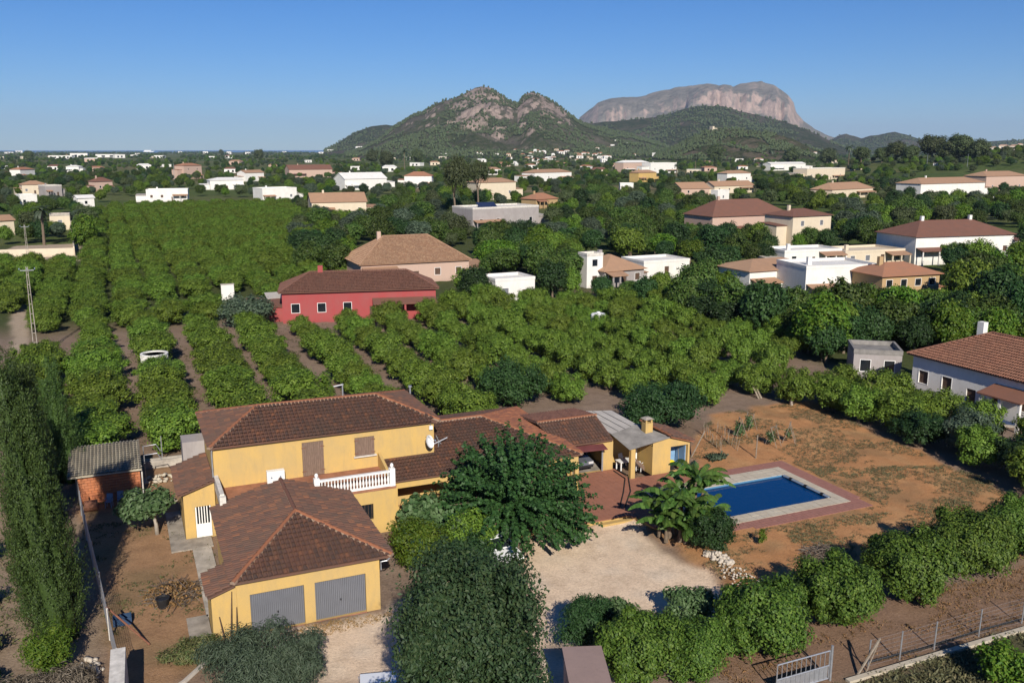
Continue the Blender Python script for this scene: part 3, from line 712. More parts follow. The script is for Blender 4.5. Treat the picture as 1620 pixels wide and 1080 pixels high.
# ================================================================== TILED ROOFS
_arc = [math.pi * i / 5 for i in range(6)]
def tile_template(L, r0, r1):
    v = [(-math.cos(a) * r0, 0.0, math.sin(a) * r0 * 0.8) for a in _arc] + [(-math.cos(a) * r1, L, math.sin(a) * r1 * 0.8) for a in _arc]
    f = [(i, i + 1, i + 7, i + 6) for i in range(5)]
    return np.array(v), np.array(f)
def slope_frame(poly):
    p = [Vector(q) for q in poly]
    n = Vector((0, 0, 0))
    for i in range(len(p)):
        a, b = p[i], p[(i + 1) % len(p)]
        n += Vector(((a.y - b.y) * (a.z + b.z), (a.z - b.z) * (a.x + b.x), (a.x - b.x) * (a.y + b.y)))
    n.normalize()
    if n.z < 0: n = -n
    v = Vector((0, 0, 1)) - n * n.z
    v.normalize(); u = v.cross(n).normalized()
    return n, u, v
def tiled_slope(roof, poly, mat='old_tile', pitch=0.25, course=0.39, seed=1, over=0.06):
    """barrel tiles laid in courses on one roof slope (polygon of 3D points)"""
    n, u, v = slope_frame(poly); o = Vector(poly[0])
    q = np.array([((Vector(p) - o).dot(u), (Vector(p) - o).dot(v)) for p in poly])
    u0, v0 = q.min(0); u1, v1 = q.max(0)
    rng = np.random.default_rng(seed)
    us = np.arange(u0 + pitch * 0.5, u1, pitch); vs = np.arange(v0 - over, v1, course)
    U, W = np.meshgrid(us, vs); W = W + rng.uniform(-0.012, 0.012, W.shape); U = U + rng.uniform(-0.008, 0.008, U.shape)
    ok = inpoly(U, W + course * 0.62, [tuple(k) for k in q])
    U = U[ok]; W = W[ok]; k = len(U)
    tv, tf = tile_template(course * 1.13, pitch * 0.46, pitch * 0.37)
    base = tv[None, :, :].repeat(k, 0)
    yaw = rng.normal(0, 0.02, k)[:, None]
    lx = base[..., 0] + base[..., 1] * yaw + U[:, None]; ly = base[..., 1] + W[:, None]
    lz = base[..., 2] + 0.075 - base[..., 1] * 0.16 + rng.uniform(0, 0.012, k)[:, None]
    P = lx[..., None] * np.array(u) + ly[..., None] * np.array(v) + lz[..., None] * np.array(n) + np.array(o) - np.array(wpos(roof))
    Fc = (tf[None] + (np.arange(k) * 12)[:, None, None]).reshape(-1, 4)
    # flat channel tiles below, one strip per course
    ch = link('roof_tiles', np_mesh('roof_tiles', P.reshape(-1, 3), Fc, mat), roof); ch['kind'] = 'stuff'
    return ch
RIDGE = {}
def ridge_line(roof, a, b, mat='red_tile', r=0.135, L=0.40, mort=True, lift=0.05):
    a = Vector(a); b = Vector(b); d = b - a; D = d.length; d.normalize()
    if mat not in RIDGE:
        v = [(0.0, -math.cos(t) * r, math.sin(t) * r * 0.85) for t in _arc] + [(L * 1.1, -math.cos(t) * r * 0.86, math.sin(t) * r * 0.75) for t in _arc]
        RIDGE[mat] = np_mesh('ridge_tile', np.array(v), np.array([(i, i + 6, i + 7, i + 1) for i in range(5)]), mat)
    n = max(1, int(D / L)); off = wpos(roof)
    side = d.cross(Vector((0, 0, 1))).normalized(); up = side.cross(d).normalized()
    from mathutils import Matrix
    M = Matrix((d, -side, up)).transposed().to_4x4()
    rr = random.Random(int(a.x * 100 + b.y * 10))
    for i in range(n):
        p = a + d * (D * i / n) + up * (lift + rr.uniform(0, 0.012)) - off
        o = link('ridge_tile', RIDGE[mat], roof)
        o.matrix_local = Matrix.Translation(p) @ M @ Matrix.Rotation(rr.gauss(0, 0.03), 4, 'Z')
    if mort:
        m = MB(); w = r * 1.08
        m.hexa([tuple(a + side * w - up * 0.05), tuple(a - side * w - up * 0.05), tuple(b - side * w - up * 0.05), tuple(b + side * w - up * 0.05)],
               [tuple(a + side * w * 0.9 + up * 0.075), tuple(a - side * w * 0.9 + up * 0.075), tuple(b - side * w * 0.9 + up * 0.075), tuple(b + side * w * 0.9 + up * 0.075)])
        m.build('mortar_bed', 'mortar', roof)
def hip_roof(parent, x0, x1, y0, y1, z, ridge, zr, seed=1, mat='old_tile', ridgemat='red_tile', tiles=True, faces=(1, 1, 1, 1), th=0.10):
    """ridge = ((xa,ya),(xb,yb)); faces front,right,back,left"""
    A, B, Cc, D = (x0, y0, z), (x1, y0, z), (x1, y1, z), (x0, y1, z)
    (xa, ya), (xb, yb) = ridge; P = (xa, ya, zr); Q = (xb, yb, zr)
    roof = MB()
    along_y = abs(yb - ya) > abs(xb - xa)
    if not along_y: polys = [[A, B, Q, P], [B, Cc, Q], [Cc, D, P, Q], [D, A, P]]
    else: polys = [[A, B, P], [B, Cc, Q, P], [Cc, D, Q], [D, A, P, Q]]       # P nearest the camera
    for p in polys: roof.add(p, [tuple(range(len(p)))])
    lo = [(p[0], p[1], p[2] - th) for p in (A, B, Cc, D)]
    roof.add(lo, [(3, 2, 1, 0)])
    for i, (p, q) in enumerate(((A, B), (B, Cc), (Cc, D), (D, A))):
        roof.add([p, q, (q[0], q[1], q[2] - th), (p[0], p[1], p[2] - th)], [(3, 2, 1, 0)])
    r = roof.build('roof', mat, parent)
    if tiles:
        for i, p in enumerate(polys):
            if faces[i] and not (len(p) == 3 and (Vector(p[1]) - Vector(p[0])).length < 0.05): tiled_slope(r, p, mat, seed=seed + i)
    return r, (A, B, Cc, D, P, Q)
def plank_shutter(parent, x0, x1, z0, z1, y, n, mat='wood', name='shutter', hinges=True, lab=None):
    sh = MB().box(x0, x1, y + 0.03, y + 0.05, z0, z1).build(name, mat, parent, label=lab)
    w = (x1 - x0) / n; rr = random.Random(int(x0 * 50))
    for i in range(n):
        MB().box(x0 + i * w + 0.008, x0 + (i + 1) * w - 0.008, y - rr.uniform(0.0, 0.012), y + 0.028, z0 + rr.uniform(0, 0.03), z1 - rr.uniform(0, 0.02)).build('plank', mat, sh)
    for zz in (z0 + (z1 - z0) * 0.15, z0 + (z1 - z0) * 0.85):
        MB().box(x0 - 0.05, x0 + 0.22, y - 0.025, y - 0.014, zz - 0.02, zz + 0.02).build('hinge', 'rust', sh)
        MB().box(x1 - 0.22, x1 + 0.05, y - 0.025, y - 0.014, zz - 0.02, zz + 0.02).build('hinge', 'rust', sh)
    return sh

# ================================================================== THE YELLOW HOUSE
H = thing('house', 'yellow two-storey house under a long dark tiled hip roof', 'house', (11.7, 61, 0))
ZE = 5.82
w = MB()
w.wall(4.45, 19.0, 0, 5.74, 57.2, 0.3, [(9.98, 11.37, 3.08, 5.36), (13.46, 14.78, 3.98, 5.24), (12.2, 13.6, 0.9, 2.0)])
w.box(4.45, 4.75, 57.5, 65.0, 0, 5.74); w.box(18.7, 19.0, 57.5, 65.0, 0, 5.74); w.box(4.75, 18.7, 64.7, 65.0, 0, 5.74)
w.build('wall', 'yellow_plaster', H)
rf, (A, B, Cc, D, P, Q) = hip_roof(H, 4.22, 19.35, 56.9, 65.3, ZE, ((7.75, 61.0), (15.9, 60.7)), 7.08, 11)
ridge_line(rf, P, Q); ridge_line(rf, A, P); ridge_line(rf, B, Q); ridge_line(rf, Cc, Q); ridge_line(rf, D, P)
plank_shutter(H, 9.98, 11.37, 3.08, 5.36, 57.12, 11, lab='tall closed door shutter of grey-brown planks')
plank_shutter(H, 13.46, 14.78, 3.98, 5.24, 57.12, 10, lab='closed window shutter of brown planks')
MB().box(13.36, 14.9, 57.02, 57.22, 3.90, 3.975).build('sill', 'weathered_white', H)
# terrace in front of the upper floor, with its balustrade
t = MB(); t.wall(10.8, 15.1, 0, 2.9, 53.3, 0.25, [(12.3, 13.6, 1.0, 2.05)]); 
t.build('terrace_wall', 'yellow_plaster', H)
MB().box(14.85, 15.1, 53.55, 57.2, 0, 2.9).build('terrace_wall', 'yellow_plaster', H)
MB().box(4.45, 4.7, 53.55, 57.2, 0, 2.9).build('terrace_wall', 'yellow_plaster', H)
MB().box(4.45, 15.12, 53.24, 57.19, 2.902, 3.06).build('terrace_floor', 'terracotta_floor', H)
wd = MB().box(12.3, 13.6, 53.45, 53.5, 1.0, 2.05).build('window', 'glass', H)
for k in range(6): MB().tube([(12.42 + k * 0.215, 53.38, 1.0), (12.42 + k * 0.215, 53.38, 2.05)], 0.018, 5).build('bar', 'dark_wood', wd)
MB().box(4.43, 4.68, 53.7, 57.19, 3.062, 3.95).build('parapet', 'weathered_white', H)
MB().box(4.38, 4.74, 53.45, 53.76, 3.062, 3.85).build('parapet_post', 'weathered_white', H)
bl = MB().box(10.25, 14.72, 53.27, 53.47, 3.062, 3.17).build('balustrade', 'white_paint', H)
MB().box(10.25, 14.72, 53.25, 53.49, 3.97, 4.08).build('handrail', 'white_paint', bl)
bm_ = MB().lathe([(0.055, 0), (0.055, 0.06), (0.035, 0.09), (0.075, 0.24), (0.08, 0.32), (0.045, 0.50), (0.03, 0.62), (0.055, 0.72), (0.055, 0.80)], n=8)
bme = np_mesh('baluster', np.array(bm_.v), bm_.f, 'white_paint', True)
for k in range(22):
    o = link('baluster', bme, bl, Vector((10.42 + k * 0.2, 53.37, 3.17)) - wpos(bl))
for xx in (10.1, 14.88):
    pp = MB().box(xx - 0.17, xx + 0.17, 53.2, 53.54, 3.062, 4.22).build('post', 'white_paint', H)
    MB().lathe([(0.06, 0), (0.06, 0.05), (0.11, 0.12), (0.12, 0.2), (0.08, 0.29), (0.02, 0.33)], (xx, 53.37, 4.22), 10).build('finial', 'white_paint', pp, True)
# side wall of the veranda roof
MB().hexa([(15.0, 54.3, 2.55), (15.18, 54.3, 2.55), (15.18, 57.19, 2.55), (15.0, 57.19, 2.55)], [(15.0, 54.3, 3.25), (15.18, 54.3, 3.25), (15.18, 57.19, 4.05), (15.0, 57.19, 4.05)]).build('gable_wall', 'yellow_plaster', H)
# downpipe and lean-to on the left
MB().tube([(4.40, 57.02, 5.7), (4.38, 57.05, 5.4), (4.38, 57.05, 3.9)], 0.05, 6).build('downpipe', 'galvanised', H)
lt = MB(); lt.wall(2.52, 4.40, 0, 2.95, 57.0, 0.22, [(3.15, 4.12, 0.05, 2.12)]); lt.box(2.52, 2.74, 57.22, 62.3, 0, 2.95); lt.box(2.74, 4.44, 62.08, 62.3, 0, 2.95)
lt.add([(2.52, 57.0, 2.952), (4.40, 57.0, 2.952), (4.40, 57.0, 3.70), (2.52, 57.22, 2.952), (4.40, 57.22, 2.952), (4.40, 57.22, 3.70)], [(0, 1, 2), (5, 4, 3), (0, 2, 5, 3)])
lt.build('lean_to', 'yellow_plaster', H)
LP = [(2.2, 56.75, 3.06), (4.44, 56.75, 3.80), (4.44, 62.5, 3.80), (2.2, 62.5, 3.06)]
lr = MB().slab(LP, 0.09).build('lean_to_roof', 'old_tile', H); tiled_slope(lr, LP, seed=31)
dr = MB().box(3.17, 4.10, 57.06, 57.11, 0.06, 0.95).build('door', 'white_paint', H)
MB().box(3.17, 3.25, 57.05, 57.12, 0.95, 2.1).build('frame', 'white_paint', dr); MB().box(4.02, 4.10, 57.05, 57.12, 0.95, 2.1).build('frame', 'white_paint', dr)
MB().box(3.25, 4.02, 57.09, 57.12, 0.95, 2.1).build('pane', 'glass', dr)
for k in range(4): MB().box(3.36 + k * 0.16, 3.42 + k * 0.16, 57.05, 57.085, 0.95, 2.1).build('bar', 'white_paint', dr)
MB().box(3.27, 3.31, 57.01, 57.05, 0.98, 1.12).build('handle', 'black_plastic', dr)
MB().box(3.0, 4.43, 63.1, 64.9, 0, 4.5).build('annex_wall', 'grey_plaster', H)
# aerial on the ridge, lamp under the eave
# ---- garage
GA = thing('garage', 'yellow double garage with two grey ribbed doors and a brown hip roof', 'garage', (7.8, 48, 0))
g = MB(); g.wall(4.06, 11.36, -0.1, 2.98, 43.7, 0.25, [(4.69, 7.38, 0.04, 2.2), (7.93, 10.6, 0.04, 2.2)])
g.box(4.06, 4.31, 43.95, 53.2, -0.1, 2.98); g.box(11.11, 11.36, 43.95, 53.2, -0.1, 2.98); g.build('wall', 'yellow_plaster', GA)
rf, (A, B, Cc, D, P, Q) = hip_roof(GA, 3.88, 12.0, 43.42, 53.9, 3.08, ((7.92, 48.4), (8.0, 53.72)), 4.33, 21, faces=(1, 1, 0, 1))
ridge_line(rf, P, Q, 'brown_tile'); ridge_line(rf, A, P); ridge_line(rf, B, P)
for k, (x0, x1) in enumerate(((4.69, 7.38), (7.93, 10.6))):
    d = MB()
    n = 27; ww = (x1 - x0) / n
    for i in range(n):
        a0 = x0 + i * ww
        d.add([(a0, 43.80, 0.06), (a0 + ww * 0.62, 43.80, 0.06), (a0 + ww * 0.70, 43.86, 0.06), (a0 + ww * 0.94, 43.86, 0.06), (a0 + ww, 43.80, 0.06),
               (a0, 43.80, 2.19), (a0 + ww * 0.62, 43.80, 2.19), (a0 + ww * 0.70, 43.86, 2.19), (a0 + ww * 0.94, 43.86, 2.19), (a0 + ww, 43.80, 2.19)],
              [(j, j + 1, j + 6, j + 5) for j in range(4)])
    dd = d.build('garage_door', 'grey_metal', GA)
    MB().box((x0 + x1) / 2 - 0.03, (x0 + x1) / 2 + 0.03, 43.74, 43.80, 0.93, 1.02).build('handle', 'black_plastic', dd)
    MB().box(x0 - 0.02, x1 + 0.02, 43.66, 43.95, -0.02, 0.038).build('threshold', 'terracotta_floor', GA)
    MB().box(x0, x1, 43.91, 43.94, 0.04, 2.2).build('door_back', 'dark_inside', dd)
q = MB(); q.wall(2.85, 4.055, -0.1, 2.45, 43.72, 0.2); q.box(2.85, 3.05, 43.92, 46.2, -0.1, 2.45)
q.add([(2.85, 43.72, 2.452), (4.055, 43.72, 2.452), (4.055, 43.72, 2.86), (2.85, 43.92, 2.452), (4.055, 43.92, 2.452), (4.055, 43.92, 2.86)], [(0, 1, 2), (5, 4, 3), (0, 2, 5, 3)])
q.build('lean_to', 'yellow_plaster', GA)
LP = [(2.68, 43.5, 2.50), (3.98, 43.5, 2.93), (3.98, 46.35, 2.93), (2.68, 46.35, 2.50)]
lr = MB().slab(LP, 0.08).build('lean_to_roof', 'old_tile', GA); tiled_slope(lr, LP, seed=41)
MB().tube([(11.9, 43.5, 2.95), (11.75, 43.55, 2.78), (11.42, 43.6, 2.75), (11.42, 43.6, 2.3)], 0.04, 6).build('gutter_spout', 'galvanised', GA)
# ---- single-storey wing with its veranda
WG = thing('house_wing', 'single-storey wing with brown hip roof behind the big mulberry tree', 'house wing', (24, 60, 0))
v = MB(); v.wall(19.01, 28.7, -0.1, 2.72, 57.3, 0.25, [(20.5, 21.6, 0.1, 2.1), (23.5, 25, 0.9, 2.0)]); v.box(28.45, 28.7, 57.55, 66.8, -0.1, 2.72); v.box(19.01, 19.2, 65.1, 66.8, -.1, 2.72); v.box(19.2, 28.45, 66.6, 66.8, -.1, 2.72)
v.box(15.2, 16.6, 54.75, 54.95, 0.05, 0.95); v.build('wall', 'yellow_plaster', WG)
zw = 2.84
rf = MB(); A, B, Cc, D, P, Q = (15.2, 54.45, zw), (29.15, 54.45, zw), (29.6, 67.1, zw), (19.02, 67.1, zw), (19.02, 61.0, 4.45), (24.0, 61.0, 4.45)
K = (15.2, 57.18, 3.52); K2 = (19.02, 57.18, 3.52)
polys = [[A, B, Q, P, K2, K], [B, Cc, Q], [Cc, D, P, Q]]
for p in polys: rf.slab(p, 0.09)
rf = rf.build('roof', 'old_tile', WG)
for i, p in enumerate(polys[:2]): tiled_slope(rf, p, 'old_tile' if i == 0 else 'red_tile', seed=51 + i)
tiled_slope(rf, polys[2], seed=53)
ridge_line(rf, P, Q); ridge_line(rf, B, Q); ridge_line(rf, Cc, Q)
MB().box(15.25, 28.9, 54.62, 54.85, 2.28, 2.74).build('beam', 'yellow_plaster', WG)
for xx in (15.3, 18.9, 22.4, 25.8, 28.65): MB().box(xx, xx + 0.28, 54.6, 54.88, 0.05, 2.278).build('column', 'yellow_plaster', WG)
MB().box(20.5, 21.6, 57.4, 57.46, 0.1, 2.1).build('door', 'dark_wood', WG); MB().box(23.5, 25, 57.4, 57.46, .9, 2.0).build('window', 'glass', WG)
# ---- carport
CP = thing('carport', 'yellow carport with brown tiled roof and raised maroon tilting door', 'carport', (31.4, 60, 0))
c = MB(); c.wall(29.9, 33.45, 0, 2.42, 57.62, 0.22, [(30.0, 32.58, 0.06, 2.1)]); c.box(33.23, 33.45, 57.84, 63.2, 0, 2.42); c.box(29.9, 33.23, 63.0, 63.2, 0, 2.42); c.box(29.7, 29.88, 57.84, 63.0, 0, 2.42)
c.build('wall', 'yellow_plaster', CP)
F0 = [(28.9, 57.35, 2.52), (33.3, 57.35, 2.52), (33.3, 60.1, 3.66), (28.2, 60.1, 3.66)]; F1 = [(33.3, 63.6, 3.2), (28.2, 63.6, 3.2), (28.2, 60.1, 3.66), (33.3, 60.1, 3.66)]
cr = MB().slab(F0, 0.09).slab(F1, 0.09).build('roof', 'old_tile', CP); tiled_slope(cr, F0, seed=61); tiled_slope(cr, F1, 'brown_tile', seed=62); ridge_line(cr, (28.2, 60.1, 3.66), (33.3, 60.1, 3.66))
MB().slab([(29.98, 56.85, 2.12), (32.56, 56.85, 2.02), (32.56, 57.95, 2.32), (29.98, 57.95, 2.36)], 0.05).build('tilt_door', 'maroon_metal', CP)
MB().box(32.45, 32.575, 57.55, 57.61, 0.06, 2.05).build('door_jamb', 'galvanised', CP)
MB().box(29.9, 33.2, 57.86, 62.9, 0.02, 0.055).build('floor', 'old_concrete', CP)
# ---- barbecue hut and its canopy
BH = thing('barbecue_hut', 'small yellow hut with tiled roof, chimney and open blue doorway by the pool', 'hut', (37.2, 57, 0))
h_ = MB(); h_.wall(35.58, 38.88, 0, 2.2, 55.4, 0.2, [(37.17, 38.71, 0.06, 2.02)])
h_.add([(35.58, 55.4, 2.202), (38.88, 55.4, 2.202), (38.88, 55.4, 2.24), (37.06, 55.4, 2.80), (35.58, 55.4, 2.48), (35.58, 55.6, 2.202), (38.88, 55.6, 2.202), (38.88, 55.6, 2.24), (37.06, 55.6, 2.80), (35.58, 55.6, 2.48)], [(0, 1, 2, 3, 4), (9, 8, 7, 6, 5), (2, 7, 8, 3), (3, 8, 9, 4)])
h_.box(35.58, 35.78, 55.6, 59.0, 0, 2.3); h_.box(38.68, 38.88, 55.6, 59.2, 0, 2.2); h_.box(35.78, 38.68, 59.0, 59.2, 0, 2.3)
h_.build('wall', 'yellow_plaster', BH)
MB().box(35.8, 38.66, 56.9, 57.0, 0.06, 2.1).build('back_wall', 'blue_paint', BH)
MB().box(38.60, 38.665, 55.62, 56.88, 0.06, 2.05).build('door', 'blue_paint', BH)
HR = [(37.0, 55.15, 2.92), (39.1, 55.15, 2.28), (39.1, 59.5, 2.28), (37.0, 59.5, 2.92)]
hr = MB().slab(HR, 0.08).build('roof', 'red_tile', BH); tiled_slope(hr, HR, 'old_tile', seed=71); ridge_line(hr, (37.0, 55.15, 2.92), (37.0, 59.5, 2.92), mort=False)
FR = [(33.35, 57.5, 2.86), (36.15, 58.4, 2.98), (36.45, 63.2, 2.88), (33.38, 64.2, 2.88)]
fr = MB().slab(FR, 0.07).build('flat_roof', 'fibre_pale', BH)
n_, u_, v_ = slope_frame(FR)
seam = MB()
for k in range(1, 4): seam.tube([(33.35 + k * 0.72, 57.75 + k * 0.2, 2.885 + k * 0.03), (33.38 + k * 0.75, 64.1 - k * 0.24, 2.90)], 0.022, 4)
seam.build('sheet_seam', 'fibre_cement', fr, kind='stuff')
CA = [(33.42, 55.1, 2.36), (37.1, 55.28, 2.80), (36.2, 58.6, 3.03), (33.2, 57.5, 2.90)]
ca_ = MB()
nn = 40
for k in range(nn):
    def cp(t, s): 
        a = Vector(CA[0]).lerp(Vector(CA[1]), t); b_ = Vector(CA[3]).lerp(Vector(CA[2]), t); p = a.lerp(b_, s); return p
    for (ta, za, tb, zb) in ((k, 0, k + .5, 0.035), (k + .5, 0.035, k + 1, 0)):
        q = [cp(ta / nn, 0), cp(tb / nn, 0), cp(tb / nn, 1), cp(ta / nn, 1)]
        q = [tuple(p + Vector((0, 0, z))) for p, z in zip(q, (za, zb, zb, za))]
        ca_.add(q + [(p[0], p[1], p[2] - 0.02) for p in q], [(0, 1, 2, 3), (7, 6, 5, 4), (0, 4, 5, 1), (2, 6, 7, 3)])
ca_.build('canopy_sheet', 'fibre_cement', BH)
MB().box(33.6, 33.96, 55.2, 55.52, 0.05, 2.33).build('pillar', 'yellow_plaster', BH)
MB().tube([(33.7, 55.36, 2.28), (37.0, 55.5, 2.70)], 0.06, 6).build('rafter', 'dark_wood', BH)
MB().tube([(33.3, 57.55, 2.78), (36.1, 58.5, 2.90)], 0.06, 6).build('rafter', 'dark_wood', BH)
MB().box(33.46, 35.6, 58.6, 58.75, 0, 2.7).build('back_partition', 'yellow_plaster', BH)
ch = MB().box(35.75, 36.38, 56.75, 57.35, 2.0, 3.62).build('chimney', 'yellow_plaster', BH)
for (a, b_) in ((35.78, 56.78), (36.24, 56.78), (35.78, 57.2), (36.24, 57.2)): MB().box(a, a + 0.12, b_, b_ + 0.12, 3.622, 3.92).build('chimney_leg', 'yellow_plaster', ch)
MB().hexa([(35.66, 56.66, 3.922), (36.47, 56.66, 3.922), (36.47, 57.44, 3.922), (35.66, 57.44, 3.922)], [(35.9, 56.9, 4.06), (36.23, 56.9, 4.06), (36.23, 57.2, 4.06), (35.9, 57.2, 4.06)]).build('chimney_cap', 'old_concrete', ch)
# ================================================================== TERRACE, POOL
tr = link('terrace', None, None, (27, 52, 0)); tr['kind'] = 'structure'
TP = [(15.6, 49.35), (30.1, 49.35), (30.6, 46.9), (33.1, 46.9), (33.1, 53.0), (39.6, 53.0), (39.6, 55.38), (33.5, 55.38), (33.5, 57.6), (15.6, 57.28)]
MB().prism(TP, -0.7, 0.0).build('slab', 'yellow_plaster', tr)
def pavers(parent, poly, holes, z0, z1, s, mat, seed, gap=0.012, rot=0):
    xs = [p[0] for p in poly]; ys = [p[1] for p in poly]; rr = np.random.default_rng(seed); m = MB()
    gx_, gy_ = np.meshgrid(np.arange(min(xs), max(xs), s) + s / 2, np.arange(min(ys), max(ys), s) + s / 2)
    ok = inpoly(gx_, gy_, poly)
    for hpoly in holes: ok &= ~inpoly(gx_, gy_, hpoly)
    for x, y in zip(gx_[ok], gy_[ok]):
        h = z1 + rr.uniform(-0.006, 0.004); e = s / 2 - gap
        m.add([(x - e, y - e, h), (x + e, y - e, h), (x + e, y + e, h), (x - e, y + e, h), (x - e, y - e, z0), (x + e, y - e, z0), (x + e, y + e, z0), (x - e, y + e, z0)], [(0, 1, 2, 3), (0, 4, 5, 1), (1, 5, 6, 2), (2, 6, 7, 3), (3, 7, 4, 0)])
    o = m.build('pavers', mat, parent, kind='stuff'); return o
pavers(tr, TP, [], 0.0, 0.055, 0.4, 'paver', 5, 0.005)
st = link('step', None, tr)
MB().box(27.8, 30.12, 48.95, 49.33, -0.6, -0.12).build('riser', 'yellow_plaster', st)
PL = link('swimming_pool', None, None, (40, 49, 0)); tag(PL, 'rectangular swimming pool of deep blue water with a pale stone edge', 'swimming pool')
dk = [(33.1, 44.35), (46.4, 44.15), (46.75, 54.0), (39.6, 54.1), (39.6, 52.95), (33.1, 52.95)]
MB().prism([dk[0], dk[1], dk[2], dk[3], (39.6, 53.02), (45.4, 53.02), (45.4, 45.3), (33.1, 45.3)], -0.5, 0.0).build('deck_base', 'mortar', PL)
pavers(PL, dk, [[(33.0, 45.25), (45.42, 45.25), (45.42, 52.95), (33.0, 52.95)]], 0.0, 0.05, 0.3, 'deck_paver', 6, 0.008)
wx0, wx1, wy0, wy1 = 35.0, 44.75, 46.4, 51.5
bs = MB(); bs.box(wx0, wx1, wy0, wy1, -2.2, -1.95)
for (a, b_, c_, d_) in ((wx0 - .2, wx1 + .2, wy0 - .2, wy0), (wx0 - .2, wx1 + .2, wy1, wy1 + .2), (wx0 - .2, wx0, wy0, wy1), (wx1, wx1 + .2, wy0, wy1)): bs.box(a, b_, c_, d_, -2.2, 0.028)
bs.build('basin', 'pool_tile', PL)
MB().box(wx0 + 0.002, wx1 - 0.002, wy0 + 0.002, wy1 - 0.002, -1.94, -0.10).build('water', 'pool_water', PL)
cs = MB()
for (a, b_, c_, d_) in ((33.1, 45.4, 45.3, wy0 - .2), (33.1, 45.4, wy1 + .2, 52.95), (33.1, wx0 - .2, wy0 - .2, wy1 + .2), (wx1 + .2, 45.4, wy0 - .2, wy1 + .2)): cs.box(a, b_, c_, d_, -0.4, 0.02)
cs.build('coping_bed', 'mortar', PL)
rr = random.Random(4)
def coping(x0, x1, y0, y1):
    nx_ = max(1, round((x1 - x0) / 0.62)); ny_ = max(1, round((y1 - y0) / 0.55))
    for i in range(nx_):
        for j in range(ny_):
            a = x0 + (x1 - x0) * i / nx_; b_ = x0 + (x1 - x0) * (i + 1) / nx_; c_ = y0 + (y1 - y0) * j / ny_; d_ = y0 + (y1 - y0) * (j + 1) / ny_
            gq = 0.012; hh = 0.07 + rr.uniform(-.008, .008)
            MB().box(a + gq, b_ - gq, c_ + gq, d_ - gq, 0.0285, hh).build('coping_stone', 'coping_stone', PL)
coping(33.1, 45.4, 45.3, wy0 + .03); coping(33.1, 45.4, wy1 - .03, 52.95); coping(33.1, wx0 + .03, wy0 + .03, wy1 - .03); coping(wx1 - .03, 45.4, wy0 + .03, wy1 - .03)
RL = thing('pool_cover_roller', 'thin blue roller tube lying along the right edge of the pool', 'pool roller', (44.6, 49, 0.1))
MB().tube([(44.58, 46.55, 0.02), (44.58, 51.35, 0.02)], 0.09, 8).build('tube', 'grey_plastic', RL)
for yy in (47.2, 48.9, 50.5): MB().tube([(44.58, yy - .12, 0.02), (44.58, yy + .12, 0.02)], 0.13, 8).build('collar', 'black_plastic', RL)
MB().box(44.2, 44.9, 51.9, 52.3, 0.075, 0.10)

# ================================================================== THE ORCHARD
rnd = random.Random(12)
ROWS = [-8.6, -3, 3, 9, 15, 21, 27, 33, 39, 45, 51, 57, 63, 69, 75, 81]
ROWN = ['short row beside the utility pole', 'row by the cypresses', 'row crossing the white well', 'row behind the left end of the house', 'row behind the shuttered window', 'row behind the right gable of the house',
        'row behind the veranda', 'row behind the carport', 'row behind the canopy', 'row behind the hut', 'row behind the bean canes', 'row along the vegetable garden', 'row nearest the grey outbuilding', 'row before the right-hand tree belt', 'last row but one on the right', 'last row on the right']
start = [93, 75, 75.5, 74, 72, 71.5, 71, 80, 76, 70, 69.5, 75, 76, 81, 85, 90]
stop = [114, 131, 131, 128, 126, 121, 120, 121, 123, 129, 129, 129, 127, 124, 118, 112]
n_orange = 0
for ri, rx in enumerate(ROWS):
    y = start[ri]; k = 0
    while y < stop[ri]:
        bare = (ri == 2 and abs(y - 104) < 1.8) or (ri in (4, 5) and 113 < y) and rnd.random() < 0.35 or (ri < 3 and y > 116 and rnd.random() < 0.15) or rnd.random() < 0.02
        if not bare:
            s = rnd.uniform(0.84, 1.18) * (1.06 if ri < 4 else 1.04)
            if y > 112 and ri < 7: s *= rnd.uniform(0.7, 0.95)
            plant_tree('citrus', 'orange_tree', f'orange tree, {ORD[k]} from the front in the {ROWN[ri]}', 'orange tree',
                       rx + rnd.uniform(-.3, .3), y + rnd.uniform(-.4, .4), s * (1.26 if ri < 5 else 0.98 if ri < 7 else 0.94), s * rnd.uniform(0.95, 1.18), group='orange trees in the orchard behind the house', rng=rnd)
            n_orange += 1; k += 1
        y += rnd.uniform(3.5, 4.4)
# the second orchard, beyond the track, left
overflow = []
back = []
for ri, rx in enumerate(np.arange(-26, 118, 5.4)):
    y = 134 + (8 if rx > 14 else 0) + (14 if rx > 24 else 0)
    k = 0
    while y < 400:
        px, py = pix(rx, y, 1.5)
        if -20 < px < 545 and py > 312 and not (px > 475 and py < 352) and not (px < 140 and py < 412) and not (px < 165 and py < 335) and not (rx < 6 and y < 150 and rx < -12) and not (4 < rx < 22 and 141 < y < 154) and not (rx > 30 and y < 170) and rnd.random() > 0.04:
            back.append((rx + rnd.uniform(-.5, .5), y + rnd.uniform(-.4, .4), rnd.uniform(0.95, 1.25), ri))
        y += rnd.uniform(3.4, 4.2)
back.sort(key=lambda q: q[1])
room = 296 - n_orange
BN = [f'{ORD[i]} row from left' for i in range(30)]
cnt = {}
for (x, y, s, ri) in back[:room]:
    cnt[ri] = cnt.get(ri, 0) + 1
    plant_tree('citrus', 'orange_tree', f'orange tree of the farther orchard, {ORD[cnt[ri] - 1]} in the {BN[ri]}', 'orange tree', x, y, s * 1.15, s, group='orange trees in the farther orchard', rng=rnd)
P_ = np.array([(x, y, 0) for (x, y, s, r) in back[room:]]); S_ = np.array([s * 1.15 for (x, y, s, r) in back[room:]])
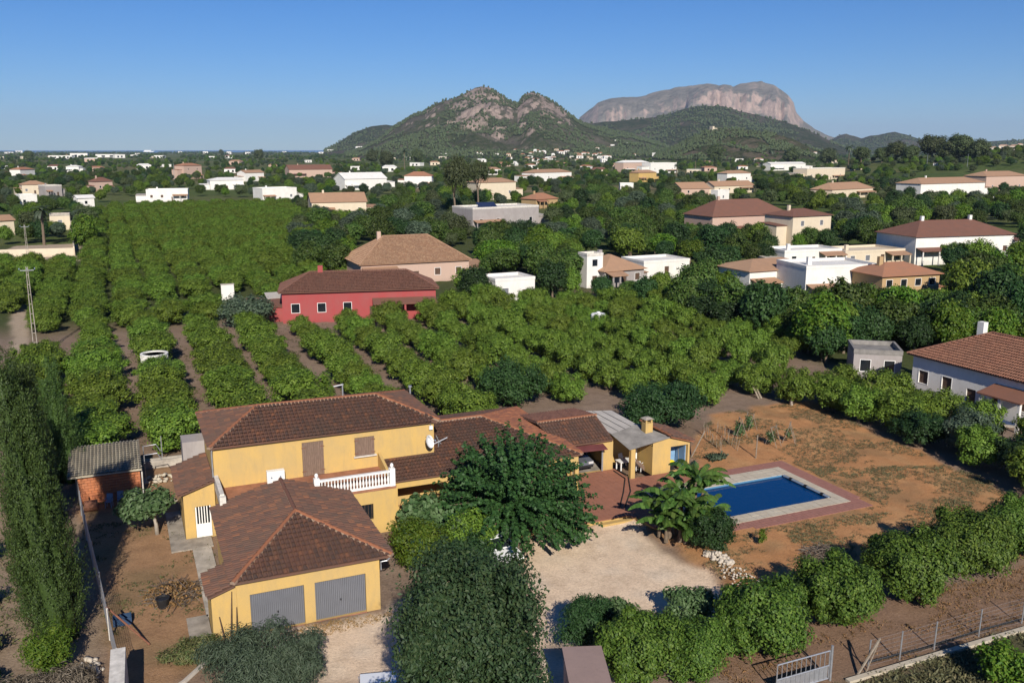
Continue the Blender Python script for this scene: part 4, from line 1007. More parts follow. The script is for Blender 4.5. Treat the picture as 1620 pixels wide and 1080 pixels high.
scatter_stuff('orange_grove', P_, S_, crown('citrus'), 9, 'rest of the farther orange orchard')

# ================================================================== PLANTS ROUND THE HOUSE
def custom_tree(name, label, cat, loc, crown_vf, mat, trunk_me=None, group=None, rz=0.0):
    t = thing(name, label, cat, loc, rz, group)
    if trunk_me: link('trunk', trunk_me, t)
    link('crown', np_mesh('crown', *crown_vf, mat), t); return t
# mulberry: long leafy shoots from a low pollarded head
def shoots_crown(seed, n, head, rlen, droop, size, per, flat=1.0, fill=1.0):
    rng = np.random.default_rng(seed); Ps = []; Ns = []; tw = MB()
    for i in range(n):
        a = rng.uniform(0, 2 * math.pi); el = math.asin(rng.uniform(-0.30, 1.0)); L = rlen * rng.uniform(0.80, 1.06)
        d = np.array([math.cos(a) * math.cos(el), math.sin(a) * math.cos(el), math.sin(el) * flat])
        t = np.linspace(0.16, 1, per) + rng.uniform(-.03, .03, per)
        p = head + d * L * t[:, None]; p[:, 2] -= droop * (t ** 2.2) * math.cos(el) * L * 0.12; p[:, 2] = np.maximum(p[:, 2], 0.5 + 0.5 * rng.random(per))
        p[:, 2] += 0.35 * np.sin(t * 2) * (1 - math.sin(max(el, 0)))
        tip = (1.10 - t * 0.72)
        ax = rng.normal(size=(per, 3)); ax -= d * (ax @ d)[:, None]; ax /= np.linalg.norm(ax, axis=1, keepdims=True)
        for rep in range(3):
            ang = ax if rep == 0 else np.cross(ax, d) * (1 if rep == 1 else -1)
            Ps.append(p + ang * (0.34 * tip)[:, None] * rng.uniform(0.3, 1.0, (per, 1)) * fill + rng.normal(size=(per, 3)) * 0.04); Ns.append(ang * 0.55 + np.array([0, 0, 0.75]) + rng.normal(size=(per, 3)) * 0.35 + d * 0.25)
        if i % 3 == 0: tw.tube([tuple(head), tuple(p[per // 2]), tuple(p[-2])], [0.07, 0.035, 0.01], 4, cap=False)
    V, Fc = leaves(np.concatenate(Ps), np.concatenate(Ns), size, rng, 0.7, hang=0.25)
    return (V, Fc), tw
(cv, cf), tw = shoots_crown(7, 330, np.array([0, 0, 2.1]), 5.2, 1.0, 0.25, 42, 1.0)
MU = thing('mulberry_tree', 'big dark green mulberry tree with long upright leafy shoots before the veranda', 'tree', (21.9, 49.9, -0.25))
MB().tube([(0, 0, -0.2), (0, 0, 0.4), (0.05, 0, 1.3), (0, 0, 2.1)], [0.34, 0.27, 0.25, 0.34], 10).build('trunk', 'bark', MU, True, True)
tw.build('limb', 'bark', MU, local=True, kind='stuff')
link('crown', np_mesh('crown', cv, cf, 'mulberry_leaf'), MU)
# tall dark tree close to the camera, bottom middle
fgp = [lobed_crown(71, 2.6, 2.5, 3.1, 8.1, 90, 0.62, 34000, 0.15, core=0.75, up=0.15, hang=0.5, aspect=0.5), lobed_crown(72, 3.3, 3.0, 3.6, 5.2, 110, 0.70, 36000, 0.15, core=0.75, up=0.15, hang=0.5, aspect=0.5)]
rs_ = np.random.default_rng(3); sp_ = []
for k in range(90):                                   # stray leading shoots break the outline
    d = sphere_dirs(1, rs_)[0]; d[2] = abs(d[2]) * 0.9 + 0.1; L_ = rs_.uniform(.5, 1.3); b0 = d * np.array([2.3, 2.3, 3.1]) + np.array([0, 0, 8.0 - 2.2 * rs_.random()])
    tt = np.linspace(0, 1, 22)[:, None]; dd = d * 0.6 + np.array([0, 0, .7]); sp_.append(b0 + dd * L_ * tt + rs_.normal(size=(22, 3)) * .09)
sp_ = np.concatenate(sp_); fgp.append(leaves(sp_, rs_.normal(size=sp_.shape) + np.array([0, 0, .6]), .15, rs_, .5))
fg = merge(fgp)
custom_tree('broadleaf_tree', 'tall dense dark green tree nearest to the camera, bottom middle of the view', 'tree', (9.9, 26.4, 0), fg, 'poplar_leaf', trunk_mesh('trunk', 9, 7, 0.24, 1.4))
# cypresses along the left fence: flame-shaped bundles of upright sprays
def cypress_crown(seed, h, r, n, stems=7, size=0.125):
    """bundle of upright stems; feathery sprays that leave the stem outward and upward"""
    rng = np.random.default_rng(seed); Ps = []; Ns = []; Ts = []; parts = []
    per = 110; nsp = n // per // stems
    for s in range(stems):
        a = rng.uniform(0, 6.28); rr_ = r * 0.62 * math.sqrt(rng.uniform(0.1, 1)); cx, cy = rr_ * math.cos(a), rr_ * math.sin(a)
        hs = h * (rng.uniform(0.62, 0.96) if s else 1.0); rs = r * rng.uniform(0.40, 0.58)
        t = rng.uniform(0.0, 0.97, nsp) ** 0.9; prof = np.clip(np.minimum((t + .05) / 0.16, 1) ** 0.5 * (1 - t) ** 0.72 * 1.15, 0.06, 1.05)
        th = rng.uniform(0, 6.28, nsp); lean = rng.normal(0, 0.25, 2)
        bx = cx * (1 - t * 0.3) + lean[0] * t; by = cy * (1 - t * 0.3) + lean[1] * t
        L = rng.uniform(1.1, 2.3, nsp) * (0.5 + 0.5 * prof)
        for k in range(nsp):
            q = np.linspace(0, 1, per); o = np.array([math.cos(th[k]), math.sin(th[k]), 0.0])
            d = o * rng.uniform(0.30, 0.62) + np.array([0, 0, 1.0]); d /= np.linalg.norm(d)
            p0 = np.array([bx[k], by[k], t[k] * hs]) + o * rs * prof[k] * rng.uniform(0.45, 0.95)
            w = 0.15 * np.sin(np.clip(q * 0.92 + 0.08, 0, 1) * math.pi) ** 0.7
            P = p0 + d * (q * L[k])[:, None] + rng.normal(size=(per, 3)) * w[:, None]
            Ps.append(P); Ns.append(o + rng.normal(size=(per, 3)) * 0.55); Ts.append(np.tile(d, (per, 1)) + rng.normal(size=(per, 3)) * 0.35)
        zz = np.linspace(0.0, 0.95, 10); m = MB()
        pr = np.clip(np.minimum((zz + .05) / 0.16, 1) ** 0.5 * (1 - zz) ** 0.72 * 1.15, 0.02, 1.05) * rs * 0.5
        m.tube([(cx * (1 - z * 0.3) + lean[0] * z, cy * (1 - z * 0.3) + lean[1] * z, z * hs + 0.05) for z in zz], list(pr), 8)
        v = np.array(m.v); f = []
        for fc in m.f:
            for j in range(1, len(fc) - 1): f.append((fc[0], fc[j], fc[j + 1]))
        parts.append((v, np.array(f)))
    P = np.concatenate(Ps); N = np.concatenate(Ns); T = np.concatenate(Ts); n_ = len(P)
    N /= np.linalg.norm(N, axis=1, keepdims=True)
    T = T - N * np.sum(T * N, 1, keepdims=True); T /= np.linalg.norm(T, axis=1, keepdims=True); B = np.cross(N, T)
    L = size * rng.uniform(0.6, 1.4, (n_, 1))
    V = np.empty((n_, 4, 3)); V[:, 0] = P - T * L * .5; V[:, 2] = P + T * L * .5; V[:, 1] = P + B * L * .17; V[:, 3] = P - B * L * .17
    k = np.arange(n_) * 4; Fc = np.empty((n_ * 2, 3), dtype=np.int64); Fc[0::2] = np.stack([k, k + 1, k + 2], 1); Fc[1::2] = np.stack([k, k + 2, k + 3], 1)
    parts.append((V.reshape(-1, 3), Fc)); return merge(parts)
for i, (x, y, h, r, lab) in enumerate([(-4.0, 47.2, 14.7, 1.5, 'tallest and nearest cypress, a huge green flame at the left edge'),
                                       (-4.55, 49.8, 13.4, 1.2, 'tall cypress just behind the nearest one at the left edge'),
                                       (-6.2, 61.5, 7.0, 1.3, 'dark cypress beyond the two nearest, left of the brick shed'),
                                       (-6.3, 66.5, 7.5, 1.3, 'dark cypress left of the brick shed roof'),
                                       (-5.2, 71.5, 8.8, 1.7, 'shorter bushy dark cypress behind the brick shed'),
                                       (-7.0, 75.0, 9.4, 1.9, 'cypress standing between the shed and the utility pole')]):
    t = thing('cypress', lab, 'cypress', (x, y, 0), i * 1.3, 'cypresses along the left fence')
    MB().tube([(0, 0, -0.2), (0, 0, 1.2)], [0.25, 0.2], 7).build('trunk', 'bark', t, local=True)
    link('crown', np_mesh('crown', *cypress_crown(40 + i, h, r, 110000 if i < 2 else 40000, 8 if i < 2 else 6), 'cypress_leaf'), t); t.rotation_euler = (0, -R(4.5) if i < 2 else -R(2), 0)
# fig tree in the left yard
FG = lobed_crown(31, 2.0, 1.5, 0.65, 2.15, 26, 0.5, 2600, 0.27, core=0.55, up=0.5, aspect=0.6)
t = custom_tree('fig_tree', 'small fig tree with a leaning pale trunk in the left yard', 'tree', (0.9, 58.7, 0), (FG[0] + np.array([-0.45, 0.1, 0]), FG[1]), 'fig_leaf')
MB().tube([(0, 0, -.1), (-0.03, 0, 0.7), (-0.12, 0.02, 1.4), (-0.3, 0.05, 1.9)], [0.16, 0.12, 0.10, 0.07], 7).tube([(-0.1, 0, 1.2), (-0.9, 0.1, 1.9), (-1.5, 0.1, 2.2)], [0.08, 0.06, 0.03], 6).tube([(-0.1, 0, 1.3), (0.6, 0.2, 2.0)], [0.07, 0.03], 6).build('trunk', 'pale_bark', t, True, True)
def shrub(name, label, cat, x, y, rx, ry, rz, zc, n, size, mat, seed, nl=22, lr=0.5, z=0, core=0.6, zmin=0.0, **kw):
    return custom_tree(name, label, cat, (x, y, z), lobed_crown(seed, rx, ry, rz, zc, nl, lr, n, size, core=core, zmin=zmin, **kw), mat)
shrub('fig_bush', 'grey-green fig bush with big pale leaves under the balustrade', 'bush', 16.2, 51.6, 1.5, 1.2, 1.2, 1.5, 1500, 0.36, 'fig_leaf', 301, lr=0.55, aspect=0.7)
shrub('fig_bush', 'pale fig bush between the balustrade post and the mulberry', 'bush', 18.3, 51.4, 1.2, 1.1, 1.1, 1.3, 1100, 0.36, 'fig_leaf', 302, lr=0.5, aspect=0.7)
shrub('lemon_tree', 'yellow-green lemon tree right of the garage roof', 'tree', 14.9, 47.6, 1.9, 1.8, 1.4, 1.6, 6500, 0.18, 'lime_leaf', 303, lr=0.6)
shrub('lemon_tree', 'dense lemon tree between the garage and the white car', 'tree', 17.6, 47.4, 1.7, 1.7, 1.4, 1.5, 5600, 0.18, 'citrus_leaf', 304, lr=0.6)
shrub('laurel_bush', 'dark green bush in front of the mulberry, left of the car', 'bush', 17.0, 45.0, 1.5, 1.3, 1.2, 1.2, 4200, 0.18, 'dark_leaf', 305)
# bananas with their big leaves as parts
def banana(label, x, y, stems, seed):
    t = thing('banana_plant', label, 'banana plant', (x, y, 0), 0, 'banana plants by the pool'); rr = random.Random(seed)
    for (sx, sy, h) in stems:
        MB().tube([(sx, sy, -.1), (sx * 1.02, sy, h * 0.5), (sx * 1.06, sy, h)], [0.15, 0.12, 0.07], 8).build('stem', 'bark', t, local=True)
        nl = 12; a0 = rr.uniform(0, 6.28)
        for i in range(nl):
            a = a0 + i * 2.4 + rr.uniform(-.3, .3); L = rr.uniform(1.9, 2.8); el = rr.uniform(0.85, 1.52); w = rr.uniform(0.20, 0.30)
            segs = 9; m = MB(); pts = []
            p = Vector((sx * 1.06, sy, h - 0.05)); e = el
            d = Vector((math.cos(a), math.sin(a), 0)); side = Vector((-math.sin(a), math.cos(a), 0))
            for j in range(segs + 1):
                pts.append(p.copy()); p = p + (d * math.cos(e) + Vector((0, 0, math.sin(e)))) * (L / segs); e -= (el + 0.95) / segs * (0.55 + 1.1 * j / segs)
            for sgn in (-1, 1):
                for j in range(1, segs):
                    tt = j / segs; t2 = (j + 0.93) / segs
                    ww = lambda q: w * math.sin(min(1, max(0.02, (q - 0.08) / 0.92)) * math.pi) ** 0.55
                    da = -0.35 - rr.uniform(0, 0.35)
                    o1 = side * sgn * ww(tt); o2 = side * sgn * ww(t2)
                    q1 = pts[j].lerp(pts[j + 1], 0.93)
                    m.add([pts[j], q1, q1 + o2 + Vector((0, 0, da * ww(t2) * 1.6)), pts[j] + o1 + Vector((0, 0, da * ww(tt) * 1.6))], [(0, 1, 2, 3)])
            m.tube([tuple(q) for q in pts], [0.03] * 2 + [0.018] * (segs - 2) + [0.006], 4)
            m.build('leaf', 'banana_leaf', t, local=True)
    return t
banana('tallest banana plant, standing beside the pool corner', 32.6, 45.6, [(0, 0, 3.3), (0.8, 0.4, 2.6), (-.6, .6, 2.2), (.4, -.5, 1.0)], 1)
banana('shorter banana plant on the gravel side of the clump', 30.6, 45.4, [(0, 0, 2.1), (-0.4, 0.5, 1.5), (0.6, 0.2, 1.7), (-.5, -.4, .7), (.3, -.7, .9)], 2)
banana('banana plant with yellowing leaves between the two others', 31.6, 44.7, [(0, 0, 1.8), (0.5, -0.2, 1.3), (-.5, -.3, .6)], 3)
shrub('ficus_bush', 'dense dark green bush at the foot of the banana plants', 'bush', 32.0, 42.9, 1.5, 1.3, 1.2, 1.25, 5200, 0.15, 'dark_leaf', 311, lr=0.45)
shrub('sprawling_bush', 'low bush with drooping leaves on the gravel edge', 'bush', 26.0, 36.4, 1.35, 1.2, 0.8, 0.8, 2600, 0.2, 'fig_leaf', 312, lr=0.45)
shrub('oleander_bush', 'large feathery grey-green bush at the bottom edge before the garage', 'bush', 4.6, 38.6, 3.0, 1.9, 1.5, 1.2, 16000, 0.24, 'olive_leaf', 313, lr=0.7, aspect=0.16, hang=-0.6, core=0.35)
shrub('oleander_bush', 'dark feathery bush right of the tall foreground tree', 'bush', 19.8, 36.3, 1.6, 1.4, 1.2, 1.2, 5200, 0.22, 'dark_leaf', 314, lr=0.6, aspect=0.22, hang=-0.5)
shrub('laurel_bush', 'leafy bush between the foreground tree and the gravel', 'bush', 21.7, 36.6, 1.0, 1.0, 0.9, 1.0, 2600, 0.2, 'fig_leaf', 315, lr=0.45)
shrub('weedy_bush', 'straggly low bush at the corner of the garage path', 'bush', 1.6, 42.6, 1.6, 1.0, 0.5, 0.35, 2600, 0.22, 'scrub_leaf', 316, lr=0.4, aspect=0.2, core=0)
shrub('juniper_bush', 'yellow-green bush at the foot of the nearest cypress', 'bush', -4.6, 43.9, 1.2, 1.0, 1.2, 1.1, 3600, 0.2, 'lime_leaf', 317, lr=0.5, aspect=0.25)
shrub('dead_bush', 'bare grey twiggy bush in the bottom left corner', 'bush', -5.4, 41.6, 1.3, 1.1, 0.6, 0.5, 2400, 0.4, 'dead_twig', 318, lr=0.5, aspect=0.06, core=0)
shrub('dead_bush', 'dry grey bush beside the white wall', 'bush', -3.4, 41.8, 1.1, 0.9, 0.6, 0.5, 1800, 0.4, 'dead_twig', 319, lr=0.5, aspect=0.06, core=0)
for i, (x, y, r, lab) in enumerate([(-8.3, 52, 0.9, 'small scrubby bush left of the nearest cypress'), (-7.6, 47, 0.7, 'low dry bush at the left edge'), (-9, 58.5, 1.1, 'bush at the left edge behind the cypress'), (-7.4, 43.2, 0.9, 'dark low bush at the bottom left edge'), (-10.3, 64, 1.3, 'scrub bush far left of the brick shed')]):
    shrub('scrub_bush', lab, 'bush', x, y, r, r, r * .7, r * .6, 1500, 0.2, 'scrub_leaf' if i in (1, 0) else 'dark_leaf', 330 + i, lr=0.4, nl=14)
# dark broad trees behind the house
custom_tree('holm_oak', 'dark grey-green oak behind the veranda roof', 'tree', (33.6, 76.6, 0), lobed_crown(341, 3.6, 2.6, 1.9, 2.3, 40, 0.85, 7500, 0.24, zmin=.2), 'olive_leaf' if False else 'mulberry_leaf', trunk_mesh('trunk', 12, 2, .2, 1.2))
custom_tree('holm_oak', 'big dark carob tree behind the barbecue hut', 'tree', (42.6, 64.8, 0), lobed_crown(342, 3.9, 3.0, 2.0, 2.3, 46, 0.85, 9500, 0.22, zmin=.2), 'dark_leaf', trunk_mesh('trunk', 13, 2, .22, 1.4))
custom_tree('olive_tree', 'silvery olive tree at the end of the orchard near the red house', 'tree', (15.6, 127.5, 0), lobed_crown(343, 4.3, 3.0, 1.7, 2.4, 34, 0.9, 4200, 0.34, zmin=.4), 'olive_leaf', trunk_mesh('trunk', 14, 2.4, .2, 1.4))
# citrus hedge in the front right, along the fence
for i, (x, y, s, lab) in enumerate([(20.6, 32.6, 1.0, 'citrus tree at the bottom edge, left end of the front row'), (23.0, 31.6, .9, 'citrus tree second from the left in the front row'), (27.4, 32.3, 1.12, 'citrus tree above the metal gate in the front row'),
                                    (32.6, 32.9, 1.1, 'citrus tree behind the leaning brace in the front row'), (38.2, 33.4, 1.18, 'largest citrus tree of the front row, behind the fence posts'),
                                    (43.6, 34.4, 1.15, 'citrus tree by the right edge in the front row'), (48.6, 35.0, 1.1, 'citrus tree at the right end of the front row')]):
    plant_tree('citrus_near', 'citrus_tree', lab, 'citrus tree', x, y, s * 1.04, s * 1.06, group='citrus trees along the front fence', rng=rnd, var=i % 3)
shrub('young_tree', 'bright green young tree beyond the fence at the bottom right', 'tree', 35.6, 25.4, 1.2, 1.1, 0.9, 1.1, 3000, 0.18, 'lime_leaf', 350)
# mixed hedge along the right of the vegetable garden
HG = [(57.5, 71, 1.0, 'citrus_leaf'), (58.6, 66.8, .95, 'citrus_leaf'), (60.4, 63.2, 1.0, 'citrus_leaf'), (59.9, 59.6, .95, 'citrus_leaf'), (61.2, 56.2, 1.0, 'citrus_leaf'), (59.8, 52.6, .95, 'dark_leaf'), (61.5, 49.6, 1.05, 'olive_leaf'),
      (59.4, 46.8, 1.0, 'citrus_leaf'), (60.8, 43.6, 1.05, 'dark_leaf'), (58.6, 40.6, 1.0, 'citrus_leaf'), (60.6, 38.0, 1.0, 'dark_leaf'), (63.5, 66, 1.1, 'citrus_leaf'), (64.5, 61, 1.05, 'citrus_leaf'), (65.2, 56, 1.1, 'citrus_leaf'), (64.6, 51, 1.1, 'citrus_leaf'), (65.0, 46, 1.1, 'citrus_leaf'), (64, 41.5, 1.1, 'dark_leaf')]
for i, (x, y, s, lf) in enumerate(HG):
    front = i < 11
    plant_tree('citrus', 'hedge_tree', f"{ORD[i if front else i - 11]} {'bushy tree bordering the bare garden' if front else 'tree of the rear hedge row'} counted from the bean canes", 'tree', x, y, s * 1.15, s * rnd.uniform(1.0, 1.3), group='hedge trees right of the garden', rng=rnd, leaf=lf)
# ------------------------------------------------------------------ weeds: more than anyone could count
def weeds(name, poly, n, dens_seed, thr, mat, size, blades, label):
    rng = np.random.default_rng(dens_seed); xs = [p[0] for p in poly]; ys = [p[1] for p in poly]
    x = rng.uniform(min(xs), max(xs), n * 6); y = rng.uniform(min(ys), max(ys), n * 6)
    ok = inpoly(x, y, poly) & (fbm(x / 2.6, y / 1.7, 5, dens_seed) > thr) & ~((x > 30.3) & (x < 47.0) & (y > 44.0) & (y < 54.3)) & ~((x > 15) & (x < 40) & (y > 49) & (y < 60))
    x = x[ok][:n]; y = y[ok][:n]; k = len(x)
    xb = np.repeat(x, blades) + rng.normal(0, size * 0.7, k * blades); yb = np.repeat(y, blades) + rng.normal(0, size * 0.7, k * blades)
    P = np.stack([xb, yb, rng.uniform(0.0, size * 0.5, k * blades) + 0.02], 1); N = rng.normal(size=(k * blades, 3)) + np.array([0, -0.2, 0.5])
    V, Fc = leaves(P, N, size, rng, 0.28, hang=-0.4)
    o = link(name, np_mesh(name, V, Fc, mat)); o['kind'] = 'stuff'; o['label'] = label
weeds('weeds', ORANGE, 5200, 401, 0.52, 'weed', 0.12, 6, 'low weeds over the orange earth')
weeds('weeds', [(36, 36), (58, 38), (58, 48), (47, 52), (47, 44), (36, 43)], 2600, 402, 0.52, 'weed', 0.12, 6, 'low weeds right of the pool')
weeds('grass', WEEDY, 7500, 403, 0.34, 'weed', 0.26, 8, 'rough grass beyond the front fence')
weeds('dry_grass', YARD, 500, 404, 0.55, 'scrub_leaf', 0.16, 6, 'dry grass in the left yard')
weeds('dry_grass', STRIP, 1500, 405, 0.44, 'dry_leaf', 0.14, 5, 'dead leaves under the front citrus row')
weeds('dry_grass', P2((600, 985), (640, 960), (400, 1005), (420, 1030)), 260, 406, 0.45, 'dry_leaf', 0.12, 5, 'dry stalks before the garage doors')
weeds('dry_grass', [(-12, 40), (-3.4, 40), (-4.2, 62), (-12, 62)], 900, 407, 0.5, 'scrub_leaf', 0.2, 6, 'dry scrub outside the left fence')
weeds('weeds', [(-5, 76), (66, 76), (66, 126), (-5, 126)], 2600, 408, 0.52, 'weed', 0.22, 6, 'weeds between the orchard rows')

# ================================================================== HOUSES OF THE PLAIN
HOUSES = []          # pixel boxes, for keeping trees off them
PANE = ['glass', 'dark_wood', 'glass', 'grey_metal']
def villa(short, label, A, B, hpx, dep, wall, roof, roofmat='red_tile', rise=2.0, cat='house', wins=3, floors=1, tiles=False, chim=0, z=None, frame='white_paint', door=True, name='house', over=0.45):
    if z is None: z = 0.0
    a = Vector(G(*A, z)); b = Vector(G(*B, z)); d = b - a; w = d.length; rz = math.atan2(d.y, d.x)
    sc = float(np.array([a.x, a.y, z - CAM_H]) @ _fw) / F; h = hpx * sc * 1.02
    t = thing(name, label, cat)
    holes = []
    fh = h / floors
    for fl in range(floors):
        for k in range(wins):
            cx = w * (k + 0.5) / wins
            ww = min(1.1, w / wins * 0.42); wh = min(1.25, fh * 0.42); z0 = fl * fh + fh * 0.34
            if door and fl == 0 and k == wins // 2: holes.append((cx - 0.5, cx + 0.5, 0.05, min(2.1, fh * 0.8), 'door'))
            else: holes.append((cx - ww / 2, cx + ww / 2, z0, z0 + wh, 'window'))
    m = MB(); m.wall(0, w, -0.6, h, 0, 0.25, [q[:4] for q in holes]); m.box(0, 0.25, 0.25, dep, -0.6, h); m.box(w - 0.25, w, 0.25, dep, -0.6, h); m.box(0.25, w - 0.25, dep - 0.25, dep, -0.6, h)
    m.build('wall', wall, t)
    for (x0, x1, z0, z1, kd) in holes:
        if kd == 'door': MB().box(x0, x1, 0.12, 0.17, z0, z1).build('door', 'dark_wood', t)
        else:
            o = MB(); o.wall(x0 - 0.06, x1 + 0.06, z0 - 0.06, z1 + 0.06, -0.025, 0.022, [(x0, x1, z0, z1)]); o = o.build('window', frame, t)
            MB().box(x0, x1, 0.12, 0.16, z0, z1).build('pane', PANE[len(HOUSES) % 4], o)
    if roof == 'flat':
        r = MB().box(-0.003, w + 0.003, -0.003, dep + 0.003, h - 0.12, h + 0.003)
        for q in ((-.05, w + .05, -.05, .2), (-.05, w + .05, dep - .2, dep + .05), (-.05, .2, .2, dep - .2), (w - .2, w + .05, .2, dep - .2)): r.box(*q, h + 0.004, h + 0.45)
        r = r.build('roof', roofmat, t)
    elif roof == 'hip':
        e = min(w, dep) * 0.5 * 0.92
        rg = ((e, dep / 2), (w - e, dep / 2)) if w >= dep else ((w / 2, e), (w / 2, dep - e))
        r, cs_ = hip_roof(t, -over, w + over, -over, dep + over, h + 0.06, rg, h + rise, seed=len(HOUSES), mat=roofmat, tiles=tiles)
        if tiles:
            for i in range(4): ridge_line(r, cs_[i], cs_[4] if i in (0, 3) else cs_[5], roofmat, mort=False)
            ridge_line(r, cs_[4], cs_[5], roofmat, mort=False)
    else:
        pa = [(-over, -over, h + .02), (w + over, -over, h + .02), (w + over, dep / 2, h + rise), (-over, dep / 2, h + rise)]; pb = [(w + over, dep + over, h + .02), (-over, dep + over, h + .02), (-over, dep / 2, h + rise), (w + over, dep / 2, h + rise)]
        r = MB().slab(pa, 0.12).slab(pb, 0.12).build('roof', roofmat, t)
        g2 = MB()
        for x in (0.0, w - 0.25): g2.add([(x, 0.02, h), (x, dep - .02, h), (x, dep / 2, h + rise - 0.15), (x + .25, 0.02, h), (x + .25, dep - .02, h), (x + .25, dep / 2, h + rise - 0.15)], [(0, 1, 2), (5, 4, 3), (0, 2, 5, 3), (1, 4, 5, 2)])
        for k, x in enumerate((0.0, w - 0.25)):
            MB().add([(x, 0.02, h), (x, dep - .02, h), (x, dep / 2, h + rise - 0.15), (x + .25, 0.02, h), (x + .25, dep - .02, h), (x + .25, dep / 2, h + rise - 0.15)], [(0, 1, 2), (5, 4, 3), (0, 2, 5, 3), (1, 4, 5, 2)]).build('gable', wall, t)
        if tiles: tiled_slope(r, pa, roofmat, seed=1); tiled_slope(r, pb, roofmat, seed=2)
    if w > 7.5 and cat == 'house':
        rv = random.Random(len(HOUSES)); pw = w * rv.uniform(.28, .42); px0 = rv.choice([0.3, w - pw - .3]); ph = min(h * .8, 2.7)
        pc = MB().slab([(px0 - .2, -2.3, ph), (px0 + pw + .2, -2.3, ph), (px0 + pw + .2, -.03, ph + .55), (px0 - .2, -.03, ph + .55)], .12).build('porch_roof', roofmat if roof != 'flat' else 'tan_tile', t)
        for x in np.linspace(px0 + .1, px0 + pw - .1, 3): MB().box(x - .13, x + .13, -2.15, -1.9, -.5, ph - .13).build('porch_column', wall, t)
        if short == 'the white house with red roof': chim = 1
        ax0, ax1 = (w + .003, w + w * .26) if px0 < 1 else (-w * .26, -.003); ah = h * rv.uniform(.5, .7)
        if short != 'the white house with red roof': MB().box(ax0, ax1, dep * .2, dep * .8, -.6, ah).build('annex', wall, t)
        if short != 'the white house with red roof': MB().slab([(ax0 - .15, dep * .2 - .25, ah + .01), (ax1 + .15, dep * .2 - .25, ah + .01), (ax1 + .15, dep * .8 + .25, ah + .5), (ax0 - .15, dep * .8 + .25, ah + .5)], .1).build('annex_roof', roofmat if roof != 'flat' else 'concrete', t)
        if chim == 0 and rv.random() < .7: chim = 1
    for k in range(chim):
        cx = w * (0.25 + 0.5 * k); MB().box(cx - .35, cx + .35, dep * .5 - .3, dep * .5 + .3, h - 0.2, h + rise + 0.9).build('chimney', wall, r)
    t.location = a; t.rotation_euler = (0, 0, rz)
    x0 = min(A[0], B[0]); x1 = max(A[0], B[0]); y1 = max(A[1], B[1])
    HOUSES.append((x0, x1, y1 - hpx - rise / sc * 0.8, y1, short, a.x, a.y))
    return t
V_ = villa
rh = V_('the red house', 'long red-walled house with white framed windows and brown hip roof', (448, 512), (690, 503), 48, 8.5, 'red_plaster', 'hip', 'brown_tile', 2.3, wins=6, tiles=True, chim=1)
V_('the tan-roofed house', 'house with broad tan tiled roof rising behind the red house', (572, 452), (742, 442), 32, 13, 'pink_plaster', 'hip', 'tan_tile', 4.4, wins=5, tiles=True, chim=1)
sh = V_('the grey flat-roofed house', 'pale grey house with dark solar panels on its flat roof', (748, 366), (852, 360), 34, 12, 'grey_plaster', 'flat', 'weathered_white', 0.4, wins=4, cat='house')
so = thing('solar_panel', 'dark solar panel tilted on the flat roof of the pale grey house', 'solar panel', G(800, 364))
so.location = (sh.location.x + 6.5, sh.location.y + 3, 34 * 274 / F * 1.02 + 0.02); so.rotation_euler = sh.rotation_euler
MB().slab([(-3.2, 0, 0.15), (3.2, 0, 0.15), (3.2, 2.6, 1.6), (-3.2, 2.6, 1.6)], 0.06).build('panel', 'solar', so, local=True)
for x in (-2.8, 2.8): MB().box(x - .04, x + .04, 2.4, 2.48, 0, 1.5).build('leg', 'galvanised', so, local=True)
V_('the cream house', 'cream house with low roof right of the tall stone pine', (757, 316), (816, 314), 26, 11, 'cream_plaster', 'hip', 'tan_tile', 2, wins=3)
V_('the bright white villa', 'bright white gabled villa left of the orange-roofed one', (546, 301), (612, 299), 17, 14, 'white_plaster', 'gable', 'white_plaster', 3.6, wins=3)
V_('the orange-roofed white house', 'white house with orange tiled roof by the dark pines', (640, 297), (683, 297), 18, 12, 'white_plaster', 'hip', 'orange_tile', 2.6, wins=3)
V_('the beige gabled house', 'beige house with a tan gabled roof in the left middle distance', (494, 343), (580, 341), 22, 12, 'cream_plaster', 'gable', 'tan_tile', 3.2, wins=4)
V_('the white cube house', 'white flat-roofed house left of the beige gabled house', (416, 320), (470, 318), 20, 11, 'white_plaster', 'flat', 'white_plaster', 0.4, wins=3)
V_('the low white house', 'low white house in the left distance above the orchard centre', (333, 300), (386, 299), 14, 12, 'white_plaster', 'hip', 'white_plaster', 1.6, wins=3)
V_('the long white house', 'long low white house at the far edge of the left orchard', (232, 319), (298, 318), 17, 11, 'white_plaster', 'flat', 'white_plaster', 0.4, wins=4)
V_('the white hut', 'small white hut standing alone above the left orchard', (124, 328), (150, 327), 14, 6, 'white_plaster', 'gable', 'white_plaster', 1.2, wins=1, door=False)
V_('the beige farmhouse', 'beige farmhouse at the left edge of the plain', (36, 308), (76, 307), 15, 10, 'cream_plaster', 'hip', 'tan_tile', 2, wins=3)
V_('the white annex', 'white house in front of the beige farmhouse on the left', (33, 327), (60, 326), 17, 7, 'white_plaster', 'flat', 'white_plaster', 0.4, wins=2)
V_('the grey-white house', 'grey-white house right of the beige farmhouse', (73, 311), (99, 310), 16, 8, 'grey_plaster', 'flat', 'weathered_white', 0.4, wins=2)
V_('the far left white house', 'white house high at the far left under the sea line', (33, 282), (56, 281), 13, 10, 'white_plaster', 'hip', 'orange_tile', 2, wins=2)
V_('the tiny white house', 'tiny white house between dark trees on the far left', (105, 272), (125, 272), 8, 10, 'white_plaster', 'hip', 'white_plaster', 1.5, wins=2)
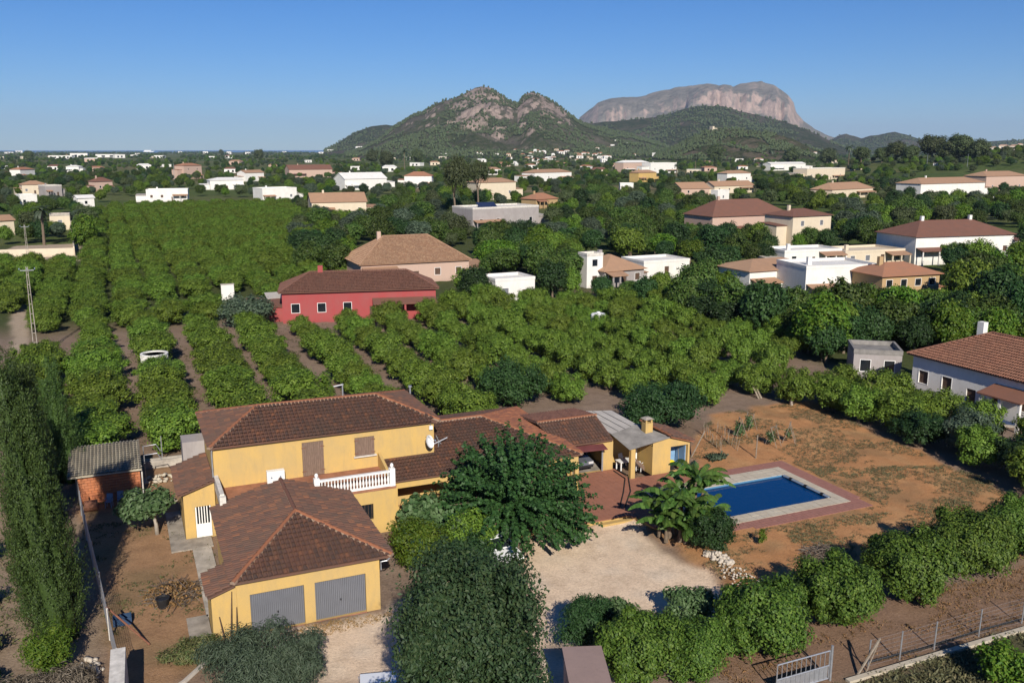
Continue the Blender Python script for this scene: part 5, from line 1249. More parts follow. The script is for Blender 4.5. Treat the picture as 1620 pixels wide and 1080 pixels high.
V_('the brown-roofed cottage', 'cottage with brown roof above the left orchard', (153, 303), (179, 302), 15, 8, 'pink_plaster', 'hip', 'brown_tile', 2.4, wins=2)
V_('the pink tower house', 'two-storey pink and white house in the left distance', (292, 283), (320, 282), 20, 11, 'pink_plaster', 'hip', 'orange_tile', 2, wins=2, floors=2)
V_('the white house by the conifers', 'white house right of the low white house in the distance', (389, 287), (418, 286), 13, 10, 'white_plaster', 'gable', 'tan_tile', 2, wins=2)
V_('the brown farm', 'brownish farm building with wide tiled roof in the left distance', (458, 281), (526, 280), 12, 14, 'pink_plaster', 'gable', 'brown_tile', 4, wins=4)
V_('the orange-roofed cottage', 'small cottage with bright orange roof right of the grey house', (848, 329), (882, 327), 13, 9, 'ochre_plaster', 'hip', 'orange_tile', 2.4, wins=2)
V_('the white L-shaped house', 'white house with long terrace wall left of the hills', (846, 287), (904, 285), 13, 14, 'white_plaster', 'hip', 'tan_tile', 2.4, wins=4)
V_('the pink-white house', 'pink and white house below the wooded saddle', (986, 272), (1026, 271), 14, 12, 'pink_plaster', 'hip', 'white_plaster', 2.4, wins=3)
V_('the white twin house', 'white two-part house right of the pink and white one', (1029, 274), (1070, 273), 15, 12, 'white_plaster', 'flat', 'white_plaster', 0.4, wins=3)
V_('the yellow cottage', 'small yellow cottage in the middle distance', (1010, 288), (1038, 287), 14, 9, 'yellow_plaster', 'hip', 'tan_tile', 2, wins=2)
V_('the small white shed', 'small white shed left below the yellow cottage', (981, 300), (1002, 300), 9, 6, 'white_plaster', 'flat', 'white_plaster', 0.3, wins=1, door=False, cat='shed')
V_('the terracotta villa', 'large villa with red-brown hip roof right of centre', (1126, 378), (1246, 372), 34, 13, 'pink_plaster', 'hip', 'brown_tile', 4.2, wins=5, tiles=False, chim=1)
V_('the tall cream block', 'tall cream two-storey block right of the terracotta villa', (1252, 390), (1312, 386), 46, 10, 'cream_plaster', 'hip', 'brown_tile', 1.6, wins=2, floors=2)
V_('the white garden house', 'white house behind the terracotta villa', (1150, 289), (1187, 288), 14, 10, 'white_plaster', 'hip', 'tan_tile', 2, wins=3)
V_('the pale long house', 'long pale house with tan roof above the terracotta villa', (1130, 306), (1192, 304), 11, 10, 'cream_plaster', 'gable', 'tan_tile', 2.6, wins=4)
V_('the tan-roofed barn', 'barn with wide tan roof left of the pale long house', (1078, 309), (1122, 308), 10, 12, 'pink_plaster', 'gable', 'tan_tile', 3.2, wins=2, cat='barn')
V_('the white pump house', 'small white cubic pump house left of the terracotta villa', (1135, 320), (1153, 319), 17, 4, 'white_plaster', 'flat', 'white_plaster', 0.3, wins=1, door=False, cat='hut')
V_('the white tower', 'narrow white tower behind the orchard right of centre', (928, 456), (953, 454), 50, 3, 'white_plaster', 'flat', 'weathered_white', 0.3, wins=1, floors=2, cat='tower')
V_('the house by the white tower', 'house with tan hip roof right of the white tower', (956, 456), (1018, 450), 26, 9, 'grey_plaster', 'hip', 'tan_tile', 2.4, wins=3)
V_('the white barn', 'low white barn with blank walls behind the orchard', (1018, 441), (1090, 436), 24, 8, 'white_plaster', 'flat', 'white_plaster', 0.3, wins=1, cat='barn')
V_('the small white house', 'small white house right of the red house behind the orchard', (784, 482), (846, 477), 36, 6, 'white_plaster', 'flat', 'white_plaster', 0.3, wins=2)
V_('the shaded white house', 'white house with pinkish roof at the left of the white group', (1184, 472), (1292, 463), 42, 9, 'white_plaster', 'hip', 'tan_tile', 1.4, wins=4, tiles=False)
V_('the big white wall house', 'big blank white house in the right middle distance', (1272, 482), (1384, 477), 56, 9, 'white_plaster', 'flat', 'white_plaster', .4, wins=2, floors=1)
V_('the upper white house', 'upper white house behind the white group on the right', (1240, 424), (1330, 420), 24, 8, 'white_plaster', 'flat', 'white_plaster', 0.4, wins=3)
V_('the cream flat house', 'cream flat-roofed house right of the white group', (1336, 421), (1430, 416), 20, 9, 'cream_plaster', 'flat', 'cream_plaster', 0.3, wins=4)
V_('the ochre house', 'ochre house with orange tiled roof in the right middle distance', (1392, 490), (1482, 484), 52, 8, 'ochre_plaster', 'hip', 'orange_tile', 1.6, wins=4, floors=2)
V_('the white villa', 'wide white villa with brown roof and round chimneys on the right', (1446, 416), (1600, 410), 40, 13, 'white_plaster', 'hip', 'brown_tile', 3, wins=6, floors=1, chim=2)
V_('the white pool house', 'long white house near the right edge in the distance', (1455, 318), (1556, 314), 26, 14, 'white_plaster', 'hip', 'tan_tile', 2.6, wins=5)
V_('the pinkish house', 'pinkish white house at the right edge in the distance', (1558, 306), (1622, 304), 26, 14, 'pink_plaster', 'hip', 'tan_tile', 2.6, wins=3)
V_('the long tan house', 'long tan and white house before the right pines', (1420, 277), (1476, 275), 10, 16, 'white_plaster', 'hip', 'tan_tile', 3, wins=4)
V_('the white house under the pines', 'white house left of the long tan house', (1380, 269), (1415, 268), 11, 12, 'white_plaster', 'hip', 'orange_tile', 2.6, wins=2)
V_('the tan bungalow', 'bungalow with tan hip roof in the right distance', (1316, 315), (1380, 311), 14, 12, 'cream_plaster', 'hip', 'tan_tile', 3.2, wins=3)
V_('the sandy house', 'sandy coloured house with white upper wall in the right distance', (1276, 285), (1336, 283), 17, 13, 'cream_plaster', 'flat', 'weathered_white', 0.4, wins=4)
V_('the long white row', 'long white building below the tower hill', (1219, 270), (1274, 269), 10, 12, 'white_plaster', 'gable', 'white_plaster', 2, wins=4)
wb = V_('the white house with red roof', 'white house with red-brown tiled roof at the right edge', (1440, 622), (1640, 682), 62, 10, 'white_plaster', 'hip', 'rust_tile', 2.6, wins=5, tiles=True, chim=1)
V_('the grey outbuilding', 'grey flat-roofed outbuilding left of the white house at the right edge', (1348, 600), (1424, 604), 42, 5, 'grey_plaster', 'flat', 'fibre_cement', 0.2, wins=2, cat='outbuilding', door=False)
# outlying walls and the ruin on the left
def wallthing(label, pts, h, th, mat='cream_plaster', cat='wall', cap=None):
    t = thing('wall', label, cat, (*pts[0], 0)); m = MB()
    for k in range(len(pts) - 1):
        a = Vector((*pts[k], 0)); b = Vector((*pts[k + 1], 0)); n = (b - a).normalized().cross(Vector((0, 0, 1))) * th / 2
        m.hexa([tuple(a - n + Vector((0, 0, -.4))), tuple(b - n + Vector((0, 0, -.4))), tuple(b + n + Vector((0, 0, -.4))), tuple(a + n + Vector((0, 0, -.4)))], [tuple(a - n + Vector((0, 0, h))), tuple(b - n + Vector((0, 0, h))), tuple(b + n + Vector((0, 0, h))), tuple(a + n + Vector((0, 0, h)))])
    m.build('wall_face', mat, t)
    if cap:
        m = MB()
        for k in range(len(pts) - 1):
            a = Vector((*pts[k], 0)); b = Vector((*pts[k + 1], 0)); n = (b - a).normalized().cross(Vector((0, 0, 1))) * (th / 2 + 0.05)
            m.hexa([tuple(a - n + Vector((0, 0, h + .003))), tuple(b - n + Vector((0, 0, h + .003))), tuple(b + n + Vector((0, 0, h + .003))), tuple(a + n + Vector((0, 0, h + .003)))], [tuple(a - n + Vector((0, 0, h + .09))), tuple(b - n + Vector((0, 0, h + .09))), tuple(b + n + Vector((0, 0, h + .09))), tuple(a + n + Vector((0, 0, h + .09)))])
        m.build('coping', cap, t)
    return t
wallthing('long pale wall crossing the left edge beyond the track', [G(-20, 409)[:2], G(118, 405)[:2]], 1.9, 0.3)
wallthing('pale wall running back from the corner of the long wall', [G(118, 405)[:2], G(112, 352)[:2]], 2.2, 0.3)
V_('the ruined barn', 'low pale ruined barn beside the left track', (80, 362), (112, 361), 20, 7, 'cream_plaster', 'flat', 'concrete', 0.3, wins=1, cat='barn', door=False)
V_('the farm shed', 'sandy shed at the left edge above the track', (-6, 372), (24, 370), 22, 7, 'cream_plaster', 'gable', 'tan_tile', 1.4, wins=1, cat='shed', door=False)
t = thing('gate_pillar', 'white rendered gate pillar between orchard and farther grove', 'pillar', (*G(361, 474)[:2], 0))
MB().box(-1.0, 1.0, -.2, .2, -.2, 2.5).build('shaft', 'white_plaster', t, local=True); MB().box(-1.08, 1.08, -.28, .28, 2.503, 2.62).build('cap', 'concrete', t, local=True)

# ================================================================== TREES OF THE PLAIN
TREEBOX = []
def tree_label(x, y, base):
    hs = sorted(HOUSES, key=lambda q: (q[5] - x) ** 2 + (q[6] - y) ** 2)[0]
    TREEN[hs[4], base] = TREEN.get((hs[4], base), 0) + 1; n = TREEN[hs[4], base]
    return f'{ORD[min(n - 1, 47)]} {base} from the front near {hs[4]}'
TREEN = {}
def clear(px, py, wpx, hpx):
    for (x0, x1, y0, y1, *_r) in HOUSES:
        if px + wpx / 2 > x0 and px - wpx / 2 < x1:
            if py >= y1 - 1 and py - hpx < y1 - (y1 - y0) * 0.50: return False
            if y0 + 2 < py < y1: return False
    return True
cand = []
for k in range(9000):
    px = rnd.uniform(-30, 1650); py = 292 + (rnd.random() ** 1.25) * 330
    x, y, _z = G(px, py)
    if y < 128 and x < 73: continue
    if px < 560 and 312 < py < 500 and not (470 < px and py < 440) and not (px < 160 and py < 400): continue                       # the farther orchard
    if px < 450 and py > 480: continue
    if x < 62 and y < 132: continue
    if 430 < px < 720 and py > 440: continue
    if px > 1330 and py > 560: continue
    if px < 130 and 385 < py < 430: continue
    D = depth(x, y); s = rnd.uniform(0.65, 1.35); w = 5.6 * s * F / D; h = 5.4 * s * F / D
    if not clear(px, py, w, h): continue
    if any(abs(px - q[0]) < (w + q[2]) * 0.24 and abs(py - q[1]) < 4 for q in cand): continue
    cand.append((px, py, w, x, y, s))
cand.sort(key=lambda q: -q[1])
LEAFS = ['mixed_leaf', 'mixed_leaf', 'dark_leaf', 'citrus_leaf', 'mulberry_leaf', 'lime_leaf']
KIND = {'mixed_leaf': 'leafy green tree', 'dark_leaf': 'dark evergreen tree', 'citrus_leaf': 'fresh green tree', 'mulberry_leaf': 'deep green tree', 'lime_leaf': 'yellow-green tree'}
for (px, py, w, x, y, s) in cand[:285]:
    lf = rnd.choice(LEAFS)
    plant_tree('round', 'broadleaf_tree', tree_label(x, y, KIND[lf]), 'tree', x, y, s, s * rnd.uniform(0.85, 1.2), group='trees among the houses of the plain', rng=rnd, leaf=lf)
rest = [(x, y, 0) for (px, py, w, x, y, s) in cand[285:]]
# the far plain: a belt of trees, groves and hedges to the coast and the hills
rngP = np.random.default_rng(77)
pts = list(rest); scs = [q[5] for q in cand[285:]]
for (cnt_, ya, yb, smin, smax, thr) in ((1500, 262, 296, 0.6, 1.2, 0.47), (2200, 249, 266, 0.65, 1.3, 0.47), (2600, 242, 251, 0.7, 1.5, 0.45), (1800, 239.6, 243, 0.8, 1.5, 0.44)):
    n0 = 0
    while n0 < cnt_:
        px = rngP.uniform(-40, 1660); py = rngP.uniform(ya, yb); x, y, z_ = G(px, py)
        if px > 560 and py < 246.5 and px < 1330: continue
        if px < 530 and py < 240.6: continue
        if fbm(np.array([px / 34.0]), np.array([py / 3.2]), 3, 5)[0] < thr - 0.03: n0 += 0.25; continue
        s = rngP.uniform(smin, smax); D = depth(x, y)
        if not clear(px, py, 5.6 * s * F / D, 5.2 * s * F / D): n0 += 0.25; continue
        zz = ground_z(x, y) if px > 1000 else 0.0
        if zz > 40: n0 += 0.25; continue
        pts.append((x, y, zz)); scs.append(s); n0 += 1
for k in range(170):
    px = rngP.uniform(1325, 1650); py = rngP.uniform(240, 264); p_ = hit(px, py)
    D = float(np.array([p_.x, p_.y, p_.z - CAM_H]) @ _fw); s = rngP.uniform(.6, 1.3)
    if D < 2000 and clear(px, py, 5 * s * F / D, 5 * s * F / D): pts.append(tuple(p_)); scs.append(s)
def recolour(me, mat):
    c = me.copy(); c.materials.clear(); c.materials.append(MATS[mat]); return c
mixed = [recolour(m_, k_) for m_, k_ in zip(crown('round') * 2, ('mixed_leaf', 'citrus_leaf', 'olive_leaf', 'mixed_leaf', 'lime_leaf', 'dark_leaf', 'mixed_leaf', 'pine_leaf'))]
scatter_stuff('distant_trees', np.array(pts), np.array(scs), mixed, 6, 'belt of trees and groves across the far plain')
# stone pines
def pine(px, py, hpx, label, sx=1.0):
    p = hit(px, py); D = float((np.array([p.x, p.y, p.z - CAM_H])) @ _fw); s = hpx * D / F / 9.2
    o = plant_tree('pine', 'stone_pine', label, 'pine tree', p.x, p.y, s * sx, s, z=p.z, group='stone pines of the plain', rng=rnd) if hpx > 50 else plant_tree('round', 'stone_pine', label, 'pine tree', p.x, p.y, s * sx * 1.75, s * 1.62, z=p.z, group='stone pines of the plain', rng=rnd, leaf='pine_leaf'); return o
pine(722, 350, 98, 'tall stone pine with bare trunk standing right of the orange-roofed white house', 0.62)
pine(757, 330, 74, 'lower stone pine touching the right side of the tall one', 0.7)
for (px, py, hp, lab) in [(1474, 254, 41, 'leftmost tall stone pine on the right skyline'), (1498, 256, 34, 'second tall pine on the right skyline'), (1518, 255, 43, 'broadest pine on the right skyline'), (1546, 256, 34, 'rightmost tall pine on the right skyline'),
                          (1250, 262, 27, 'rounded pine below the tower hill'), (1308, 264, 28, 'rounded pine right of the one below the tower hill'), (1362, 258, 26, 'pine above the white house under the pines'), (1416, 256, 32, 'pine left of the tall skyline pines'), (1395, 257, 24, 'small pine on the right skyline'), (1440, 257, 27, 'dense pine just left of the tallest skyline pines'), (1590, 250, 18, 'small pine near the right edge of the skyline'),
                          (590, 262, 26, 'dark pine at the foot of the near hill'), (612, 268, 30, 'dark pine left of the palm'), (45, 258, 20, 'dark pine on the far left skyline'), (410, 256, 20, 'pine on the left horizon'), (350, 246, 9, 'tiny pine on the left horizon'), (1130, 262, 34, 'tall dark pine before the tower hill'), (660, 262, 24, 'pine behind the orange-roofed white house')]:
    pine(px, py, hp, lab, 1.0 if px > 1200 else 0.8)
def palm(px, py, hpx, label):
    p = hit(px, py); D = float((np.array([p.x, p.y, p.z - CAM_H])) @ _fw); h = hpx * D / F
    t = thing('palm_tree', label, 'palm tree', tuple(p), 0, 'palm trees of the plain')
    MB().tube([(0, 0, -.3), (0.1, 0, h * .5), (0, 0, h * .82)], [0.38, 0.3, 0.3], 7).build('trunk', 'bark', t, local=True)
    m = MB(); rr = random.Random(int(px))
    for i in range(34):
        a = i * 2.4; e0 = rr.uniform(-0.5, 1.3); L = rr.uniform(2.4, 3.2) * h / 9; q = Vector((0, 0, h * .82)); d = Vector((math.cos(a), math.sin(a), 0)); sd_ = Vector((-math.sin(a), math.cos(a), 0)); e = e0
        prev = q.copy()
        for j in range(6):
            q = q + (d * math.cos(e) + Vector((0, 0, math.sin(e)))) * L / 6; e -= 0.30
            w = L * 0.13 * math.sin(min(1, (j + 1.2) / 6.5) * math.pi)
            m.add([prev - sd_ * w, prev + sd_ * w, q + sd_ * w * .8 - Vector((0, 0, w * .5)), q - sd_ * w * .8 - Vector((0, 0, w * .5))], [(0, 1, 2, 3)]); prev = q.copy()
    m.build('frond', 'olive_leaf', t, local=True, kind='stuff')
for (px, py, hp, lab) in [(70, 388, 66, 'tall palm at the left edge beside the ruined barn'), (1220, 264, 30, 'palm left of the rounded pine below the tower hill'), (1342, 262, 34, 'palm between the two right-hand pines'), (640, 268, 34, 'palm right of the dark pine at the hill foot'), (1070, 280, 22, 'palm beside the white twin house'), (1100, 268, 24, 'palm left of the tall dark pine')]:
    palm(px, py, hp, lab)
# the village at the foot of the hills
def far_house(px, py, wpx, hpx, label, group, wall='white_plaster', roof='tan_tile', cat='house', name='far_house', flat=False):
    p = hit(px, py)
    D = float((np.array([p.x, p.y, p.z - CAM_H])) @ _fw); sc = D / F; w = wpx * sc; h = hpx * sc; d = min(w * .8, 14)
    t = thing(name, label, cat, tuple(p), -math.atan2(p.x, p.y) + rnd.uniform(-.5, .5), group)
    MB().box(-w / 2, w / 2, 0, d, -h * 0.6, h * 0.72).build('wall', wall, t, local=True)
    if flat: MB().box(-w / 2 - .2, w / 2 + .2, -.2, d + .2, h * .722, h * .8).build('roof', 'white_plaster', t, local=True)
    else: MB().slab([(-w / 2 - .3, -.3, h * .722), (w / 2 + .3, -.3, h * .722), (w / 2 - w * .2, d / 2, h), (-w / 2 + w * .2, d / 2, h)], .1).slab([(w / 2 + .3, d + .3, h * .722), (-w / 2 - .3, d + .3, h * .722), (-w / 2 + w * .2, d / 2, h), (w / 2 - w * .2, d / 2, h)], .1).slab([(-w / 2 - .3, -.3, h * .722), (-w / 2 + w * .2, d / 2, h), (-w / 2 - .3, d + .3, h * .722)], .1).slab([(w / 2 + .3, -.3, h * .722), (w / 2 + .3, d + .3, h * .722), (w / 2 - w * .2, d / 2, h)], .1).build('roof', roof, t, local=True)
    MB().box(-w * .25, -w * .1, -0.05, 0.02, h * .1, h * .5).build('window', 'glass', t, local=True); MB().box(w * .1, w * .25, -0.05, 0.02, h * .1, h * .5).build('window', 'glass', t, local=True)
    return t
for i, px in enumerate(sorted(rnd.uniform(800, 965) for _ in range(46))):
    py = rnd.uniform(238, 263)
    if px > 905 and py < 246: py += 8
    far_house(px, py, rnd.uniform(5, 11), rnd.uniform(3.5, 6), f'{ORD[i]} tiny pale house from the left in the village under the hills', 'village houses at the foot of the hills', rnd.choice(['white_plaster', 'white_plaster', 'white_plaster', 'cream_plaster']), rnd.choice(['tan_tile', 'orange_tile', 'white_plaster']))
for i, (px, py, w, h) in enumerate(sorted([(969, 231, 6, 3), (975, 224, 5, 3), (988, 228, 6, 3), (1008, 240, 8, 4), (962, 236, 7, 4), (945, 236, 6, 3), (1040, 245, 18, 4), (1006, 247, 10, 4), (735, 243, 9, 3), (760, 244, 12, 4), (785, 246, 8, 4), (700, 245, 14, 3)])):
    far_house(px, py, w, h, f'{ORD[i]} tiny white house from the left on the lower slopes of the hills', 'white houses on the lower slopes', flat=rnd.random() < .5)
for i, (px, py, w, h) in enumerate([(85, 251, 16, 6), (104, 251, 20, 6), (125, 249, 26, 8), (146, 253, 18, 4), (170, 249, 34, 6), (190, 250, 16, 7), (212, 249, 10, 5), (252, 250, 16, 5)]):
    far_house(px, py, w, h, f'{ORD[i]} long white warehouse from the left on the left horizon', 'warehouses on the left horizon', flat=True, name='warehouse', cat='warehouse')
for i, (px, py, w, h) in enumerate(sorted([(15, 243, 12, 3), (30, 241, 10, 3), (325, 243, 8, 4), (362, 244, 7, 5), (392, 244, 8, 4), (285, 242, 6, 3), (510, 243, 12, 3), (523, 240, 10, 4), (569, 235, 12, 4), (450, 242, 6, 3), (218, 245, 8, 3)])):
    far_house(px, py, w, h, f'{ORD[i]} tiny white house from the left along the left horizon', 'tiny houses on the left horizon', flat=True)
for i, (px, py, w, h) in enumerate(sorted([(1570, 238, 14, 6), (1588, 236, 16, 7), (1606, 238, 18, 9), (1200, 256, 14, 6), (1480, 262, 8, 6), (1398, 244, 5, 5), (1362, 244, 8, 4), (1290, 243, 5, 3), (1614, 232, 8, 5)])):
    far_house(px, py, w, h, f'{ORD[i]} tiny pale house from the left along the right skyline', 'tiny houses on the right skyline', 'cream_plaster' if px > 1560 else 'white_plaster')
spots = []
while len(spots) < 44:
    px = rnd.uniform(-5, 1500); py = rnd.uniform(247, 288) if px < 560 else rnd.uniform(250, 284)
    w_ = (py - 236) * rnd.uniform(.34, .6) + 3
    if all(abs(px - q[0]) > 22 or abs(py - q[1]) > 9 for q in spots) and not any(px + w_ > h_[0] and px - w_ < h_[1] and h_[2] - 4 < py < h_[3] + 12 for h_ in HOUSES): spots.append((px, py, w_))
for i, (px, py, w_) in enumerate(sorted(spots)):
    far_house(px, py, w_, w_ * rnd.uniform(.36, .5), f'{ORD[i]} small pale house from the left scattered over the far plain', 'small houses scattered over the far plain', rnd.choice(['white_plaster', 'white_plaster', 'cream_plaster', 'pink_plaster']), rnd.choice(['tan_tile', 'orange_tile', 'brown_tile', 'white_plaster']), flat=rnd.random() < .3)
p = hit(1131, 207); D = (p - Vector((0, 0, CAM_H))).length; u = D / F
t = thing('stone_tower', 'square ruined stone tower on top of the low hill', 'tower', tuple(p))
MB().box(-4.2 * u, 4.2 * u, 0, 8 * u, -8 * u, 4 * u).build('shaft', 'cream_plaster', t, local=True); MB().box(-4.2 * u, -1 * u, 0, 8 * u, 4.01 * u, 6.5 * u).build('broken_top', 'cream_plaster', t, local=True)
t = thing('ship', 'white ship far out on the sea at the left horizon', 'ship', (az_dir(235)[0] * 13000, az_dir(235)[1] * 13000, -12), -0.3)
MB().hexa([(-62, -10, -1), (55, -10, -1), (55, 10, -1), (-62, 10, -1)], [(-65, -12, 10), (75, 0, 11), (75, 1, 11), (-65, 12, 10)]).build('hull', 'white_paint', t, local=True); MB().box(-55, 30, -8, 8, 10.1, 24).build('superstructure', 'white_paint', t, local=True)

# ================================================================== SMALL THINGS ROUND THE HOUSE
def car(label, loc, rz, paint='car_white', van=False, cat='car'):
    t = thing('parked_van' if van else 'parked_car', label, cat, loc, rz)
    # side profile (y along the length, nose at -y), widened ring by ring
    if van: prof = [(-2.35, .45), (-2.38, .85), (-2.2, 1.05), (-1.75, 1.2), (-1.05, 1.88), (2.3, 1.92), (2.4, 1.5), (2.4, .45)]
    else: prof = [(-2.0, .32), (-2.08, .55), (-2.0, .78), (-1.05, .95), (-0.35, 1.42), (0.35, 1.50), (1.35, 1.44), (1.92, 1.0), (2.0, .55), (1.95, .32)]
    rings = [(-.86, .96), (-.88, 1.0), (-.84, 1.0), (-.62 if not van else -.8, .995), (.62 if not van else .8, .995), (.84, 1.0), (.88, 1.0), (.86, .96)]
    m = MB(); n = len(prof); L = [(-0.88, 0.0), (-0.80, 1.0), (0.80, 1.0), (0.88, 0.0)]
    V = []
    def xw(z, side):
        zz = 0.98 if not van else 1.15
        w = 0.88 if z <= zz else 0.88 - (z - zz) * (0.42 if not van else .16); return side * w
    for sgn in (-1, 1): V.append([(xw(z, sgn), y, z) for (y, z) in prof])
    m.add(V[0] + V[1], [tuple(range(n)), tuple(range(2 * n - 1, n - 1, -1))] + [(i, n + i, n + (i + 1) % n, (i + 1) % n) for i in range(n)])
    m.build('body', paint, t, local=True)
    def pane(a, b, name='windscreen', inset=0.10, lift=0.012):
        (y0, z0), (y1, z1) = a, b; d = Vector((0, y1 - y0, z1 - z0)).normalized(); nn = Vector((0, -d.z, d.y)); nn = nn if nn.z > 0 else -nn
        p0 = Vector((0, y0, z0)) + d * 0.08; p1 = Vector((0, y1, z1)) - d * 0.08
        q = [Vector((xw(p0.z, -1) + inset, p0.y, p0.z)), Vector((xw(p0.z, 1) - inset, p0.y, p0.z)), Vector((xw(p1.z, 1) - inset, p1.y, p1.z)), Vector((xw(p1.z, -1) + inset, p1.y, p1.z))]
        MB().hexa([tuple(p - nn * .01) for p in q], [tuple(p + nn * lift) for p in q]).build(name, 'glass', t, local=True)
    if van: pane(prof[3], prof[4]); 
    else: pane(prof[3], prof[4]); pane(prof[6], prof[7], 'rear_window')
    for sgn in (-1, 1):
        if van: spans = [(-1.1, -0.35, 1.15, 1.72)]
        else: spans = [(-0.62, 0.10, 1.0, 1.36), (0.2, 0.95, 1.0, 1.38)]
        for (y0, y1, z0, z1) in spans:
            q = [(xw(z0, sgn) + sgn * .012, y0 - .12, z0), (xw(z0, sgn) + sgn * .012, y1, z0), (xw(z1, sgn) + sgn * .012, y1 - .05, z1), (xw(z1, sgn) + sgn * .012, y0 + .18, z1)]
            MB().hexa([(p[0] - sgn * .02, p[1], p[2]) for p in q], q).build('side_window', 'glass', t, local=True)
        MB().box(sgn * .62 - .2, sgn * .62 + .2, prof[1][0] - .03, prof[1][0] + .06, .62, .78).build('headlight', 'lamp_glass', t, local=True)
        MB().box(sgn * .98 - .08, sgn * .98 + .08, -0.85, -0.72, .98, 1.12).build('wing_mirror', paint, t, local=True)
    for y in (-1.3, 1.25):
        for sgn in (-1, 1):
            wv = MB().tube([(sgn * .70, y, .32), (sgn * .905, y, .32)], .32, 14).build('wheel', 'rubber', t, local=True); MB().tube([(sgn * .9, y, .32), (sgn * .915, y, .32)], .19, 10).build('rim', 'galvanised', wv, local=True)
    MB().box(-.8, .8, prof[0][0] - .1, prof[0][0] + .02, .34, .52).build('bumper', 'black_plastic', t, local=True)
    return t
car('white car parked under the mulberry, its windscreen showing', (19.5, 47.6, -0.22), 0.12)
car('dark grey car parked in the shade of the carport', (31.0, 59.9, 0.06), 0.03, 'car_grey')
car('white van at the bottom edge left of the foreground tree', (8.6, 33.9, 0.0), math.pi * 0.92, 'car_white', True, 'van')
# on the terrace and walls
t = thing('air_conditioner', 'white twin air conditioner unit against the upper yellow wall', 'air conditioner', (8.15, 56.75, 3.06))
MB().box(-.55, .55, -.2, .2, .06, .86).build('case', 'white_plastic', t, local=True)
for x in (-.28, .28): MB().tube([(x, -.205, .45), (x, -.225, .45)], .06, 10).build('fan_grille', 'grey_plastic', t, local=True)
for x in (-.4, .4): MB().box(x - .05, x + .05, -.2, .2, 0, .06).build('foot', 'black_plastic', t, local=True)
t = thing('satellite_dish', 'pale satellite dish on the right end of the upper wall', 'satellite dish', (18.35, 57.18, 4.4))
m = MB(); rings = 5; ns = 18; c0 = Vector((0.05, -0.55, 0.1)); nrm = Vector((0.58, -0.74, 0.34)).normalized(); u = nrm.cross(Vector((0, 0, 1))).normalized(); v = u.cross(nrm) * -1
vs = [tuple(c0)]; fs = []
for r_ in range(1, rings + 1):
    for k in range(ns):
        a = 2 * math.pi * k / ns; q = r_ / rings; vs.append(tuple(c0 + (u * math.cos(a) * .42 + v * math.sin(a) * .46) * q + nrm * (0.16 * q * q)))
for k in range(ns): fs.append((0, 1 + k, 1 + (k + 1) % ns))
for r_ in range(rings - 1):
    for k in range(ns): a = 1 + r_ * ns + k; b2 = 1 + r_ * ns + (k + 1) % ns; fs.append((a, a + ns, b2 + ns, b2))
m.add(vs, fs); m.build('dish', 'white_plastic', t, True, True)
MB().tube([(0, 0, 0), (0, -.3, 0), tuple(c0)], .03, 6).build('bracket', 'galvanised', t, local=True); MB().tube([tuple(c0 - v * .5), tuple(c0 + nrm * .6)], .015, 5).build('feed_arm', 'galvanised', t, local=True); MB().box(c0.x + nrm.x * .6 - .05, c0.x + nrm.x * .6 + .05, c0.y + nrm.y * .6 - .05, c0.y + nrm.y * .6 + .05, c0.z + nrm.z * .6 - .05, c0.z + nrm.z * .6 + .05).build('receiver', 'grey_plastic', t, local=True)
t = thing('floodlight', 'small white floodlight under the right eave of the house', 'lamp', (18.75, 57.18, 5.35))
MB().box(-.12, .12, -.16, -.02, -.14, .12).build('case', 'white_plastic', t, local=True); MB().box(-.03, .03, -.06, 0, .1, .2).build('bracket', 'galvanised', t, local=True)
t = thing('roof_aerial', 'T-shaped metal aerial standing on the ridge of the house', 'aerial', (13.6, 60.8, 7.05))
MB().tube([(0, 0, 0), (0, 0, 1.05)], .05, 6).build('mast', 'galvanised', t, local=True); MB().tube([(.06, 0, 0.98), (-.62, 0, .9)], .045, 6).build('crossbar', 'galvanised', t, local=True)
t = thing('tripod_aerial', 'grey aerial on a tripod at the joint of the two roofs', 'aerial', (19.6, 57.9, 3.55))
for a in (0, 2.1, 4.2): MB().tube([(math.cos(a) * .35, math.sin(a) * .35, 0), (0, 0, .45)], .03, 5).build('leg', 'galvanised', t, local=True)
MB().tube([(0, 0, .42), (-.2, 0, .9)], .035, 5).build('mast', 'galvanised', t, local=True); MB().tube([(-.55, -.1, .3), (.65, .1, .62)], .05, 5).build('boom', 'galvanised', t, local=True)
t = thing('chimney_pipe', 'thin metal vent pipe behind the right hip of the house', 'vent pipe', (19.5, 64.2, 5.2)); MB().tube([(0, 0, -2), (0, 0, 1.2)], .07, 6).build('pipe', 'galvanised', t, local=True); MB().tube([(0, 0, 1.2), (0, 0, 1.32)], .14, 8).build('cowl', 'galvanised', t, local=True)
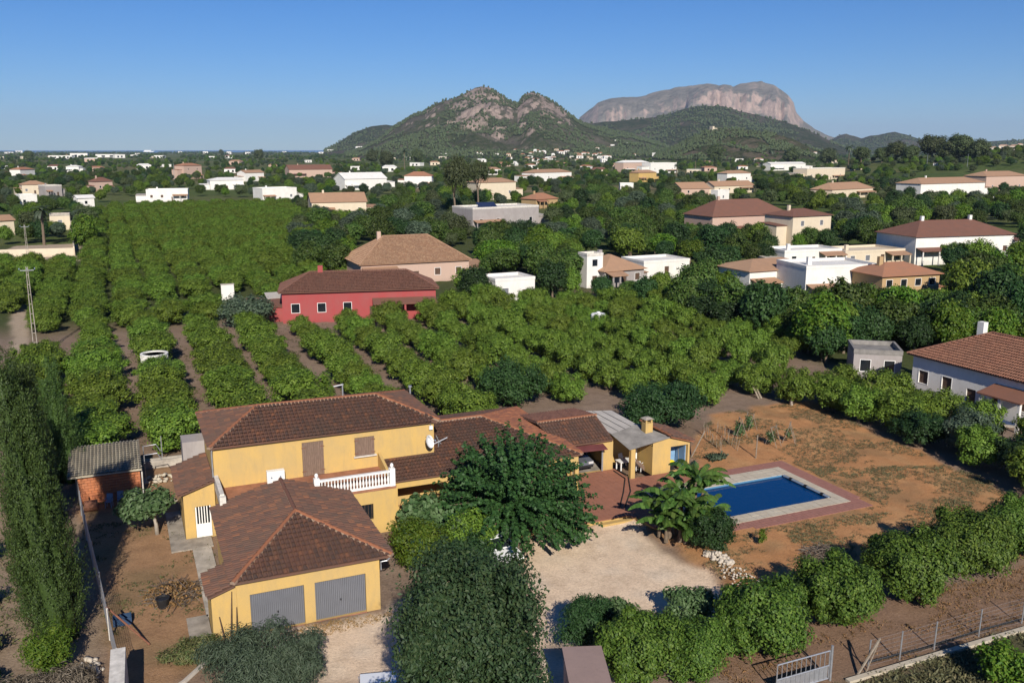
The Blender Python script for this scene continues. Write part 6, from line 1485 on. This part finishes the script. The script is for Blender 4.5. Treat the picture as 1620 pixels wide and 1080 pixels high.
# under the canopy
t = thing('garden_table', 'white plastic table under the canopy', 'table', (34.4, 57.2, 0.055))
MB().box(-.75, .75, -.42, .42, .70, .74).build('top', 'white_plastic', t, local=True)
for x in (-.66, .66):
    for y in (-.34, .34): MB().box(x - .04, x + .04, y - .04, y + .04, 0, .70).build('leg', 'white_plastic', t, local=True)
def chair(label, loc, rz, mat, group):
    t = thing('plastic_chair', label, 'chair', loc, rz, group)
    MB().box(-.22, .22, -.22, .22, .40, .44).build('seat', mat, t, local=True); MB().hexa([(-.22, .20, .44), (.22, .20, .44), (.22, .23, .44), (-.22, .23, .44)], [(-.20, .30, .88), (.20, .30, .88), (.20, .33, .88), (-.20, .33, .88)]).build('backrest', mat, t, local=True)
    for x in (-.19, .19):
        MB().box(x - .025, x + .025, -.2, .24, .60, .64).build('armrest', mat, t, local=True)
        for y in (-.18, .18): MB().box(x - .025, x + .025, y - .025, y + .025, 0, .40).build('leg', mat, t, local=True)
    return t
chair('white plastic chair right of the table under the canopy', (35.15, 56.5, .055), 2.2, 'white_plastic', None)
chair('white plastic chair in the shade behind the canopy table', (34.6, 58.1, .055), .2, 'white_plastic', None)
t = thing('leaning_board', 'grey-brown board leaning against the hut under the canopy', 'board', (35.2, 56.0, .055)); MB().hexa([(-.7, 0, .9), (.25, .25, .0), (.28, .30, .0), (-.67, .05, .9)], [(-.75, 0, 1.25), (.25, .25, .35), (.28, .3, .35), (-.72, .05, 1.25)]).build('board', 'wood', t, local=True)
t = thing('white_post', 'thin white post holding the canopy beside the hut', 'post', (35.3, 57.3, .055)); MB().box(-.05, .05, -.05, .05, 0, 2.55).build('shaft', 'white_paint', t, local=True)
t = thing('rubbish_bin', 'dark bin with a yellow bag in the blue doorway', 'bin', (37.5, 55.75, .06)); MB().lathe([(.20, 0), (.27, .5), (.28, .52)], n=10).build('bucket', 'black_plastic', t, local=True); MB().lathe([(.27, .5), (.31, .58), (.22, .72), (.05, .78)], n=9).build('bag', 'yellow_plastic', t, True, True)
t = thing('broom', 'broom leaning inside the blue doorway', 'broom', (38.3, 55.9, .06)); MB().tube([(0, 0, .1), (.2, .5, 1.5)], .02, 5).build('stick', 'cane', t, local=True); MB().box(-.15, .15, -.05, .05, 0, .14).build('brush', 'dry_leaf', t, local=True)
for i, (a, lab) in enumerate(((0, 'thin black line lying across the terrace to the step'), (.42, 'second thin black line, nearer the pool, on the terrace'))):  # two dark lines across the terrace, laid as thin black tubes
    t = thing('dark_line', lab, 'dark_line', (33.3 + a, 57.2, .06), 0, 'dark lines on the terrace')
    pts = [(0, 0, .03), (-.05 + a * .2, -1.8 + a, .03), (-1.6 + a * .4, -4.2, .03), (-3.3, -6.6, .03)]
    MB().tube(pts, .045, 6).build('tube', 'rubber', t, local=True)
# brick shed in the left yard
t = thing('brick_shed', 'low red brick shed with grey mossy tile roof in the left yard', 'shed', (-1.8, 68.5, 0))
MB().box(-3.72, 0.2, 66.14, 71.2, -.2, 2.06).build('wall', 'mortar', t)
rr = random.Random(3); m = MB()
for j in range(11):
    z0 = j * .19; off = (j % 2) * .2
    x = -3.75 - off
    while x < .2:
        a = max(x + .01, -3.75); b_ = min(x + .39, .22)
        if b_ - a > .06: m.box(a, b_, 66.02 - rr.uniform(0, .015), 66.139, z0 + .012, z0 + .18)
        x += .4
m.build('brickwork', 'brick_face', t, kind='stuff')
SR = [(-4.35, 65.75, 2.14), (.35, 65.75, 2.14), (.3, 71.6, 2.5), (-4.4, 71.6, 2.5)]
sr = MB().slab(SR, .1).build('roof', 'shed_roof', t); tiled_slope(sr, SR, 'shed_roof', 0.24, .42, 91)
MB().tube([(.35, 66.3, 2.2), (.35, 66.1, 2.05), (.33, 65.95, .2)], .05, 6).build('downpipe', 'weathered_white', t)
for i, (x, lab) in enumerate(((-1.9, 'leftmost of three blue-grey plastic chairs by the brick shed'), (-1.15, 'middle blue-grey plastic chair before the brick shed'), (-.1, 'rightmost blue-grey plastic chair at the corner of the brick shed'))):
    chair(lab, (x, 64.9 + .2 * i, 0), 0.3 * (i - 1), 'grey_plastic', 'chairs by the brick shed')
t = thing('water_drum', 'dark drum on its side in the shade of the brick shed', 'drum', (-3.0, 64.6, .4)); MB().tube([(-.4, 0, 0), (.4, 0, 0)], .38, 12).build('barrel', 'rust', t, local=True)
t = thing('pipe_frame', 'grey bent pipe frame beside the shed roof', 'pipe frame', (.6, 68.6, 0))
for y in (0, 2.2): MB().tube([(0, y, 0), (0, y, 2.2), (.9, y, 2.25), (1.2, y, 1.7)], .04, 6).build('pipe', 'galvanised', t, local=True)
t = thing('irrigation_channel', 'raised pale concrete irrigation channel behind the left yard', 'channel', (2.5, 72.3, 0))
MB().box(-2.0, 7.5, -.35, .35, -.2, .42).build('bed', 'concrete', t, local=True); MB().box(-2.0, 7.5, -.36, -.22, .423, .6).build('kerb', 'concrete', t, local=True); MB().box(-2.0, 7.5, .22, .36, .423, .6).build('kerb', 'concrete', t, local=True)
t = thing('metal_post', 'thin grey post beside the irrigation channel', 'post', (1.95, 73.0, 0)); MB().tube([(0, 0, 0), (0, 0, 2.2)], .04, 6).build('shaft', 'galvanised', t, local=True)
def heap(name, label, x, y, rx, ry, n, smin, smax, mat, seed, h=.45, z=0):
    t = thing(name, label, 'rubble heap', (x, y, z)); rr = random.Random(seed); nr = np.random.default_rng(seed)
    meshes = []
    for k in range(5):
        v, f = ICO1; v = v * (1 + .28 * nr.uniform(-1, 1, (len(v), 1))) * np.array([1, rr.uniform(.6, .9), rr.uniform(.45, .75)]); meshes.append(np_mesh('stone', v, f, mat))
    for k in range(n):
        a = rr.uniform(0, 6.28); q = math.sqrt(rr.random()); s = rr.uniform(smin, smax)
        o = link('stone', meshes[k % 5], t, (math.cos(a) * rx * q, math.sin(a) * ry * q, h * (1 - q) * rr.uniform(.3, 1) + s * .2), rr.uniform(0, 6)); o.scale = (s, s, s); o.rotation_euler = (rr.uniform(-.6, .6), rr.uniform(-.6, .6), rr.uniform(0, 6))
    return t
heap('rubble_heap', 'heap of pale stones beside the banana clump at the gravel edge', 31.6, 41.6, .5, 1.05, 110, .08, .2, 'pale_stone', 5, .4).rotation_euler = (0, 0, .25)
heap('rubble_heap', 'scattered sandy stones below the pale heap on the earth bank', 31.3, 38.9, 1.0, 1.9, 130, .03, .11, 'pale_stone', 6, .12)
heap('rubble_heap', 'white rubble by the step below the terrace', 30.1, 48.2, 1.1, .8, 110, .03, .09, 'pale_stone', 7, .12, -.25)
heap('rubble_heap', 'pale broken stones between the fig tree and the lean-to', 1.3, 64.2, 1.1, .6, 45, .12, .32, 'pale_stone', 8, .4)
heap('rubble_heap', 'earthy stones before the irrigation channel', 1.6, 69.0, 1.4, 1.1, 50, .08, .26, 'coping_stone', 9, .35)
heap('rubble_heap', 'loose stones at the foot of the left fence', -2.9, 43.3, .8, 1.2, 36, .08, .22, 'pale_stone', 10, .15)
def twigs(name, label, cat, x, y, rx, h, n, mat, L, seed, lv=None):
    t = thing(name, label, cat, (x, y, 0)); rr = random.Random(seed); m = MB()
    for k in range(n):
        a = rr.uniform(0, 6.28); q = math.sqrt(rr.random()) * rx; b = Vector((math.cos(a) * q, math.sin(a) * q, h * (1 - q / rx) * rr.random() + .04)); d = Vector((rr.uniform(-1, 1), rr.uniform(-1, 1), rr.uniform(-.15, .35))).normalized() * L * rr.uniform(.5, 1.1)
        m.tube([tuple(b - d * .5), tuple(b + Vector((0, 0, .06))), tuple(b + d * .5)], [.022, .018, .006], 4, cap=False)
    m.build('branch', mat, t, local=True, kind='stuff')
    if lv:
        rng = np.random.default_rng(seed); k = 1400; a = rng.uniform(0, 6.28, k); q = np.sqrt(rng.random(k)) * rx; P = np.stack([np.cos(a) * q, np.sin(a) * q, h * (1 - q / rx) * rng.random(k) + .03], 1)
        o = link('dry_leaves', np_mesh('dry_leaves', *leaves(P, rng.normal(size=(k, 3)) + np.array([0, 0, .8]), .16, rng, .6), lv), t); o['kind'] = 'stuff'
twigs('brush_pile', 'pile of orange-brown dead branches in the left yard', 'brush pile', 1.35, 49.8, 1.6, .75, 130, 'dead_twig', 1.5, 4, 'dry_leaf')
twigs('brush_pile', 'grey pile of cut branches on the orange earth near the citrus row', 'brush pile', 37.6, 39.2, 1.35, .7, 200, 'dead_twig', 1.5, 5)
t = thing('flower_pot', 'black pot by the pile of dead branches', 'pot', (.72, 48.5, 0)); MB().lathe([(.24, 0), (.34, .5), (.37, .52), (.37, .58), (.31, .58), (.29, .5)], n=12).build('pot', 'black_plastic', t, local=True); MB().lathe([(.30, .49), (.02, .5)], n=12).build('soil', 'bark', t, local=True)
t = thing('concrete_path', None, None, (2.4, 52, 0)); t['kind'] = 'structure'
m = [(1.55, 57.0, 2.5, 62), (1.55, 55.4, 4.0, 56.98), (2.75, 46.4, 3.85, 55.38), (1.75, 43.6, 2.82, 46.6)]
for (a, b_, c_, d_) in m: MB().box(a, c_, b_, d_, -.3, .10).build('slab', 'old_concrete' if a < 1.8 else 'concrete', t)
t = thing('kerb', None, None, (1.0, 41.2, 0)); t['kind'] = 'structure'
MB().tube([(0.2, 39.8, .03), (1.2, 40.6, .03), (2.0, 41.6, .03), (2.6, 42.6, .03), (3.6, 43.4, .03)], .13, 6).build('kerbstone', 'concrete', t)
for i, (x, y, dx, h, lab) in enumerate([(3.35, 43.3, -.18, 1.35, 'short pole leaning on the lean-to wall left of the garage'), (3.62, 43.35, .22, 2.55, 'long pole leaning on the wall left of the garage doors'), (3.9, 43.3, .12, 1.7, 'thin branch leaning on the garage corner')]):
    t = thing('leaning_pole', lab, 'pole', (x, y, .02), 0, 'poles leaning on the garage'); MB().tube([(0, 0, 0), (dx * .5, .17, h * .5), (dx, .32, h)], [.035, .03, .02], 6).build('pole', 'dark_wood', t, local=True)
# left fence, white wall, pole
wallthing('thick white wall with worn top at the bottom left', [(-1.75, 30), (-1.42, 41.4)], 1.95, .62, 'weathered_white', 'wall', None)
t = thing('wire_fence', 'grey wire fence with posts running back from the white wall', 'fence', (-2, 50, 0))
fpts = [(-1.5, 41.8), (-1.9, 46), (-2.3, 50.5), (-2.75, 55), (-3.2, 59.5), (-3.6, 64), (-3.95, 68)]
m = MB()
for k, (x, y) in enumerate(fpts): MB().tube([(x, y, -.1), (x, y, 1.75)], .045, 6).build('post', 'weathered_white' if k < 2 else 'galvanised', t)
for k in range(len(fpts) - 1):
    a, b_ = Vector((*fpts[k], 0)), Vector((*fpts[k + 1], 0))
    for z in np.arange(.1, 1.75, .18): m.tube([tuple(a + Vector((0, 0, z))), tuple(b_ + Vector((0, 0, z)))], .008, 3, cap=False)
    for s in np.arange(0, 1, .045): p = a.lerp(b_, s); m.tube([(p.x, p.y, .1), (p.x, p.y, 1.7)], .007, 3, cap=False)
m.build('wire_mesh', 'galvanised', t, kind='stuff')
for k, (x, y) in enumerate(((-2.35, 43.8), (-2.6, 44.8), (-2.25, 46))):
    pass
t = thing('rusty_pole', 'long rusty pole leaning from the left fence to the ground', 'pole', (-.2, 44.9, .05)); MB().tube([(.1, -.2, 0), (-1.75, 1.6, 1.55)], .05, 6).build('pole', 'rust', t, local=True)
t = thing('blue_crate', 'blue crate lying inside the left fence', 'crate', (-1.3, 47.6, 0)); m = MB(); m.box(-.45, .45, -.3, .3, 0, .05)
for q in ((-.45, .45, -.3, -.26), (-.45, .45, .26, .3), (-.45, -.41, -.26, .26), (.41, .45, -.26, .26)): m.box(*q, .05, .38)
m.build('body', 'blue_plastic', t, local=True)
# front right fence: kerb wall, posts, wires, gate
wallthing('low concrete kerb wall under the front right fence', [(29.2, 28.45), (52, 28.45)], .15, .28, 'coping_stone', 'kerb wall')
t = thing('wire_fence', 'wire fence with slim grey posts along the front right boundary', 'fence', (38, 28.9, 0))
for x in (30.9, 32.9, 35.15, 38.2, 41.3, 44.4, 47.5): MB().tube([(x, 28.95, -.1), (x + .05, 28.95, 1.5)], .035, 6).build('post', 'galvanised', t)
m = MB()
for z in np.arange(.15, 1.5, .22): m.tube([(30.9, 28.96, z), (34, 28.96, z - .03), (38.2, 28.96, z), (43, 28.96, z - .03), (47.5, 28.96, z)], .004, 3, cap=False)
for x in np.arange(30.9, 47.5, .3): m.tube([(x, 28.96, .1), (x + .0, 28.96, 1.45)], .003, 3, cap=False)
m.build('wire_mesh', 'galvanised', t, kind='stuff')
t = thing('brace_pole', 'pale wooden brace leaning beside the gate at the front fence', 'pole', (30.0, 28.7, 0)); MB().tube([(0, 0, 0), (1.35, .1, 1.55)], .06, 6).build('pole', 'cane', t, local=True); MB().tube([(.55, .02, 0), (1.4, .12, 1.55)], .03, 6).build('prop', 'cane', t, local=True)
t = thing('irrigation_pipe', 'black irrigation pipe lying along the foot of the front fence', 'pipe', (38, 29.2, .04)); MB().tube([(-7, .1, .03), (-3, -.05, .03), (1, .08, .03), (5, -.05, .03), (9, .1, .03)], .05, 6).build('tube', 'rubber', t, local=True)
t = thing('metal_gate', 'grey barred metal gate standing open at the bottom right', 'gate', (27, 28.9, 0))
x0, x1 = 25.5, 28.5
fr = MB(); 
for z in (.12, .78, 1.52): MB().tube([(x0, 28.95, z), (x1, 28.95, z)], .035, 6).build('rail', 'galvanised', t)
for x in np.linspace(x0, x1, 12): MB().tube([(x, 28.95, .12), (x, 28.95, 1.52)], .03 if x in (x0, x1) else .018, 6).build('bar', 'galvanised', t)
for x in (x1 + .12,): MB().tube([(x, 28.95, -.1), (x, 28.95, 1.75)], .06, 8).build('post', 'galvanised', t)
MB().box(x0 + .05, x1 - .05, 28.965, 28.975, .15, .75).build('mesh_panel', 'galvanised', t)
# lower wall stub at the bottom middle
t = thing('gate_wall', 'mauve rendered wall stub with a flat top right of the foreground tree', 'wall', (17.6, 31, 0))
GW = [(14.72, 27.3), (16.3, 26.75), (18.42, 32.45), (16.88, 33.0)]
MB().prism(GW, -.2, 2.12).build('wall_face', 'pink_plaster', t)
MB().prism([(14.64, 27.25), (16.33, 26.66), (18.5, 32.49), (16.82, 33.09)], 2.123, 2.22).build('coping', 'mauve_plaster', t)
# vegetable garden: canes, stakes, boards
def tepee(label, x, y, n, h, seed, vine):
    t = thing('bean_frame', label, 'bean frame', (x, y, 0), seed * .4, 'bean frames of the vegetable garden'); rr = random.Random(seed)
    for k in range(n):
        for s in (-1, 1): MB().tube([(k * .8, s * .55, -.05), (k * .8 + rr.uniform(-.08, .08), -s * .06, h)], .028, 5).build('cane', 'cane', t, local=True)
    if n > 1: MB().tube([(-.1, 0, h - .1), ((n - 1) * .8 + .1, 0, h - .1)], .025, 5).build('cane', 'cane', t, local=True)
    if vine:
        V = lobed_crown(seed, max(.35, (n - 1) * .45), .4, .55, .7, 10, .35, vine, .16, core=.3, zmin=.05); link('vine', np_mesh('vine', V[0] + np.array([(n - 1) * .4, .1, 0]), V[1], 'fig_leaf'), t)
tepee('bean cane frame nearest the pool corner, with a leafy vine', 48.2, 57.3, 2, 1.7, 1, 300); tepee('bean cane frame right of the vine, nearly bare', 50.0, 57.2, 2, 1.75, 2, 60)
tepee('bean cane frame farther back among the canes', 47.3, 60.0, 2, 1.7, 3, 420); tepee('small bean frame at the back of the garden', 49.4, 61.2, 2, 1.6, 4, 300)
t = thing('cane_row', 'row of thin grey canes left of the vegetable garden', 'canes', (43.5, 60, 0)); rr = random.Random(8)
for r_ in range(2):
    for k in range(12): MB().tube([(r_ * 1.5 + k * .12, -2.5 + k * .42, -.05), (r_ * 1.5 + k * .12 + rr.uniform(-.25, .25), -2.5 + k * .42 + rr.uniform(-.1, .1), rr.uniform(.9, 1.35))], .022, 4).build('cane', 'cane', t, local=True)
    MB().tube([(r_ * 1.5, -2.5, .8), (r_ * 1.5 + 1.3, 2.2, .8)], .014, 4).build('wire', 'cane', t, local=True)
t = thing('garden_stake', 'single pale stake standing behind the pool deck', 'stake', (45.2, 55.4, 0)); MB().tube([(0, 0, -.1), (.06, 0, 1.9)], .05, 6).build('shaft', 'cane', t, local=True)
t = thing('leaning_boards', 'two pale boards leaning at the edge of the far citrus trees', 'boards', (56.6, 69.5, 0)); 
for k in range(2): MB().hexa([(k * .3, 0, 0), (k * .3 + .2, 0, 0), (k * .3 + .2, .05, 0), (k * .3, .05, 0)], [(k * .3 - .4, .5, 1.2), (k * .3 - .2, .5, 1.2), (k * .3 - .2, .55, 1.2), (k * .3 - .4, .55, 1.2)]).build('board', 'cane', t, local=True)
t = thing('lopped_trunk', 'pale bare trunk standing at the edge of the vegetable garden', 'trunk', (58.2, 66.6, 0)); MB().tube([(0, 0, -.1), (.05, 0, 1.2), (.15, .05, 2.6)], [.18, .13, .09], 8).build('trunk', 'weathered_white', t, True, True)
t = thing('prop_pole', 'grey slanting pole leaning at the left of the cane rows', 'pole', (40.6, 57.6, 0)); MB().tube([(0, 0, 0), (1.5, .4, 1.9)], .05, 6).build('pole', 'cane', t, local=True)
shrub('sapling', 'small yellow-green sapling casting a shadow before the pool deck', 'sapling', 35.1, 42.0, .28, .24, .42, .62, 260, .14, 'lime_leaf', 370, nl=7, lr=.2, core=0)
shrub('squash_plant', 'grey-green spreading plant beside the hut on the bare earth', 'plant', 42.2, 56.3, 1.0, .6, .25, .2, 500, .2, 'olive_leaf', 371, nl=10, lr=.3, core=.2)
# orchard things
t = thing('well_ring', 'round white perforated well wall among the left orchard trees', 'well', (*G(247, 597)[:2], 0))
br = MB(); cx = 0
bme2 = np_mesh('block', np.array(MB().box(-.17, .17, -.09, .09, 0, .24).v), MB().box(-.17, .17, -.09, .09, 0, .24).f, 'white_plaster')
MB().lathe([(1.25, -.1), (1.25, 1.55), (1.05, 1.55), (1.05, -.1)], n=24).build('base_ring', 'white_plaster', t, local=True)
for j in range(4):
    for k in range(15):
        a = 2 * math.pi * (k + (j % 2) * .5) / 15; o = link('block', bme2, t, (math.cos(a) * 1.3, math.sin(a) * 1.3, 1.552 + j * .25), a + math.pi / 2)
MB().lathe([(1.42, 2.56), (1.42, 2.7), (1.16, 2.7), (1.16, 2.56)], n=24).build('rim', 'white_plaster', t, local=True)
t = thing('water_tank', 'small white tank in the middle of the right orchard', 'tank', (*G(946, 528)[:2], 0)); MB().lathe([(1.0, 0), (1.0, 2.6), (.9, 2.75), (.2, 2.9)], n=14).build('tank', 'white_plastic', t, local=True); MB().lathe([(.25, 2.9), (.25, 3.0)], n=8).build('lid', 'white_plastic', t, local=True)
def pole(label, px, py, h, name='utility_pole'):
    x, y, _ = G(px, py); t = thing(name, label, 'utility pole', (x, y, 0))
    for s in (-.14, .14): MB().hexa([(s * 1.6 - .05, -.06, -.2), (s * 1.6 + .05, -.06, -.2), (s * 1.6 + .05, .06, -.2), (s * 1.6 - .05, .06, -.2)], [(s * .6 - .035, -.05, h), (s * .6 + .035, -.05, h), (s * .6 + .035, .05, h), (s * .6 - .035, .05, h)]).build('leg', 'old_concrete', t, local=True)
    for k in range(9): z = h * (k + .6) / 9.5; MB().box(-.20 + .09 * k / 9, .20 - .09 * k / 9, -.03, .03, z, z + .08).build('rung', 'old_concrete', t, local=True)
    MB().box(-.7, .7, -.04, .04, h - .5, h - .42).build('crossarm', 'galvanised', t, local=True)
    for x_ in (-.8, 0, .8): MB().lathe([(.05, 0), (.07, .1), (.04, .2)], (x_, 0, h - .378), 6).build('insulator', 'grey_plastic', t, local=True)
pole('tall twin-legged concrete utility pole at the left of the orchard', 58, 566, 10.8)
pole('concrete utility pole farther back at the left edge', 46, 425, 9, 'utility_pole')
def thin_pole(label, px, py, hpx):
    p = hit(px, py); D = float((np.array([p.x, p.y, p.z - CAM_H])) @ _fw); h = hpx * D / F
    t = thing('street_pole', label, 'pole', tuple(p)); MB().tube([(0, 0, 0), (0, 0, h)], [.16, .1], 6).build('shaft', 'galvanised', t, local=True); MB().tube([(0, 0, h), (0, -1.2, h + .2)], .07, 5).build('arm', 'galvanised', t, local=True)
thin_pole('thin pale pole left of the brown farm', 276, 285, 26); thin_pole('thin pole near the village below the hills', 903, 262, 20); thin_pole('thin pole among the right-hand pines', 1530, 264, 20); thin_pole('thin pole left of the tan house before the pines', 1466, 266, 22)
# pergola by the red house
t = thing('pergola', 'white pergola with pale sheet roof at the left end of the red house', 'pergola', (*G(428, 500)[:2], 0), -.05)
for x in (0, 2.5, 5.0):
    for y in (0, 3.2): MB().box(x - .12, x + .12, y - .12, y + .12, 0, 2.6).build('column', 'white_plaster', t, local=True)
MB().slab([(-.4, -.4, 2.66), (5.3, -.4, 2.66), (5.3, 3.6, 3.0), (-.4, 3.6, 3.0)], .06).build('roof_sheet', 'fibre_pale', t, local=True)
t = thing('garden_pool', 'blue pool in front of the white house at the right edge', 'swimming pool', (*G(1612, 668)[:2], 0), -.9)
MB().box(-2.5, 2.5, -2, 2, -.3, .12).build('coping', 'concrete', t, local=True); MB().box(-2.1, 2.1, -1.6, 1.6, .123, .16).build('water', 'pool_water', t, local=True)

# ------------------------------------------------------------------ the air: one even box of haze round everything
HZ = MB().box(-30600, 30600, -30600, 30600, -14.2, 960)
hz = bpy.data.materials.new('haze'); hz.use_nodes = True
hn = hz.node_tree
hn.nodes.remove(hn.nodes['Principled BSDF'])
pv = hn.nodes.new('ShaderNodeVolumePrincipled'); pv.inputs['Color'].default_value = (0.58, 0.76, 1.0, 1); pv.inputs['Density'].default_value = 3.6e-5; pv.inputs['Anisotropy'].default_value = 0.0
hn.links.new(pv.outputs[0], hn.nodes['Material Output'].inputs['Volume'])
MATS['haze'] = hz
HAZE = HZ.build('haze', 'haze'); HAZE['kind'] = 'stuff'
